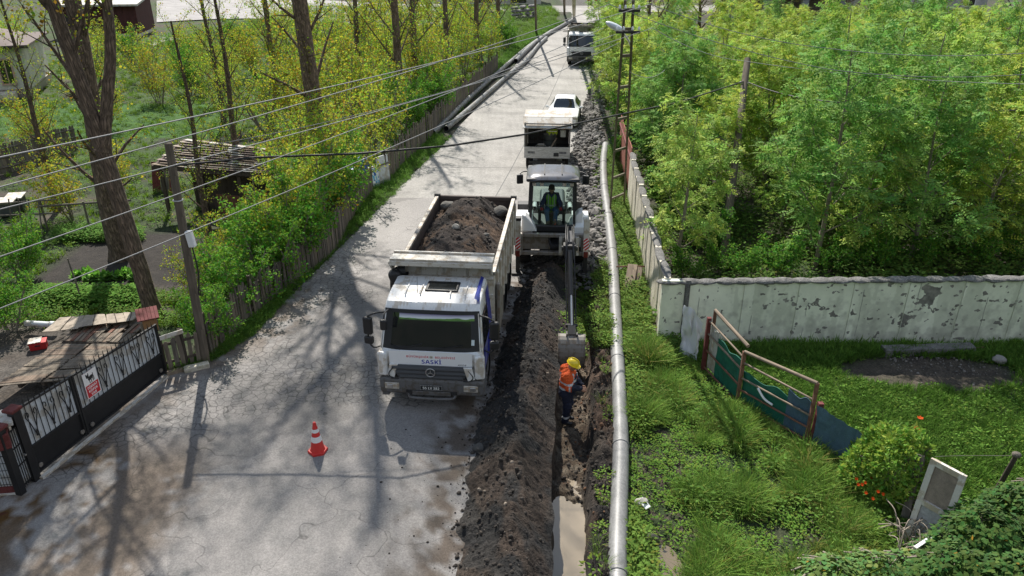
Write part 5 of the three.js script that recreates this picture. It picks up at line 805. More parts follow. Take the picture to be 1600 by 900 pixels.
{
  const t = thing('plaster_wall', 'pale limewashed wall with peeling grey patches closing off the wood', 'wall', [0, 0, 0]);
  const n = 9, r = rng(33), x0 = CORNER.x + 0.62, z = (x) => CORNER.z + 0.02 + 0.02 * (x - x0), top = (x) => 1.74 + 0.02 * (x - CORNER.x);
  const w0 = (xa, xb, name, off, tall) => { const xm = (xa + xb) / 2, q = new THREE.BoxGeometry(xb - xa - 0.006, tall + 0.1, 0.16); q.translate(xm, tall / 2 - 0.05, z(xm) - 0.08 + off); return mesh(name, muv(q), M.plaster, t); };
  w0(CORNER.x - 0.06, x0 - 0.07, 'end_panel', 0.02, 1.8);
  mesh('post', [rbox(0.13, 1.86, 0.16, 0.02, x0, 0.9, z(x0) - 0.02), rod(V(x0 - 0.04, 0, z(x0) + 0.09), V(x0 - 0.03, 1.7, z(x0) + 0.09), 0.035)], M.wallTop, t);
  for (let i = 0; i < n; i++) { const xa = x0 + 0.065 + i * 1.45, xb = xa + 1.45; w0(xa, xb, 'panel', 0.008 * (r() - 0.5), top((xa + xb) / 2)); }
  for (let i = 0; i < 26; i++) { const x = CORNER.x + 0.15 + i * 0.5, q = lump(90 + (i % 7), 2, 0.16); q.scale(0.31 + 0.06 * r(), 0.075 + 0.03 * r(), 0.15 + 0.03 * r()); mesh('coping', muv(xf(q, x, top(x) - 0.01, z(x) - 0.08, 0, (r() - 0.5) * 0.2, 0)), M.wallTop, t); }
}
{ // red sheet fence further along
  const t = thing('sheet_fence', 'rusty red sheet metal fence at the far end of the concrete wall', 'fence', [0, 0, 0]), a = WALLFAR.clone().add(V(0.02, 0, -0.1)), b = V(5.35, 0, -37);
  for (let i = 0; i < 5; i++) { const p = a.clone().lerp(b, (i + 0.5) / 5), an = Math.atan2(b.x - a.x, b.z - a.z); mesh('sheet', box(0.03, 2.1 - 0.1 * (i % 2), 1.24, p.x, 1.05, p.z, 0, an, 0), std(L3(0.3, 0.09, 0.06), 0.8, { map: rep(T.grime, 1) }), t); mesh('batten', box(0.06, 0.06, 1.3, p.x - 0.05, 1.7, p.z, 0, an, 0), M.redRust, t); }
}

// ---------- the long pipe and the spare pipes ----------
function pipeRun(name, label, pts, r, joints, group, mat = M.pipe) {
  const t = thing(name, label, 'pipe', [0, 0, 0], 0, group), c = new THREE.CatmullRomCurve3(pts, false, 'centripetal');
  const wall = muv(new THREE.TubeGeometry(c, 160, r, 24)), inn = new THREE.TubeGeometry(c, 160, r * 0.86, 20); const pos = inn.index.array; for (let i = 0; i < pos.length; i += 3) { const k = pos[i]; pos[i] = pos[i + 1]; pos[i + 1] = k; } inn.computeVertexNormals();
  mesh('barrel', wall, mat, t); mesh('bore', inn, M.black, t);
  for (const u of [0, 1]) { const ring = new THREE.RingGeometry(r * 0.86, r, 24), p = c.getPointAt(u), d = c.getTangentAt(u); ring.applyQuaternion(new THREE.Quaternion().setFromUnitVectors(V(0, 0, 1), u ? d : d.negate())); ring.translate(p.x, p.y, p.z); mesh('rim', ring, mat, t); }
  for (let i = 1; i < joints; i++) { const p = c.getPointAt(i / joints), d = c.getTangentAt(i / joints), q = new THREE.TorusGeometry(r + 0.002, 0.014, 6, 28); q.applyQuaternion(new THREE.Quaternion().setFromUnitVectors(V(0, 0, 1), d)); q.translate(p.x, p.y, p.z); mesh('weld_bead', q, mat, t); }
  return t;
}
pipeRun('pipe', 'long thick grey pipe lying along the right side of the trench', PIPE.map((p) => p.clone().setY(0.19)), 0.172, 9);
const pl = (h, ...p) => p.map(([x, y]) => g(x, y, h));
pipeRun('pipe', 'dark grey pipe nearest the fence along the left road edge', pl(0.2, [677, 208], [735, 152], [797, 97], [832, 68], [862, 48]), 0.165, 4, null, M.pipeDark);
pipeRun('pipe', 'dark grey pipe lying on the concrete at the left road edge, its near end open', pl(0.2, [697, 201], [750, 156], [800, 113], [820, 97], [842, 70], [854, 59]), 0.165, 4, null, M.pipeDark);
pipeRun('pipe', 'far grey pipe with open end following the bend of the road', pl(0.22, [806, 95], [832, 70], [853, 55], [875, 42], [897, 30]), 0.19, 3, null, M.pipeDark);

// ---------- poles and wires ----------
const APEX = g(983, 6, 8.6);
{
  const t = thing('utility_pole', 'tall ladder-like twin-leg concrete utility pole with street lamp by the pipe', 'utility pole', [0, 0, 0]);
  const b1 = g(953, 332), b2 = g(975, 322); const L = [b1, b2], top = [APEX.clone().add(V(-0.1, 0.1, 0)), APEX.clone().add(V(0.1, 0.1, 0))];
  for (let i = 0; i < 2; i++) mesh('leg', bar(L[i], top[i], 0.07, 0.09), M.poleConcrete, t);
  for (const f of [0.1, 0.24, 0.4, 0.56, 0.7, 0.82, 0.91, 0.97]) mesh('rung', bar(b1.clone().lerp(top[0], f), b2.clone().lerp(top[1], f), 0.06, 0.08), M.poleConcrete, t);
  for (const f of [0.17, 0.32, 0.48]) mesh('step_iron', rod(b1.clone().lerp(top[0], f).add(V(-0.12, 0, 0)), b1.clone().lerp(top[0], f).add(V(0.1, 0, 0)), 0.012), M.darkMetal, t);
  for (const [h, w] of [[8.45, 0.26], [7.95, 0.3]]) { const ca = mesh('crossarm', box(w * 2, 0.06, 0.06, APEX.x, h, APEX.z + 0.1), M.darkMetal, t); for (const s of [-1, -0.4, 0.4, 1]) mesh('insulator', new THREE.LatheGeometry([[0, 0], [0.03, 0], [0.036, 0.03], [0.02, 0.045], [0.03, 0.065], [0.012, 0.09], [0, 0.09]].map(([a, b]) => new THREE.Vector2(a, b)), 12).translate(APEX.x + s * w * 0.9, h + 0.045, APEX.z + 0.1), M.whiteClean, ca); }
  const la = g(988, 76, 6.9); mesh('lamp_arm', tube([la, la.clone().add(V(-0.15, 0.25, 0.1)), la.clone().add(V(-0.35, 0.5, 0.2))], 0.03, 12, 8), M.steel, t);
  mesh('lamp_head', muv(xf(new THREE.SphereGeometry(0.5, 18, 10), la.x - 0.58, la.y + 0.66, la.z + 0.25, 0, 0.3, -0.5).applyMatrix4(new THREE.Matrix4())), std(L3(0.55, 0.6, 0.64), 0.4), t).geometry.translate(-(la.x - 0.58), -(la.y + 0.66), -(la.z + 0.25)).scale(0.72, 0.2, 0.36).rotateZ(-0.45).translate(la.x - 0.58, la.y + 0.66, la.z + 0.25);
}
function simplePole(label, base, top, r0, r1, mat, caps) {
  const t = thing('utility_pole', label, 'utility pole', [0, 0, 0]); const mid = base.clone().lerp(top, 0.5);
  mesh('shaft', limb([base, mid, top], [r0, (r0 + r1) / 2, r1], 12), mat, t); mesh('top', xf(new THREE.CircleGeometry(r1, 12), top.x, top.y, top.z, -PI / 2), mat, t); return t;
}
const LB = g(322, 567), LT = g(263, 224, 5.75);
{
  const t = simplePole('weathered wooden pole with white meter box beside the picket fence', LB, LT, 0.115, 0.09, M.pole);
  const at = (y) => LB.clone().lerp(LT, (y - 567) / (224 - 567));
  const mb = at(362).add(V(0.17, 0, 0.06)); const m = mesh('meter_box', rbox(0.17, 0.42, 0.14, 0.03, mb.x, mb.y, mb.z, 0, 0, 0.1), M.whiteClean, t); mesh('conduit', tube([mb.clone().add(V(0, -0.2, 0)), mb.clone().add(V(0.03, -0.9, 0)), at(450).add(V(0.13, 0, 0.05))], 0.018, 10, 6), M.black, m);
  mesh('band', xf(new THREE.TorusGeometry(0.108, 0.02, 6, 20), at(305).x, at(305).y, at(305).z, PI / 2), M.steel, t);
}
const RB = g(1128, 420), RT = g(1168, 93, 5.6);
{ const t = simplePole('leaning grey concrete pole standing among the green trees', RB, RT, 0.15, 0.13, M.pole); const q = RB.clone().lerp(RT, 0.87); mesh('clamp', box(0.34, 0.07, 0.3, q.x, q.y, q.z), M.steel, t); }
simplePole('thin wooden pole behind the street lamp at the right road edge', g(955, 118), g(955, 35, 5.8), 0.13, 0.1, M.pole);
simplePole('slim dark pole left of the far bend of the road', g(838, 54), g(836, -8, 5.6), 0.13, 0.09, M.pole);
simplePole('pale concrete pole at the end of the spare pipes', g(897, 27), g(896, -45, 8.5), 0.2, 0.15, M.wallc);
simplePole('dark wooden pole beyond the bend of the road', g(882, 22), g(881, -30, 7), 0.15, 0.12, M.pole);
function wire(label, pts, r = 0.011, mat = M.wire, sag = 0.25) {
  const c = []; for (let i = 0; i < pts.length - 1; i++) for (let k = 0; k < 12; k++) { const f = k / 12; c.push(pts[i].clone().lerp(pts[i + 1], f).add(V(0, -sag * 4 * f * (1 - f), 0))); } c.push(pts[pts.length - 1].clone());
  const t = thing('overhead_wire', label, 'wire', [0, 0, 0]); mesh('strand', tube(c, r, c.length * 2, 5), mat, t); return t;
}
const aw = (y, s) => APEX.clone().add(V(s, y, 0.1));
[['topmost overhead wire crossing the left trees and the road', -40, 254, 8.3, [0.5, 0]], ['second overhead wire from the top across the left trees', -40, 303, 7.75, [-0.5, 0]], ['third overhead wire from the top, passing over the shed', -40, 337, 7.4, [0.6, -0.55]], ['fifth overhead wire from the top, crossing the left utility pole', -40, 415, 6.9, [-0.6, -0.55]], ['lowest overhead wire, running past the white meter box', -40, 498, 6.3, [-0.2, -0.9]]].forEach(([label, x, y, h, [s, dy]], i) => {
  const a = g(x, y, h), b = aw(dy, s); wire(label, [a, b], 0.0075, M.wire, 0.12);
});
wire('thin service wire from the wooden pole to the ladder-like pole', [LT.clone().add(V(0, -0.2, 0)), aw(-0.7, -0.3)], 0.008, M.wire, 0.3);
wire('upper pale wire running from the ladder-like pole over the wood', [aw(0, 0.5), g(1290, 75, 7.4), g(1640, 80, 7.6)], 0.009, M.wire, 0.15);
wire('second pale wire over the wood from the ladder-like pole', [aw(0, -0.5), g(1300, 109, 6.9), g(1640, 113, 7.0)], 0.009, M.wire, 0.15);
wire('third pale wire over the wood, ending in the near tree tops', [aw(-0.55, 0.6), g(1160, 95, 6.6), g(1640, 132, 6.5)], 0.009, M.wire, 0.15);
wire('low pale wire dropping from the lamp pole into the wood', [aw(-1.6, 0.1), g(1042, 106, 5.2)], 0.009, M.wire, 0.25);
wire('thick black cable slung across the road from pole to pole', [LT.clone().add(V(0.1, -0.5, 0.1)), g(400, 246, 5.4), g(560, 240, 5.5), g(700, 228, 5.5), g(820, 210, 5.45), g(930, 187, 5.35), g(1060, 160, 5.2), RB.clone().lerp(RT, 0.88)], 0.026, M.cable, 0.0);
wire('stretch of black cable sagging among the tree tops behind the leaning pole', [RB.clone().lerp(RT, 0.88), g(1290, 158, 4.9), g(1640, 172, 5.2)], 0.022, M.cable, 0.12);

// ---------- picket fence on the left ----------
const plankGeo = [0, 1, 2, 3].map((i) => { const r = rng(130 + i), w = 0.085 + 0.02 * r(), s = 0.03 * (r() - 0.5); return muv(xf(prism([[-w / 2, 0], [w / 2, 0], [w / 2 - 0.008, 0.97 + s], [0, 1.0 + s * r()], [-w / 2 + 0.006, 0.96 - s]], 0.022), 0, 0, -0.011), 1, i * 0.37); });
const plankMat = [M.woodGrey, M.wood, std(L3(0.2, 0.185, 0.17), 0.95, { map: T.wood }), std(L3(0.29, 0.26, 0.22), 0.95, { map: T.wood })];
function picketRow(t, pts, pitch, h, seed, gapOdds = 0.04, widen = 1) {
  const c = new THREE.CatmullRomCurve3(pts, false, 'centripetal'), len = c.getLength(), n = Math.floor(len / pitch), r = rng(seed);
  for (let i = 0; i < n; i++) { if (r() < gapOdds) { r(); continue; } const p = c.getPointAt((i + 0.5) / n), d = c.getTangentAt((i + 0.5) / n), k = Math.floor(r() * 4); const m = mesh('plank', plankGeo[k], plankMat[Math.floor(r() * 4)], t); m.position.set(p.x + (r() - 0.5) * 0.03, -0.02, p.z + (r() - 0.5) * 0.03); m.rotation.set((r() - 0.5) * 0.08, Math.atan2(-d.z, d.x), (r() - 0.5) * 0.1); m.scale.set(widen * (0.85 + 0.4 * r()), h * (0.88 + 0.22 * r()), 1); }
  const np = Math.max(2, Math.round(len / 2.4)); for (let i = 0; i <= np; i++) { const p = c.getPointAt(i / np); mesh('post', bar(V(p.x - 0.06, -0.05, p.z), V(p.x - 0.06, h + 0.1, p.z), 0.09, 0.09), M.woodDark, t); }
  for (const f of [0.3, 0.78]) for (let i = 0; i < np; i++) { const a = c.getPointAt(i / np), b = c.getPointAt((i + 1) / np); mesh('rail', bar(V(a.x - 0.04, f * h, a.z), V(b.x - 0.04, f * h, b.z), 0.035, 0.07), M.woodDark, t); }
}
{
  const t = thing('picket_fence', 'grey weathered picket fence along the verge nearest the wooden pole', 'fence', [0, 0, 0]);
  picketRow(t, line([332, 560], [395, 502], [460, 444], [520, 394], [546, 352], [566, 322], [584, 300]), 0.115, 1.25, 41);
  const t2 = thing('picket_fence', 'further picket fence behind the bright verge, past the white board', 'fence', [0, 0, 0]);
  picketRow(t2, line([606, 285], [628, 262], [652, 238], [690, 200], [738, 152], [778, 112]), 0.21, 1.45, 43, 0.05, 1.7);
}
{ // low wooden hatch between gate and pole
  const t = thing('wooden_gate', 'small old plank gate with white top board beside the wooden pole', 'gate', [0, 0, 0]), a = g(264, 584), b = g(328, 566);
  picketRow(t, [a, b], 0.15, 1.05, 47, 0, 1.25);
  mesh('top_board', bar(V(a.x, 1.06, a.z + 0.06), V(lerp(a.x, b.x, 0.55), 1.1, lerp(a.z, b.z, 0.55) + 0.06), 0.03, 0.11), M.dirtyWhite, t); mesh('threshold', bar(V(a.x, 0.06, a.z + 0.1), V(lerp(a.x, b.x, 0.6), 0.06, lerp(a.z, b.z, 0.6) + 0.1), 0.12, 0.12), M.woodPale, t);
  const k = mesh('kerb_block', rbox(0.62, 0.16, 0.2, 0.04, 0, 0, 0), M.wallc); k.position.copy(g(316, 573)).add(V(-0.08, 0.07, 0.14)); k.rotation.y = 0.5; tag(k, 'pale concrete block at the foot of the wooden pole', 'kerb block');
}

// ---------- the yard gate, lower left ----------
{
  const A = g(259, 586), B = g(62, 745), dir = B.clone().sub(A), len = dir.length(), ax = dir.clone().normalize(), out = V(ax.z, 0, -ax.x); if (out.x < 0) out.negate();
  const H = (t) => lerp(1.36, 1.62, t), at = (t, f, o = 0) => A.clone().lerp(B, t).addScaledVector(out, o).setY(0.1 + f * H(t));
  const leaf = (label, t0, t1, seed, sign) => {
    const t = thing('yard_gate', label, 'gate', [0, 0, 0]); const quad = (f0, f1, o, th, mat, name) => { const q = new THREE.BufferGeometry(), c = [at(t0, f0, o), at(t1, f0, o), at(t1, f1, o), at(t0, f1, o), at(t0, f0, o - th), at(t1, f0, o - th), at(t1, f1, o - th), at(t0, f1, o - th)], I = [0, 1, 2, 0, 2, 3, 5, 4, 7, 5, 7, 6, 3, 2, 6, 3, 6, 7, 1, 0, 4, 1, 4, 5, 0, 3, 7, 0, 7, 4, 2, 1, 5, 2, 5, 6]; q.setAttribute('position', new THREE.Float32BufferAttribute(I.flatMap((i) => [c[i].x, c[i].y, c[i].z]), 3)); q.computeVertexNormals(); return mesh(name, muv(q), mat, t); };
    quad(0.4, 0.97, 0, 0.02, M.gateWhite, 'white_panel'); quad(0.02, 0.4, 0.006, 0.025, M.gateBlack, 'kick_panel');
    for (const f of [0.02, 0.4, 0.98]) mesh('frame_bar', bar(at(t0, f, 0.02), at(t1, f, 0.02), 0.05, 0.045), M.gateBlack, t);
    for (const q of [t0, t1]) mesh('stile', bar(at(q, 0, 0.02), at(q, 1.0, 0.02), 0.06, 0.05), M.gateBlack, t);
    const n = Math.round((t1 - t0) * len / 0.135);
    for (let i = 1; i < n; i++) { const q = lerp(t0, t1, i / n); mesh('bar', rod(at(q, 0.4, 0.03), at(q, 0.98, 0.03), 0.009, 0.009, 6), M.gateBlack, t); mesh('finial', rod(at(q, 0.98, 0.03), at(q, 1.1, 0.03), 0.016, 0.002, 6), M.gateBlack, t); }
    const m = Math.round(n / 4); for (let i = 0; i < m; i++) { const q = lerp(t0, t1, (i + 0.5) / m), dq = 0.14 / len; if (sign !== undefined && Math.abs(q - sign) < 0.05) continue; mesh('arrow_scroll', [-1, 1].flatMap((s) => [tube([at(q, 0.5, 0.04), at(q + s * dq * 0.6, 0.72, 0.04), at(q + s * dq, 0.82, 0.04), at(q + s * dq * 0.75, 0.88, 0.04), at(q + s * dq * 0.45, 0.84, 0.04), at(q + s * dq * 0.6, 0.8, 0.04)], 0.011, 20, 5)]).concat([rod(at(q, 0.5, 0.04), at(q, 0.6, 0.04), 0.025, 0.004, 6)]), M.gateBlack, t); }
    for (const q of [lerp(t0, t1, 0.06), lerp(t0, t1, 0.94)]) mesh('roller_bolt', rod(at(q, 0.1, 0.02), at(q, 0.1, 0.05), 0.05, 0.05, 12), M.worn, t);
    return t;
  };
  leaf('long black gate leaf with white panels and scroll arrows, bearing the red sign', 0.0, 0.66, 1, 0.56);
  leaf('short black gate leaf with white panels next to the gate post', 0.675, 1.0, 2);
  const sg = print(192, 288, (x, w, h) => { x.fillStyle = '#ece9e6'; x.fillRect(0, 0, w, h); x.fillStyle = '#17171a'; x.beginPath(); x.ellipse(100, 78, 40, 22, -0.3, 0, 7); x.fill(); x.beginPath(); x.arc(62, 52, 20, 0, 7); x.fill(); x.fillRect(40, 20, 12, 22); x.fillRect(70, 18, 12, 22); for (const [a, b] of [[74, 92], [98, 96], [122, 86], [136, 78]]) x.fillRect(a, b, 10, 44); x.fillRect(132, 40, 9, 34); x.fillStyle = '#c4202c'; x.fillRect(8, 144, w - 16, h - 152); x.fillStyle = '#f4f2f0'; x.textAlign = 'center'; x.font = 'bold 40px sans-serif'; x.fillText('DİKKAT', w / 2, 188); x.fillText('KÖPEK', w / 2, 230); x.fillText('VAR', w / 2, 270); });
  const so = thing('warning_sign', 'white and red dog warning sign fixed to the long gate leaf', 'sign', [0, 0, 0]); { const c = at(0.56, 0.72, 0.06), q = xf(new THREE.BoxGeometry(0.4, 0.62, 0.012), c.x, c.y, c.z, 0, Math.atan2(out.x, out.z), 0); mesh('plate', q, new THREE.MeshStandardMaterial({ map: sg, roughness: 0.5 }), so); }
  const rail = mesh('gate_rail', bar(A.clone().add(V(0.1, 0.035, 0.12)), B.clone().add(V(0.1, 0.035, 0.1)), 0.1, 0.06), M.dirtyWhite); tag(rail, 'floor rail under the black yard gate, coloured pale for the sunlit gap', 'rail');  // the rail's pale colour stands in for the sunlit gap below the gate
  const post = (label, p, h, w) => { const t = thing('gate_post', label, 'gate post', [p.x, 0, p.z], Math.atan2(out.x, out.z)); mesh('shaft', rbox(w, h, w, 0.01, 0, h / 2, 0), M.gateBlack, t); mesh('cap', rbox(w + 0.1, 0.07, w + 0.1, 0.02, 0, h + 0.02, 0), M.redRust, t); return t; };
  post('black steel gate post with dark red cap at the end of the short leaf', g(56, 750), 1.72, 0.16);
  post('black post between the wicket and the white mesh fence', g(34, 772), 1.6, 0.14);
  // wicket and mesh panel further left
  const w = thing('wicket_gate', 'narrow white wicket gate with black bars beside the gate post', 'gate', [0, 0, 0]), a = g(53, 753), b = g(38, 768);
  const wt = (s, h) => a.clone().lerp(b, s).setY(h); mesh('panel', bar(wt(0.1, 0.75), wt(0.9, 0.75), 0.02, 1.2), M.gateWhite, w); for (let i = 0; i < 5; i++) mesh('bar', rod(wt(0.12 + i * 0.19, 0.1).addScaledVector(out, 0.03), wt(0.12 + i * 0.19, 1.4).addScaledVector(out, 0.03), 0.01), M.gateBlack, w); for (const h of [0.15, 0.6, 1.0, 1.38]) mesh('crossbar', bar(wt(0.08, h).addScaledVector(out, 0.025), wt(0.92, h).addScaledVector(out, 0.025), 0.02, 0.025), M.gateBlack, w); mesh('handle', rod(wt(0.2, 0.75).addScaledVector(out, 0.04), wt(0.2, 0.75).addScaledVector(out, 0.1), 0.02), M.steel, w);
  const f = thing('mesh_fence', 'white sheet fence with black wire mesh in the left corner', 'fence', [0, 0, 0]), c = g(32, 770), d = g(-120, 782), ft = (s, h) => c.clone().lerp(d, s).setY(h), no = V(0, 0, 0.03); mesh('sheet', bar(ft(0, 0.85), ft(1, 0.85), 0.03, 1.35), M.gateWhite, f); mesh('plinth', bar(ft(0, 0.12), ft(1, 0.12), 0.08, 0.16), M.redRust, f); mesh('foot', bar(ft(0, 0.02), ft(1, 0.02), 0.14, 0.06), M.dirtyWhite, f);
  for (let i = 0; i < 32; i++) mesh('wire', rod(ft(i / 32, 0.2).add(no), ft(i / 32, 1.5).add(no), 0.005, 0.005, 5), M.gateBlack, f); for (let i = 0; i < 8; i++) mesh('cross_wire', rod(ft(0, 0.25 + i * 0.17).add(no), ft(1, 0.25 + i * 0.17).add(no), 0.006, 0.006, 5), M.gateBlack, f);
  const cap = thing('pillar', 'low masonry pillar with red and white top left of the gate', 'pillar', [0, 0, 0]), pc = g(16, 790, 0), pq = V(pc.x - 0.35, 0, pc.z - 0.55); mesh('shaft', rbox(0.5, 1.5, 0.4, 0.02, pq.x, 0.75, pq.z, 0, 0.6, 0), M.dirtyWhite, cap); mesh('coping', rbox(0.85, 0.1, 0.6, 0.02, pq.x, 1.56, pq.z, 0, 0.6, 0), M.tarp, cap); mesh('red_band', rbox(0.22, 0.34, 0.62, 0.02, pq.x + 0.25, 1.3, pq.z + 0.02, 0, 0.6, 0), M.redRust, cap);
}
// ---------- inside the yard ----------
function deck(label, c, h, n, seed, mat, name = 'pallet_deck', along = true) {   // c: four survey corners, slats from edge 0-1 to edge 3-2
  const t = thing(name, label, 'pallets', [0, 0, 0]), P = c.map(([x, y]) => g(x, y, h)), r = rng(seed), bil = (u, v) => P[0].clone().lerp(P[1], u).lerp(P[3].clone().lerp(P[2], u), v), halves = 2;
  for (let i = 0; i < n; i++) for (let k = 0; k < halves; k++) { if (r() < 0.03) continue; const v = (i + 0.5) / n + (r() - 0.5) * 0.1 / n, a = bil(k / halves + 0.005 + 0.02 * r(), v), b = bil((k + 1) / halves - 0.005 - 0.02 * r(), v), w = P[0].distanceTo(P[3]) / n * (0.8 + 0.12 * r()); a.y += (r() - 0.5) * 0.03; b.y += (r() - 0.5) * 0.03; mesh('slat', bar(a, b, w, 0.02), [M.brownWood, M.wood, mat][Math.floor(r() * 3)], t); }
  for (let k = 0; k <= 4; k++) mesh('bearer', bar(bil(lerp(0.02, 0.98, k / 4), 0.01).add(V(0, -0.07, 0)), bil(lerp(0.02, 0.98, k / 4), 0.99).add(V(0, -0.07, 0)), 0.08, 0.1), M.woodDark, t);
  return t;
}
deck('worn pallet slats laid flat behind the black gate, nearest the bare yard', [[-12, 604], [140, 590], [196, 538], [92, 534]], 0.45, 22, 61, M.wood);
deck('long pallet slats lying crosswise behind the gate, below the cardboard sheets', [[96, 533], [120, 508], [230, 506], [196, 535]], 0.5, 16, 63, M.rust);
deck('row of dark battens along the back of the pallet heap', [[126, 510], [132, 498], [222, 496], [226, 506]], 0.5, 4, 65, M.woodGrey);
{ const r = rng(67); [[[66, 520], [94, 497], [132, 494], [122, 514]], [[122, 513], [134, 494], [164, 492], [168, 506]], [[168, 506], [166, 492], [192, 490], [198, 503]], [[197, 503], [193, 490], [220, 488], [208, 502]]].forEach((c, i) => { const P = c.map(([x, y]) => g(x, y, 0.62)), q = grid(8, 8, (u, v) => P[0].clone().lerp(P[3], u).lerp(P[1].clone().lerp(P[2], u), v).add(V(0, 0.04 * fbm(u * 3 + i, v * 3, 401) + (i % 2) * 0.012, 0))); const o = thing('cardboard_sheet', ['largest cardboard sheet at the left end of the pallet heap', 'cardboard sheet second from the left on the pallet heap', 'cardboard sheet third from the left on the pallet heap', 'rightmost cardboard sheet on the pallet heap, next to the brown box'][i], 'cardboard', [0, 0, 0]); const th = q.clone(); th.translate(0, -0.012, 0); mesh('sheet', muv(merge([q, th])), M.card, o); mesh('crease', bar(P[0].clone().lerp(P[3], 0.5).add(V(0, 0.03, 0)), P[1].clone().lerp(P[2], 0.5).add(V(0, 0.03, 0)), 0.02, 0.012), M.woodDark, o); }); }
{ const p = g(236, 518, 0.75), t = thing('box_on_post', 'brown wooden box with striped tin roof beside the gate and thick tree', 'box', [p.x, 0, p.z], 0.5); mesh('case', rbox(0.42, 0.42, 0.34, 0.02, 0, 1.0, 0), M.worn, t); mesh('door', rbox(0.34, 0.34, 0.03, 0.01, 0.02, 1.0, 0.18), std(L3(0.3, 0.16, 0.07), 0.8), t); for (let i = 0; i < 6; i++) mesh('roof_strip', rbox(0.085, 0.03, 0.52, 0.012, -0.22 + i * 0.088, 1.27, 0, 0.25), M.redRust, t); mesh('post', bar(V(0, 0, 0), V(0, 0.85, 0), 0.1, 0.1), M.woodDark, t); }
{ const p = g(62, 545, 0), t = thing('crate', 'red crate with white cloth on it standing in the yard', 'crate', [p.x, 0, p.z], 0.4); t.scale.setScalar(0.65); mesh('case', [rbox(0.62, 0.3, 0.44, 0.04, 0, 0.19, 0), rbox(0.66, 0.06, 0.48, 0.02, 0, 0.35, 0)], std(L3(0.45, 0.02, 0.02), 0.5), t); mesh('cloth', muv(grid(10, 10, (u, v) => V(lerp(-0.38, 0.15, u), 0.39 + 0.06 * fbm(u * 4, v * 4, 411) - (u < 0.1 ? 0.1 : 0), lerp(-0.26, 0.26, v)))), M.tarp, t); for (const s of [-1, 1]) mesh('handle', rbox(0.2, 0.05, 0.03, 0.01, 0, 0.25, s * 0.23), M.black, t); }
{ const p = g(60, 505, 0.3), t = thing('drain_pipe', 'short white plastic pipe lying behind the yard tree', 'pipe', [0, 0, 0]); mesh('tube', rod(p.clone().add(V(-0.35, 0, 0)), p.clone().add(V(0.5, 0, 0.1)), 0.08, 0.08, 14), M.gateWhite, t); mesh('socket', rod(p.clone().add(V(0.38, 0, 0.09)), p.clone().add(V(0.52, 0, 0.1)), 0.1, 0.1, 14), M.gateWhite, t); }

// ---------- garden shed and its yard ----------
{
  const t = thing('garden_shed', 'open garden shed roofed with pale overlapping boards behind the fence', 'shed', [0, 0, 0]);
  const F0 = g(238, 258, 2.0), F1 = g(425, 272, 2.0), K0 = g(288, 216, 2.75), K1 = g(420, 232, 2.75), bil = (u, v) => F0.clone().lerp(F1, u).lerp(K0.clone().lerp(K1, u), v), r = rng(71);
  for (let i = 0; i < 12; i++) for (let k = 0; k < 7; k++) { const u0 = k / 7 + (i % 2) * 0.05 + 0.004, u1 = Math.min(1, u0 + 1 / 7 - 0.006), v = i / 12; if (u0 > 0.97) continue; const a = bil(u0, v), b = bil(u1, v), w = F0.distanceTo(K0) / 12 * 1.3; a.y += 0.03 + 0.03 * r(); b.y += 0.03 + 0.03 * r(); const q = bar(a, b, w, 0.022); mesh('roof_board', q, [M.card, M.tarp, M.woodPale, std(L3(0.4, 0.33, 0.32), 0.9, { map: T.wood })][Math.floor(r() * 4)], t); }
  mesh('roof_lining', muv(grid(8, 8, (u, v) => bil(u * 0.99, v * 0.99).add(V(0, -0.015, 0)))), std(L3(0.2, 0.15, 0.13), 0.9), t);
  mesh('roof_frame', [0, 0.33, 0.66, 1].map((u) => bar(bil(u, 0).add(V(0, -0.08, 0)), bil(u, 1).add(V(0, -0.08, 0)), 0.1, 0.1)).concat([bar(bil(0, 0).add(V(0, -0.08, 0.02)), bil(1, 0).add(V(0, -0.08, 0.02)), 0.1, 0.14)]), M.woodDark, t);
  for (const [u, v] of [[0.05, 0.05], [0.4, 0.05], [0.72, 0.05], [0.96, 0.05], [0.05, 0.95], [0.96, 0.95]]) { const p = bil(u, v); mesh('post', bar(V(p.x, 0, p.z), p.clone().add(V(0, -0.1, 0)), 0.12, 0.12), M.woodDark, t); }
  const wq = (u0, v0, u1, v1, h, mat, name) => { const a = bil(u0, v0), b = bil(u1, v1); mesh(name, bar(V(a.x, h / 2, a.z), V(b.x, h / 2, b.z), 0.05, h), mat, t); };
  wq(0.05, 0.95, 0.96, 0.95, 2.3, M.woodDark, 'back_wall'); wq(0.5, 0.06, 0.7, 0.06, 1.0, std(L3(0.25, 0.12, 0.08), 0.9, { map: T.wood }), 'board_front'); wq(0.74, 0.06, 0.95, 0.06, 1.3, std(L3(0.28, 0.13, 0.09), 0.9, { map: T.wood }), 'board_front'); wq(0.96, 0.05, 0.96, 0.95, 1.8, M.woodDark, 'side_wall');
  const p = g(256, 300, 0), rp = thing('board_stack', 'dark red boards leaning against the left corner of the shed', 'boards', [0, 0, 0]); for (let i = 0; i < 3; i++) mesh('board', bar(V(p.x - 0.3 + i * 0.4, 0, p.z + 0.1 * i), V(p.x - 0.25 + i * 0.4, 1.25 - 0.1 * i, p.z - 0.3 + 0.1 * i), 0.36, 0.04), i === 1 ? M.woodGrey : M.redRust, rp);
  const bb = g(316, 300, 0.5), bo = thing('bucket', 'small pale bucket hanging at the front of the shed', 'bucket', [bb.x, 0.75, bb.z]); mesh('body', new THREE.CylinderGeometry(0.14, 0.11, 0.26, 16), M.gateWhite, bo); mesh('handle', xf(new THREE.TorusGeometry(0.13, 0.008, 5, 14, PI), 0, 0.13, 0), M.darkMetal, bo);
}
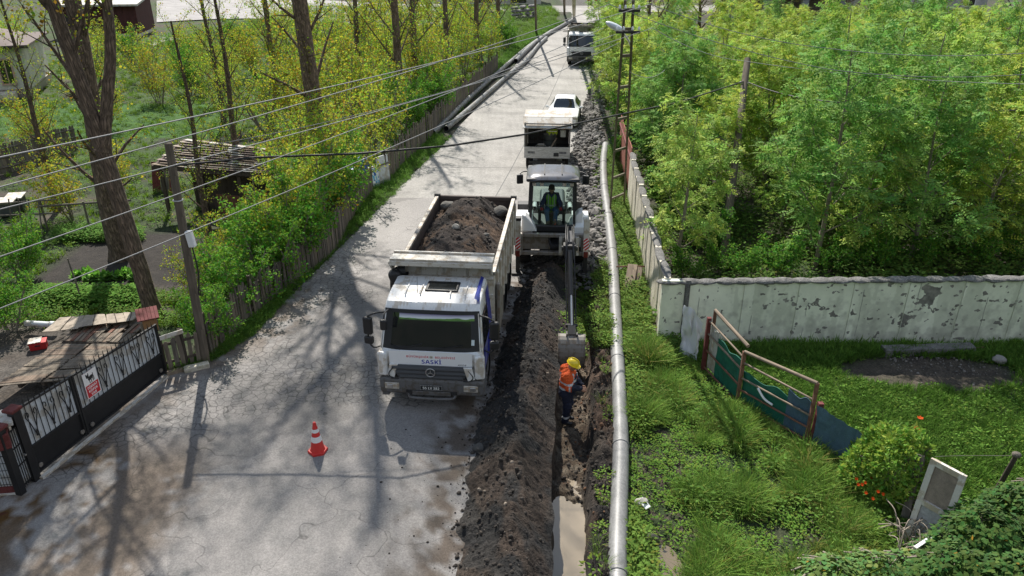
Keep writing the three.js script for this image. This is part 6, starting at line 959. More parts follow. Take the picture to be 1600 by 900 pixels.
{ // slatted fence far left, hutches, trellis
  const t = thing('slat_fence', 'grey slatted fence across the far left of the allotments', 'fence', [0, 0, 0]), pts = line([-40, 282], [30, 266], [75, 250], [125, 236]), c = new THREE.CatmullRomCurve3(pts), r = rng(81);
  for (let i = 0; i < 40; i++) { const p = c.getPointAt(i / 40), d = c.getTangentAt(i / 40), m = mesh('plank', plankGeo[i % 4], plankMat[i % 3], t); m.position.set(p.x, 0, p.z); m.rotation.set(0, Math.atan2(-d.z, d.x), (r() - 0.5) * 0.08); m.scale.set(1.5, 1.3 + 0.1 * r(), 1); } for (const h of [0.3, 0.75, 1.15]) mesh('rail', tube(pts.map((p) => V(p.x, h, p.z + 0.04)), 0.04, 20, 6), M.woodGrey, t);
  [[16, 338, 'left white-lidded hutch by the trellis on the left'], [30, 330, 'right white-lidded hutch next to its twin by the trellis']].forEach(([x, y, label]) => { const p = g(x, y), o = thing('hutch', label, 'hutch', [p.x, 0, p.z], 0.2); mesh('box', rbox(0.55, 0.55, 0.5, 0.02, 0, 0.35, 0), M.grey, o); mesh('lid', rbox(0.66, 0.05, 0.62, 0.015, 0, 0.65, 0, 0.1), M.dirtyWhite, o); for (const s of [-1, 1]) mesh('leg', box(0.05, 0.2, 0.05, s * 0.22, 0.1, 0.15), M.woodDark, o); });
  const a = g(46, 365), tr = thing('trellis', 'rickety grey pole trellis in the left garden', 'trellis', [0, 0, 0]); for (let i = 0; i < 4; i++) { mesh('pole', rod(V(a.x - 0.6 + i * 0.45, 0, a.z + 0.15 * i), V(a.x - 0.4 + i * 0.36, 1.35, a.z), 0.025), M.woodGrey, tr); } mesh('crossbar', rod(V(a.x - 0.9, 1.2, a.z + 0.1), V(a.x + 1.3, 1.3, a.z - 0.1), 0.03), M.woodGrey, tr); mesh('crossbar', rod(V(a.x - 0.9, 0.75, a.z + 0.1), V(a.x + 1.2, 0.8, a.z), 0.025), M.woodGrey, tr);
  const bh = g(165, 358), be = thing('garden_trellis', 'grey timber frame standing over the dark garden bed', 'frame', [0, 0, 0]); mesh('beam', rod(V(bh.x - 2.2, 1.0, bh.z + 0.3), V(bh.x + 1.2, 1.15, bh.z), 0.04), M.woodGrey, be); for (const dx of [-2.1, -0.5, 1.1]) mesh('pole', rod(V(bh.x + dx, 0, bh.z + 0.15), V(bh.x + dx, 1.15, bh.z + 0.15), 0.04), M.woodGrey, be);
  const st = thing('garden_stake', 'leaning bare stake in the dark garden bed', 'stake', [0, 0, 0]), sp = g(130, 475); mesh('pole', rod(sp, sp.clone().add(V(-0.1, 1.5, 0)), 0.03, 0.02), M.woodGrey, st);
}
{ // rubbish boards and blue drums in the gap of the picket fence
  const b1 = g(600, 287), t = thing('board', 'tall pale board closing the gap in the picket fence', 'board', [b1.x, 0, b1.z], 1.0); mesh('panel', rbox(0.75, 1.25, 0.05, 0.01, 0, 0.65, 0, -0.06), M.gateWhite, t); mesh('batten', box(0.75, 0.07, 0.03, 0, 0.9, 0.05), M.woodGrey, t);
  const pr = print(128, 128, (x, w, h) => { x.fillStyle = '#dfe6ea'; x.fillRect(0, 0, w, h); const r = rng(6); for (let i = 0; i < 46; i++) { x.fillStyle = ['#2f86c4', '#66b6dc', '#1e5ca8', '#8fd0c8', '#ffffff'][Math.floor(r() * 5)]; x.fillRect(r() * w, r() * h, 8 + r() * 24, 6 + r() * 18); } });
  const b2 = g(586, 293), t2 = thing('panel', 'blue and white printed panel leaning in the fence gap', 'panel', [b2.x, 0, b2.z], 0.95); mesh('sheet', xf(new THREE.BoxGeometry(0.5, 0.9, 0.03), 0, 0.48, 0, -0.12), new THREE.MeshStandardMaterial({ map: pr, roughness: 0.5 }), t2); mesh('edge', box(0.54, 0.04, 0.05, 0, 0.93, -0.05), M.whiteClean, t2);
  [[566, 296, 'blue plastic drum behind the picket fence at the left of the gap'], [578, 278, 'blue plastic drum standing behind the blue and white panel']].forEach(([x, y, label], i) => { const p = g(x, y), o = thing('drum', label, 'drum', [p.x - 0.3, 0, p.z]), bl = std(L3(0.03, 0.07, 0.42), 0.45); mesh('body', new THREE.LatheGeometry([[0, 0], [0.28, 0], [0.31, 0.1], [0.29, 0.3], [0.31, 0.45], [0.29, 0.6], [0.3, 0.85], [0.22, 0.95], [0, 0.95]].map(([a, b]) => new THREE.Vector2(a, b)), 22), bl, o); mesh('lid', xf(new THREE.CylinderGeometry(0.09, 0.09, 0.06, 14), 0.1, 0.97, 0), M.black, o); });
}

// ---------- railing, sheets and old joinery on the right ----------
{
  const F = line([1098, 580], [1151, 632], [1258, 694]), hh = [1.55, 1.45, 1.5], pt = (i, f) => F[i].clone().setY(f * hh[i]);
  const t = thing('pipe_railing', 'rusty pipe railing with pale top rail hung with green sheets', 'railing', [0, 0, 0]);
  mesh('post', bar(pt(0, 0), pt(0, 1.0), 0.1, 0.1), M.redRust, t); mesh('post', rod(pt(0, 0).add(V(0.16, 0, -0.1)), pt(0, 1.1).add(V(0.16, 0, -0.1)), 0.045), M.rust, t); mesh('post', bar(pt(1, 0), pt(1, 1.0), 0.08, 0.08), M.rust, t); mesh('post', bar(pt(2, 0), pt(2, 1.05), 0.07, 0.07), M.rust, t); mesh('post', bar(pt(2, 0).add(V(0.1, 0, 0.08)), pt(2, 0.74).add(V(0.14, 0, 0.04)), 0.11, 0.11), M.redRust, t);
  mesh('top_rail', rod(pt(0, 1.1).add(V(0.15, 0, -0.1)), pt(1, 1.06).add(V(0.1, 0, -0.1)), 0.045), M.woodPale, t); mesh('top_rail', rod(pt(1, 1.0), pt(2, 1.05), 0.04), M.woodPale, t);
  for (const f of [0.95, 0.72, 0.42, 0.1]) mesh('rail', rod(pt(0, f), pt(1, f - 0.06), 0.024), f > 0.5 ? M.woodPale : M.rust, t);
  for (const f of [0.8, 0.52, 0.3, 0.08]) mesh('rail', rod(pt(1, f), pt(2, f * 0.96), 0.024), f > 0.5 ? M.woodPale : M.rust, t);
  const sheet = (label, i, u0, u1, f0, f1, mat, wob = 0.06) => { const o = thing('plastic_sheet', label, 'sheet', [0, 0, 0]), a = pt(i, 0).clone(), b = pt(i + 1, 0).clone(); mesh('cloth', muv(grid(24, 12, (u, v) => { const k = lerp(u0, u1, u), p = a.clone().lerp(b, k), h = lerp(hh[i], hh[i + 1], k); return p.setY(h * lerp(f0, f1 + 0.04 * Math.sin(u * 9 + i), v)).add(V(0.05 + wob * (fbm(u * 7, v * 2 + i, 421) - 0.5), 0, -0.05 + wob * (fbm(u * 9, v * 2.5, 425) - 0.5))); })), mat, o); mesh('hem', tube([0, 0.25, 0.5, 0.75, 1].map((u) => { const k = lerp(u0, u1, u), p = a.clone().lerp(b, k); return p.setY(lerp(hh[i], hh[i + 1], k) * (f1 + 0.04 * Math.sin(u * 9 + i))).add(V(0.04, 0, -0.05)); }), 0.012, 16, 5), mat, o); };
  sheet('green plastic sheet hung on the upper bay of the railing', 0, 0.28, 0.97, 0.02, 0.76, M.green); sheet('white torn sheet strip beside the first red post', 0, 0.06, 0.28, 0.1, 0.85, M.tarp); sheet('green plastic sheet hung low on the lower bay of the railing', 1, 0.02, 0.66, 0.0, 0.6, M.green); sheet('grey-blue sheet at the end of the lower bay of the railing', 1, 0.66, 0.98, 0.0, 0.68, M.blueSheet);
  const hs = thing('hose_piece', 'pale curved strip caught in the lower bay of the railing', 'strip', [0, 0, 0]); mesh('strip', tube([pt(1, 0.42).lerp(pt(2, 0.5), 0.25).add(V(0, 0.1, 0.05)), pt(1, 0.36).lerp(pt(2, 0.4), 0.36).add(V(0, 0.02, 0.06)), pt(1, 0.36).lerp(pt(2, 0.36), 0.48).add(V(0, 0, 0.06))], 0.03, 14, 6), M.whiteClean, hs);
  const wt = thing('tarpaulin', 'crumpled white tarpaulin hung between the plaster wall and the railing', 'tarpaulin', [0, 0, 0]), a = g(1061, 552), b = g(1089, 566); mesh('cloth', muv(grid(20, 20, (u, v) => a.clone().lerp(b, u).setY(lerp(0.05, 1.42 - 0.25 * u + 0.14 * Math.sin(u * PI), v)).add(V(0.1 * (fbm(u * 4, v * 4, 431) - 0.5), 0, 0.35 * (fbm(u * 5, v * 3, 433) - 0.5))))), std(L3(0.72, 0.72, 0.76), 0.7), wt);
  const bs = thing('plastic_sheet', 'blue plastic sheet fence between the red post and the flowering bush', 'sheet', [0, 0, 0]), c = g(1264, 700), d = g(1345, 742); mesh('cloth', muv(grid(30, 12, (u, v) => c.clone().lerp(d, u).setY(lerp(0, 1.12 - 0.2 * u, v)).add(V(0.08 * (fbm(u * 8, v * 3, 441) - 0.5), 0, 0.12 * (fbm(u * 9, v * 2, 443) - 0.5))))), M.blueSheet, bs); for (const u of [0.4, 0.98]) { const p = c.clone().lerp(d, u); mesh('stake', rod(p.clone().add(V(0, 0, -0.08)), p.clone().add(V(0, 0.95 - 0.25 * u, -0.08)), 0.025), M.woodDark, bs); }
}
{
  const A = g(1416, 842), ax = V(0.5, 0, 0.72).normalize(), lean = V(0.12, 1, -0.1).normalize(), nrm = ax.clone().cross(lean).normalize(), P = (u, h, o = 0) => A.clone().addScaledVector(ax, u).addScaledVector(lean, h).addScaledVector(nrm, o);
  const t = thing('old_door', 'old white-framed door leaning in the ivy at the meadow edge', 'door', [0, 0, 0]), Wd = 0.52, Hd = 1.72;
  const b = (u0, h0, u1, h1, w, th) => bar(P(u0, h0), P(u1, h1), w, th);
  mesh('stile', b(0, 0, 0, Hd, 0.1, 0.06), M.dirtyWhite, t); mesh('stile', b(Wd, 0, Wd, Hd, 0.1, 0.06), M.dirtyWhite, t); mesh('top_rail', b(0, Hd - 0.05, Wd, Hd - 0.05, 0.06, 0.11), M.dirtyWhite, t); mesh('middle_rail', b(0, 0.86, Wd, 0.86, 0.06, 0.11), M.dirtyWhite, t);
  const pan = (h0, h1, mat, name) => { const q = new THREE.BufferGeometry(), c = [P(0.04, h0, 0), P(Wd - 0.04, h0, 0), P(Wd - 0.04, h1, 0), P(0.04, h1, 0)]; q.setAttribute('position', new THREE.Float32BufferAttribute([0, 1, 2, 0, 2, 3].flatMap((i) => [c[i].x, c[i].y, c[i].z]), 3)); q.computeVertexNormals(); mesh(name, muv(q), mat, t); };
  pan(0.9, Hd - 0.1, std(L3(0.36, 0.29, 0.24), 0.6, { map: rep(T.grain, 2) }), 'upper_panel'); pan(0.04, 0.84, std(L3(0.5, 0.51, 0.52), 0.8, { map: rep(T.grain, 3) }), 'lower_panel');
  const pk = thing('plank_stack', 'grey planks standing upright behind the old door', 'planks', [0, 0, 0]), K = g(1428, 815); for (let i = 0; i < 4; i++) mesh('plank', bar(K.clone().add(V(-0.2 + i * 0.09, 0, -0.1 * i)), K.clone().add(V(0.0 + i * 0.1, 1.3 - 0.15 * (i % 3), -0.35 - 0.1 * i)), 0.14, 0.03), M.woodGrey, pk);
  const ws = thing('trim_strip', 'white trim strip lying below the old door in the ivy', 'strip', [0, 0, 0]), s0 = g(1430, 856, 0.5), s1 = g(1466, 832, 0.5); mesh('strip', bar(s0, s1, 0.06, 0.03), M.whiteClean, ws); mesh('end_cap', bar(s0.clone().lerp(s1, -0.02), s0.clone().lerp(s1, 0.03), 0.07, 0.04), M.dirtyWhite, ws);
  const sk = thing('fence_stake', 'leaning dark fence stake with wire behind the ivy', 'stake', [0, 0, 0]), k0 = g(1555, 770), k1 = g(1588, 712, 1.0); mesh('shaft', rod(k0, k1, 0.055, 0.045, 9), M.woodDark, sk); mesh('cap', muv(xf(lump(111, 1, 0.2), k1.x, k1.y + 0.02, k1.z, 0, 0, 0, 0.08)), M.woodGrey, sk); mesh('wire', tube([k1, k1.clone().add(V(-1.1, -0.08, -0.1)), k1.clone().add(V(-2.1, 0.02, 0.1))], 0.005, 16, 5), M.worn, sk);
  const sl = thing('concrete_beam', 'broken grey concrete beam lying below the plaster wall', 'concrete beam', [0, 0, 0]), q0 = g(1378, 553), q1 = g(1516, 549); { const L = q0.distanceTo(q1), q = new THREE.BoxGeometry(L, 0.22, 0.3, 16, 3, 3), p = q.attributes.position; for (let i = 0; i < p.count; i++) { const x = p.getX(i), y = p.getY(i), z = p.getZ(i), n = fbm(x * 3 + 5, y * 5 + z * 5, 451, 3) - 0.5; p.setXYZ(i, x + n * 0.1, y + n * 0.12, z + n * 0.12); } q.computeVertexNormals(); const an = Math.atan2(-(q1.z - q0.z), q1.x - q0.x); q.rotateY(an); q.translate((q0.x + q1.x) / 2, 0.08, (q0.z + q1.z) / 2); mesh('beam', muv(q), M.wallTop, sl); mesh('rebar', rod(q1.clone().add(V(-0.1, 0.1, 0)), q1.clone().add(V(0.3, 0.16, 0.05)), 0.01), M.rust, sl); }
  const r = rng(93), gr = []; for (let i = 0; i < 420; i++) { const c = r() < 0.7 ? g(1490, 572) : g(1545, 612); const s = 0.01 + 0.035 * Math.pow(r(), 4), k = 0.4 + 0.7 * r(); gr.push([c.x + (r() - 0.5) * 3.2, s * 0.3, c.z + (r() - 0.5) * 0.9, s, r() * 6, r() * 6, 0, [k, k * 0.95, k * 0.9]]); } scatterStuff('rubble', 'grey-brown rubble and litter on the bare patch below the plaster wall', 'rubble', lump(112, 0, 0.35), M.stone, gr);
}
{ // pale boards and a rod by the precast wall; cap-stone lump on the pipe
  const p = g(986, 452), t = thing('board_pile', 'two pale split boards leaning on the concrete wall beside the pipe', 'boards', [0, 0, 0]); mesh('board', bar(p.clone().add(V(-0.15, 0.05, 0.3)), p.clone().add(V(0.12, 0.55, -0.7)), 0.3, 0.03), M.woodPale, t); mesh('board', bar(p.clone().add(V(0.12, 0.05, 0.1)), p.clone().add(V(0.3, 0.5, -0.6)), 0.24, 0.03), M.woodPale, t); mesh('rod', rod(p.clone().add(V(-0.4, 0.45, -0.75)), p.clone().add(V(0.5, 0.5, -0.65)), 0.025), M.rust, t);
  const k = g(1000, 650), ps = mesh('flat_slab', rbox(0.62, 0.06, 0.75, 0.025, 0, 0, 0), std(L3(0.24, 0.18, 0.17), 0.9, { map: rep(T.grain, 2) })); ps.position.copy(k).setY(0.05); ps.rotation.y = 0.2; tag(ps, 'flat brownish stone slab beside the pipe in the grass', 'slab');
  const wb = mesh('board_scrap', rbox(0.12, 0.02, 0.26, 0.006, 0, 0, 0), M.whiteClean); wb.position.copy(g(1006, 794)).setY(0.12); wb.rotation.set(0.2, 0.5, 0.1); tag(wb, 'small white board scrap in the grass near the puddle', 'board');
}

// ---------- buildings ----------
function facade(t, wall, w, h, d, mat) { mesh('wall', [box(w, h, d, 0, h / 2, 0)], mat, t); }
function win(t, x, y, z, w, h, turn, frameMat = M.whiteClean) { const f = mesh('window', [box(w + 0.16, 0.1, 0.1, 0, h / 2 + 0.05, 0), box(w + 0.16, 0.1, 0.14, 0, -h / 2 - 0.05, 0.02), box(0.09, h, 0.1, -w / 2 - 0.035, 0, 0), box(0.09, h, 0.1, w / 2 + 0.035, 0, 0), box(0.06, h, 0.07, 0, 0, 0)], frameMat, t); f.position.set(x, y, z); f.rotation.y = turn; mesh('pane', box(w, h, 0.03, 0, 0, -0.01), M.glassDark, f); return f; }
{
  const c = g(58, 152), t = thing('cottage', 'cream rendered cottage with pink window surrounds behind the left trees', 'house', [c.x - 0.2, 0, c.z], 0.35), pink = std(L3(0.45, 0.3, 0.25), 0.9);
  mesh('wall', box(9, 3.3, 7, -4.5, 1.65, -3.5), M.cream, t); mesh('plinth', box(9.1, 0.6, 7.1, -4.5, 0.3, -3.5), M.worn, t);
  mesh('roof', [box(10, 0.12, 8, -4.5, 3.4, -3.5), muv(xf(new THREE.ConeGeometry(5.4, 1.3, 4, 1), -4.5, 4.1, -3.5, 0, PI / 4, 0))], std(L3(0.14, 0.11, 0.1), 0.9), t); mesh('eave', box(10.04, 0.16, 0.08, -4.5, 3.34, 0.52), M.woodDark, t);
  win(t, -1.2, 1.75, 0.03, 0.7, 1.5, 0, pink); win(t, -3.3, 1.75, 0.03, 1.3, 1.3, 0, pink); win(t, -6.2, 1.75, 0.03, 1.3, 1.3, 0, pink); mesh('porch_step', box(2.2, 0.5, 1.2, -2.0, 0.25, 0.62), M.wallc, t);
}
{
  const c = g(158, 58), t = thing('red_barn', 'dark red shed with pale flat roof far behind the forked tree', 'barn', [c.x, 0, c.z], 0.15), rd = std(L3(0.11, 0.035, 0.035), 0.85, { map: rep(T.grain, 0.5) });
  mesh('wall', box(8, 3.4, 6, 0, 1.7, -3), rd, t); for (let i = 0; i < 14; i++) mesh('cladding_rib', box(0.06, 3.3, 0.05, -3.8 + i * 0.585, 1.65, 0.03), rd, t); mesh('roof', box(9, 0.2, 8, 0, 3.7, -3.2, 0.12), M.tarp, t); mesh('dark_door', box(1.6, 2.3, 0.06, -3, 1.15, 0.05), M.black, t); mesh('plinth', box(8.1, 0.3, 6.1, 0, 0.15, -3), M.wallc, t);
}
{
  const t = thing('grey_building', 'grey-blue concrete building on pillars behind the wood', 'building', g(1185, 52), -0.1), cg = std(L3(0.46, 0.5, 0.54), 0.85, { map: rep(T.grain, 0.3) });
  mesh('upper_storey', box(14, 4.2, 9, 3, 6.2, -4), cg, t); for (const x of [-3.2, 0.5, 4.5, 8.5]) mesh('pillar', rbox(0.7, 4.2, 0.7, 0.03, x, 2.1, 0), cg, t); mesh('slab', box(14.6, 0.3, 9.6, 3, 4.05, -4), M.wallc, t); mesh('ground_wall', box(13, 4, 0.4, 3, 2, -6), M.worn, t); mesh('roof', box(14.8, 0.3, 9.8, 3, 8.45, -4), M.wallc, t);
  for (const x of [-2, 1.2, 4.6, 8]) win(t, x, 6, 0.55, 1.6, 1.7, 0);
  const t2 = thing('white_building', 'long white building half hidden by bare trees behind the wood', 'building', g(1405, 42), -0.15); mesh('wall', box(18, 6, 8, 0, 3, -4), std(L3(0.7, 0.69, 0.66), 0.9, { map: rep(T.grain, 0.3) }), t2); mesh('roof', muv(xf(prism([[-9.4, 0], [9.4, 0], [8, 1.6], [-8, 1.6]], 8.8), 0, 6, -8.4)), M.redRust, t2); for (let i = 0; i < 5; i++) win(t2, -7 + i * 3.5, 3.2, 0.04, 1.3, 1.5, 0); mesh('door', box(1.2, 2.2, 0.08, 2, 1.1, 0.05), M.woodDark, t2); mesh('plinth', box(18.1, 0.5, 8.1, 0, 0.25, -4), M.wallc, t2);
}
{ // the street at the far end: shop fronts, awnings, a yellow lorry
  const t = thing('shop_building', 'far shop front with red awning at the end of the road', 'shop', V(0.5, 0, -124)); mesh('wall', box(16, 5, 7, -4, 2.5, -4), M.cream, t); mesh('awning', box(3.2, 0.1, 1.6, 0.5, 2.4, 0.3, 0.35), std(L3(0.5, 0.03, 0.06), 0.7), t); mesh('awning', box(3, 0.1, 1.6, -5, 2.4, 0.3, 0.35), M.dirtyWhite, t); for (const x of [0.5, -5, -9]) mesh('shop_window', box(2.4, 1.9, 0.08, x, 1.2, -0.46), M.glassDark, t); mesh('roof', box(16.6, 0.3, 7.6, -4, 5.1, -4), M.worn, t);
  const s = thing('sign_board', 'far red and white striped board beside the road end', 'sign', V(11.6, 0, -117)); mesh('board', box(1.4, 1.0, 0.08, 0, 1.6, 0), M.red, s); mesh('stripe', box(0.3, 1.05, 0.05, 0, 1.6, 0.05, 0, 0, 0.5), M.whiteClean, s); mesh('leg', box(0.08, 1.2, 0.08, -0.5, 0.6, 0), M.darkMetal, s); mesh('leg', box(0.08, 1.2, 0.08, 0.5, 0.6, 0), M.darkMetal, s);
  const y = thing('lorry', 'yellow lorry standing at the far right end of the road', 'lorry', V(15.4, 0, -121), 0.2), ye = std(L3(0.6, 0.36, 0.03), 0.5); mesh('cab', rbox(2.3, 2.2, 2.0, 0.1, 0, 1.7, -1), ye, y); mesh('windscreen', box(2.0, 0.8, 0.06, 0, 2.2, 0.02), M.glassDark, y); mesh('bed', rbox(2.4, 1.5, 4.5, 0.05, 0, 1.6, -4.4), ye, y); mesh('bumper', box(2.2, 0.4, 0.2, 0, 0.6, 0.05), M.grey, y); for (const s2 of [-1, 1]) { wheel(y, s2 * 1.0, 0.48, -1, 0.48, 0.3); wheel(y, s2 * 1.0, 0.48, -5, 0.48, 0.3); }
  const w = thing('stone_wall', 'low grey rubble retaining wall beyond the left verge at the bend', 'wall', [0, 0, 0]), a = g(800, 32), b = g(834, 28), r = rng(95); for (let i = 0; i < 60; i++) { const u = r(), q = lump(120 + (i % 5), 1, 0.25); q.scale(0.35, 0.25, 0.3); const p = a.clone().lerp(b, u); mesh('stone', muv(xf(q, p.x + r() * 0.3, 0.25 + Math.floor(r() * 4) * 0.42, p.z + r() * 0.3, 0, r() * 6, 0)), M.stone, w); }
  struct('gravel_lot', grid(10, 6, (u, v) => g(lerp(245, 690, u), lerp(36, 2, v) - 6 * Math.sin(u * 5), 0).setY(0.1), () => [1.15, 1.15, 1.2]), M.concreteRoad);
}

// ---------- trees and shrubs ----------
const UPV = V(0, 1, 0);
// o: h, r (trunk), lean, levels, and per level: kids, start, angle, ratio, up, wiggle
function growTree(seed, o) {
  const r = rng(seed), limbs = [], anchors = [];
  const grow = (p0, d0, len, rad, lvl) => {
    const n = Math.max(3, Math.round(len / (o.seg ?? 0.45))), pts = [p0.clone()], rs = [rad], d = d0.clone(), p = p0.clone(), dirs = [d.clone()], endR = lvl === 0 ? (o.tip ?? 0.25) : 0.3;
    for (let i = 1; i <= n; i++) { d.add(V(r() - 0.5, r() - 0.5, r() - 0.5).multiplyScalar(o.wiggle[lvl] ?? 0.2)).addScaledVector(UPV, o.up[lvl] ?? 0).normalize(); p.addScaledVector(d, len / n); pts.push(p.clone()); rs.push(rad * lerp(1, endR, i / n) * (lvl === 0 && i === 1 ? 0.97 : 1)); dirs.push(d.clone()); }
    if (lvl === 0 && o.flare) rs[0] *= o.flare;
    limbs.push([pts, rs, lvl]);
    const at = (t) => { const f = t * n, i = Math.min(n - 1, Math.floor(f)), k = f - i; return [pts[i].clone().lerp(pts[i + 1], k), dirs[i + 1], lerp(rs[i], rs[i + 1], k)]; };
    if (lvl >= o.leafFrom) { const m = Math.max(2, Math.round(len / o.leafGap)); for (let i = 0; i < m; i++) { const t = lerp(0.25, 1, (i + r()) / m), [q, dd] = at(t); anchors.push([q, dd.clone(), t]); } }
    if (lvl < o.levels) {
      const K = Math.round(o.kids[lvl] * (0.8 + 0.4 * r()) * (lvl ? clamp(len / (o.h * 0.3), 0.35, 1.3) : 1)); let az = r() * 6.283;
      for (let i = 0; i < K; i++) {
        const t = lerp(o.start[lvl], lvl ? 0.95 : 0.98, (i + 0.6 * r()) / K), [q, dd, rr] = at(t); az += 2.4 + 0.5 * (r() - 0.5);
        const s = V(Math.cos(az), 0.001, Math.sin(az)); s.addScaledVector(dd, -s.dot(dd)).normalize(); const a = o.angle[lvl] * (0.8 + 0.4 * r());
        const nd = dd.clone().multiplyScalar(Math.cos(a)).addScaledVector(s, Math.sin(a)).normalize(), prof = lvl === 0 ? (o.profile ? o.profile(t) : 1 - 0.65 * t) : 1 - 0.5 * t;
        grow(q, nd, (lvl === 0 ? o.h : len) * o.ratio[lvl] * prof * (0.75 + 0.5 * r()), Math.max(0.008, Math.min(rr * 0.75, rr * (o.thin?.[lvl] ?? 0.55))), lvl + 1);
      }
    }
  };
  const stems = o.stems ?? 1;
  for (let s = 0; s < stems; s++) { const a = r() * 6.283, d = stems > 1 ? V(Math.cos(a) * (0.2 + 0.45 * r()), 1, Math.sin(a) * (0.2 + 0.45 * r())).normalize() : V(o.lean?.[0] ?? 0, 1, o.lean?.[1] ?? 0).normalize(); grow(V(stems > 1 ? Math.cos(a) * 0.15 : 0, -0.05, stems > 1 ? Math.sin(a) * 0.15 : 0), d, o.h * (stems > 1 ? 0.65 + 0.4 * r() : 1), o.r * (stems > 1 ? 0.7 + 0.5 * r() : 1), 0); }
  if (o.forks) for (const [t, dx, dy, dz, L, rad] of o.forks) { const [pts] = limbs[0], n = pts.length - 1, i = Math.min(n - 1, Math.floor(t * n)); grow(pts[i].clone(), V(dx, dy, dz).normalize(), L, rad, o.forkLevel ?? 0.0001 > 1 ? 1 : 0); }
  const trunk = merge(limbs.map(([pts, rs, lvl]) => limb(pts, rs, [10, 6, 4, 3, 3][Math.min(4, Math.floor(lvl))])));
  return { trunk, anchors, r };
}
const jit = (r, c, k, hueJ = 0.25, warm = 0) => { const b = 1 - k / 2 + k * r(), y = (r() - 0.5) * 2 * hueJ, w = warm && r() < warm ? 1 : 0; return w ? [0.42 * b, 0.25 * b, 0.03 * b] : [c[0] * b * (1 + y * 1.4), c[1] * b * (1 + 0.15 * y), c[2] * b]; };
// pinnate leaves: a drooping rachis with paired leaflets
function fronds(tr, per, len, pairs, leafL, leafW, hue, out = 0.3) {
  const L = new Leaves(), r = tr.r, o = V(), d = V();
  for (const [p, dd] of tr.anchors) for (let k = 0; k < per; k++) {
    const dir = rdir(r, 0.05); dir.y *= 0.55; dir.addScaledVector(dd, 0.4).normalize(); const ln = len * (0.6 + 0.7 * r()), side = sideOf(dir, r), c = jit(r, hue, 0.8, 0.2); side.y *= 0.25; side.addScaledVector(dir, -side.dot(dir)).normalize(); o.copy(p).addScaledVector(rdir(r), out * r()); d.copy(dir);
    for (let i = 0; i <= pairs; i++) {
      d.y -= 0.16; d.normalize(); o.addScaledVector(d, ln / (pairs + 1)); const l = leafL * (0.75 + 0.5 * r());
      if (i === pairs) { L.add(o, d, side, l, leafW, c); break; }
      for (const s of [-1, 1]) { const ld = side.clone().multiplyScalar(s).addScaledVector(d, 0.55).add(V(0, -0.15 * r(), 0)).normalize(), ls = d.clone().addScaledVector(ld, -d.dot(ld)).normalize(); L.add(o, ld, ls, l, leafW, c); }
    }
  }
  return L.build();
}
// single broad leaves in small bunches round the twigs
function bunches(tr, per, spread, leafL, hue, warm = 0, hueJ = 0.35, keepAbove = -1) {
  const L = new Leaves(), r = tr.r;
  for (const [p] of tr.anchors) { if (p.y < keepAbove) continue; const cw = r() < warm ? 0.75 : 0.04 * (warm > 0); for (let k = 0; k < per; k++) { const o = p.clone().addScaledVector(rdir(r), spread * Math.sqrt(r())), d = rdir(r, -0.15), l = leafL * (0.6 + 0.7 * r()); L.add(o, d, sideOf(d, r), l, l * 0.42, jit(r, hue, 0.7, hueJ, cw), 0.3); } }
  return L.build();
}
function plantTree(name, label, cat, group, trunk, crown, barkMat) { const t = thing(name, label, cat, [0, 0, 0], 0, group); mesh('trunk', trunk, barkMat, t); mesh('crown', crown, M.leaf, t); return t; }
const place = (src, used, label, p, turn, s) => { let o = src; if (used) o = copyThing(src, label); else o.userData.label = label; o.position.copy(p); o.rotation.y = turn; o.scale.set(s[0] ?? s, s[1] ?? s, s[2] ?? s[0] ?? s); return o; };

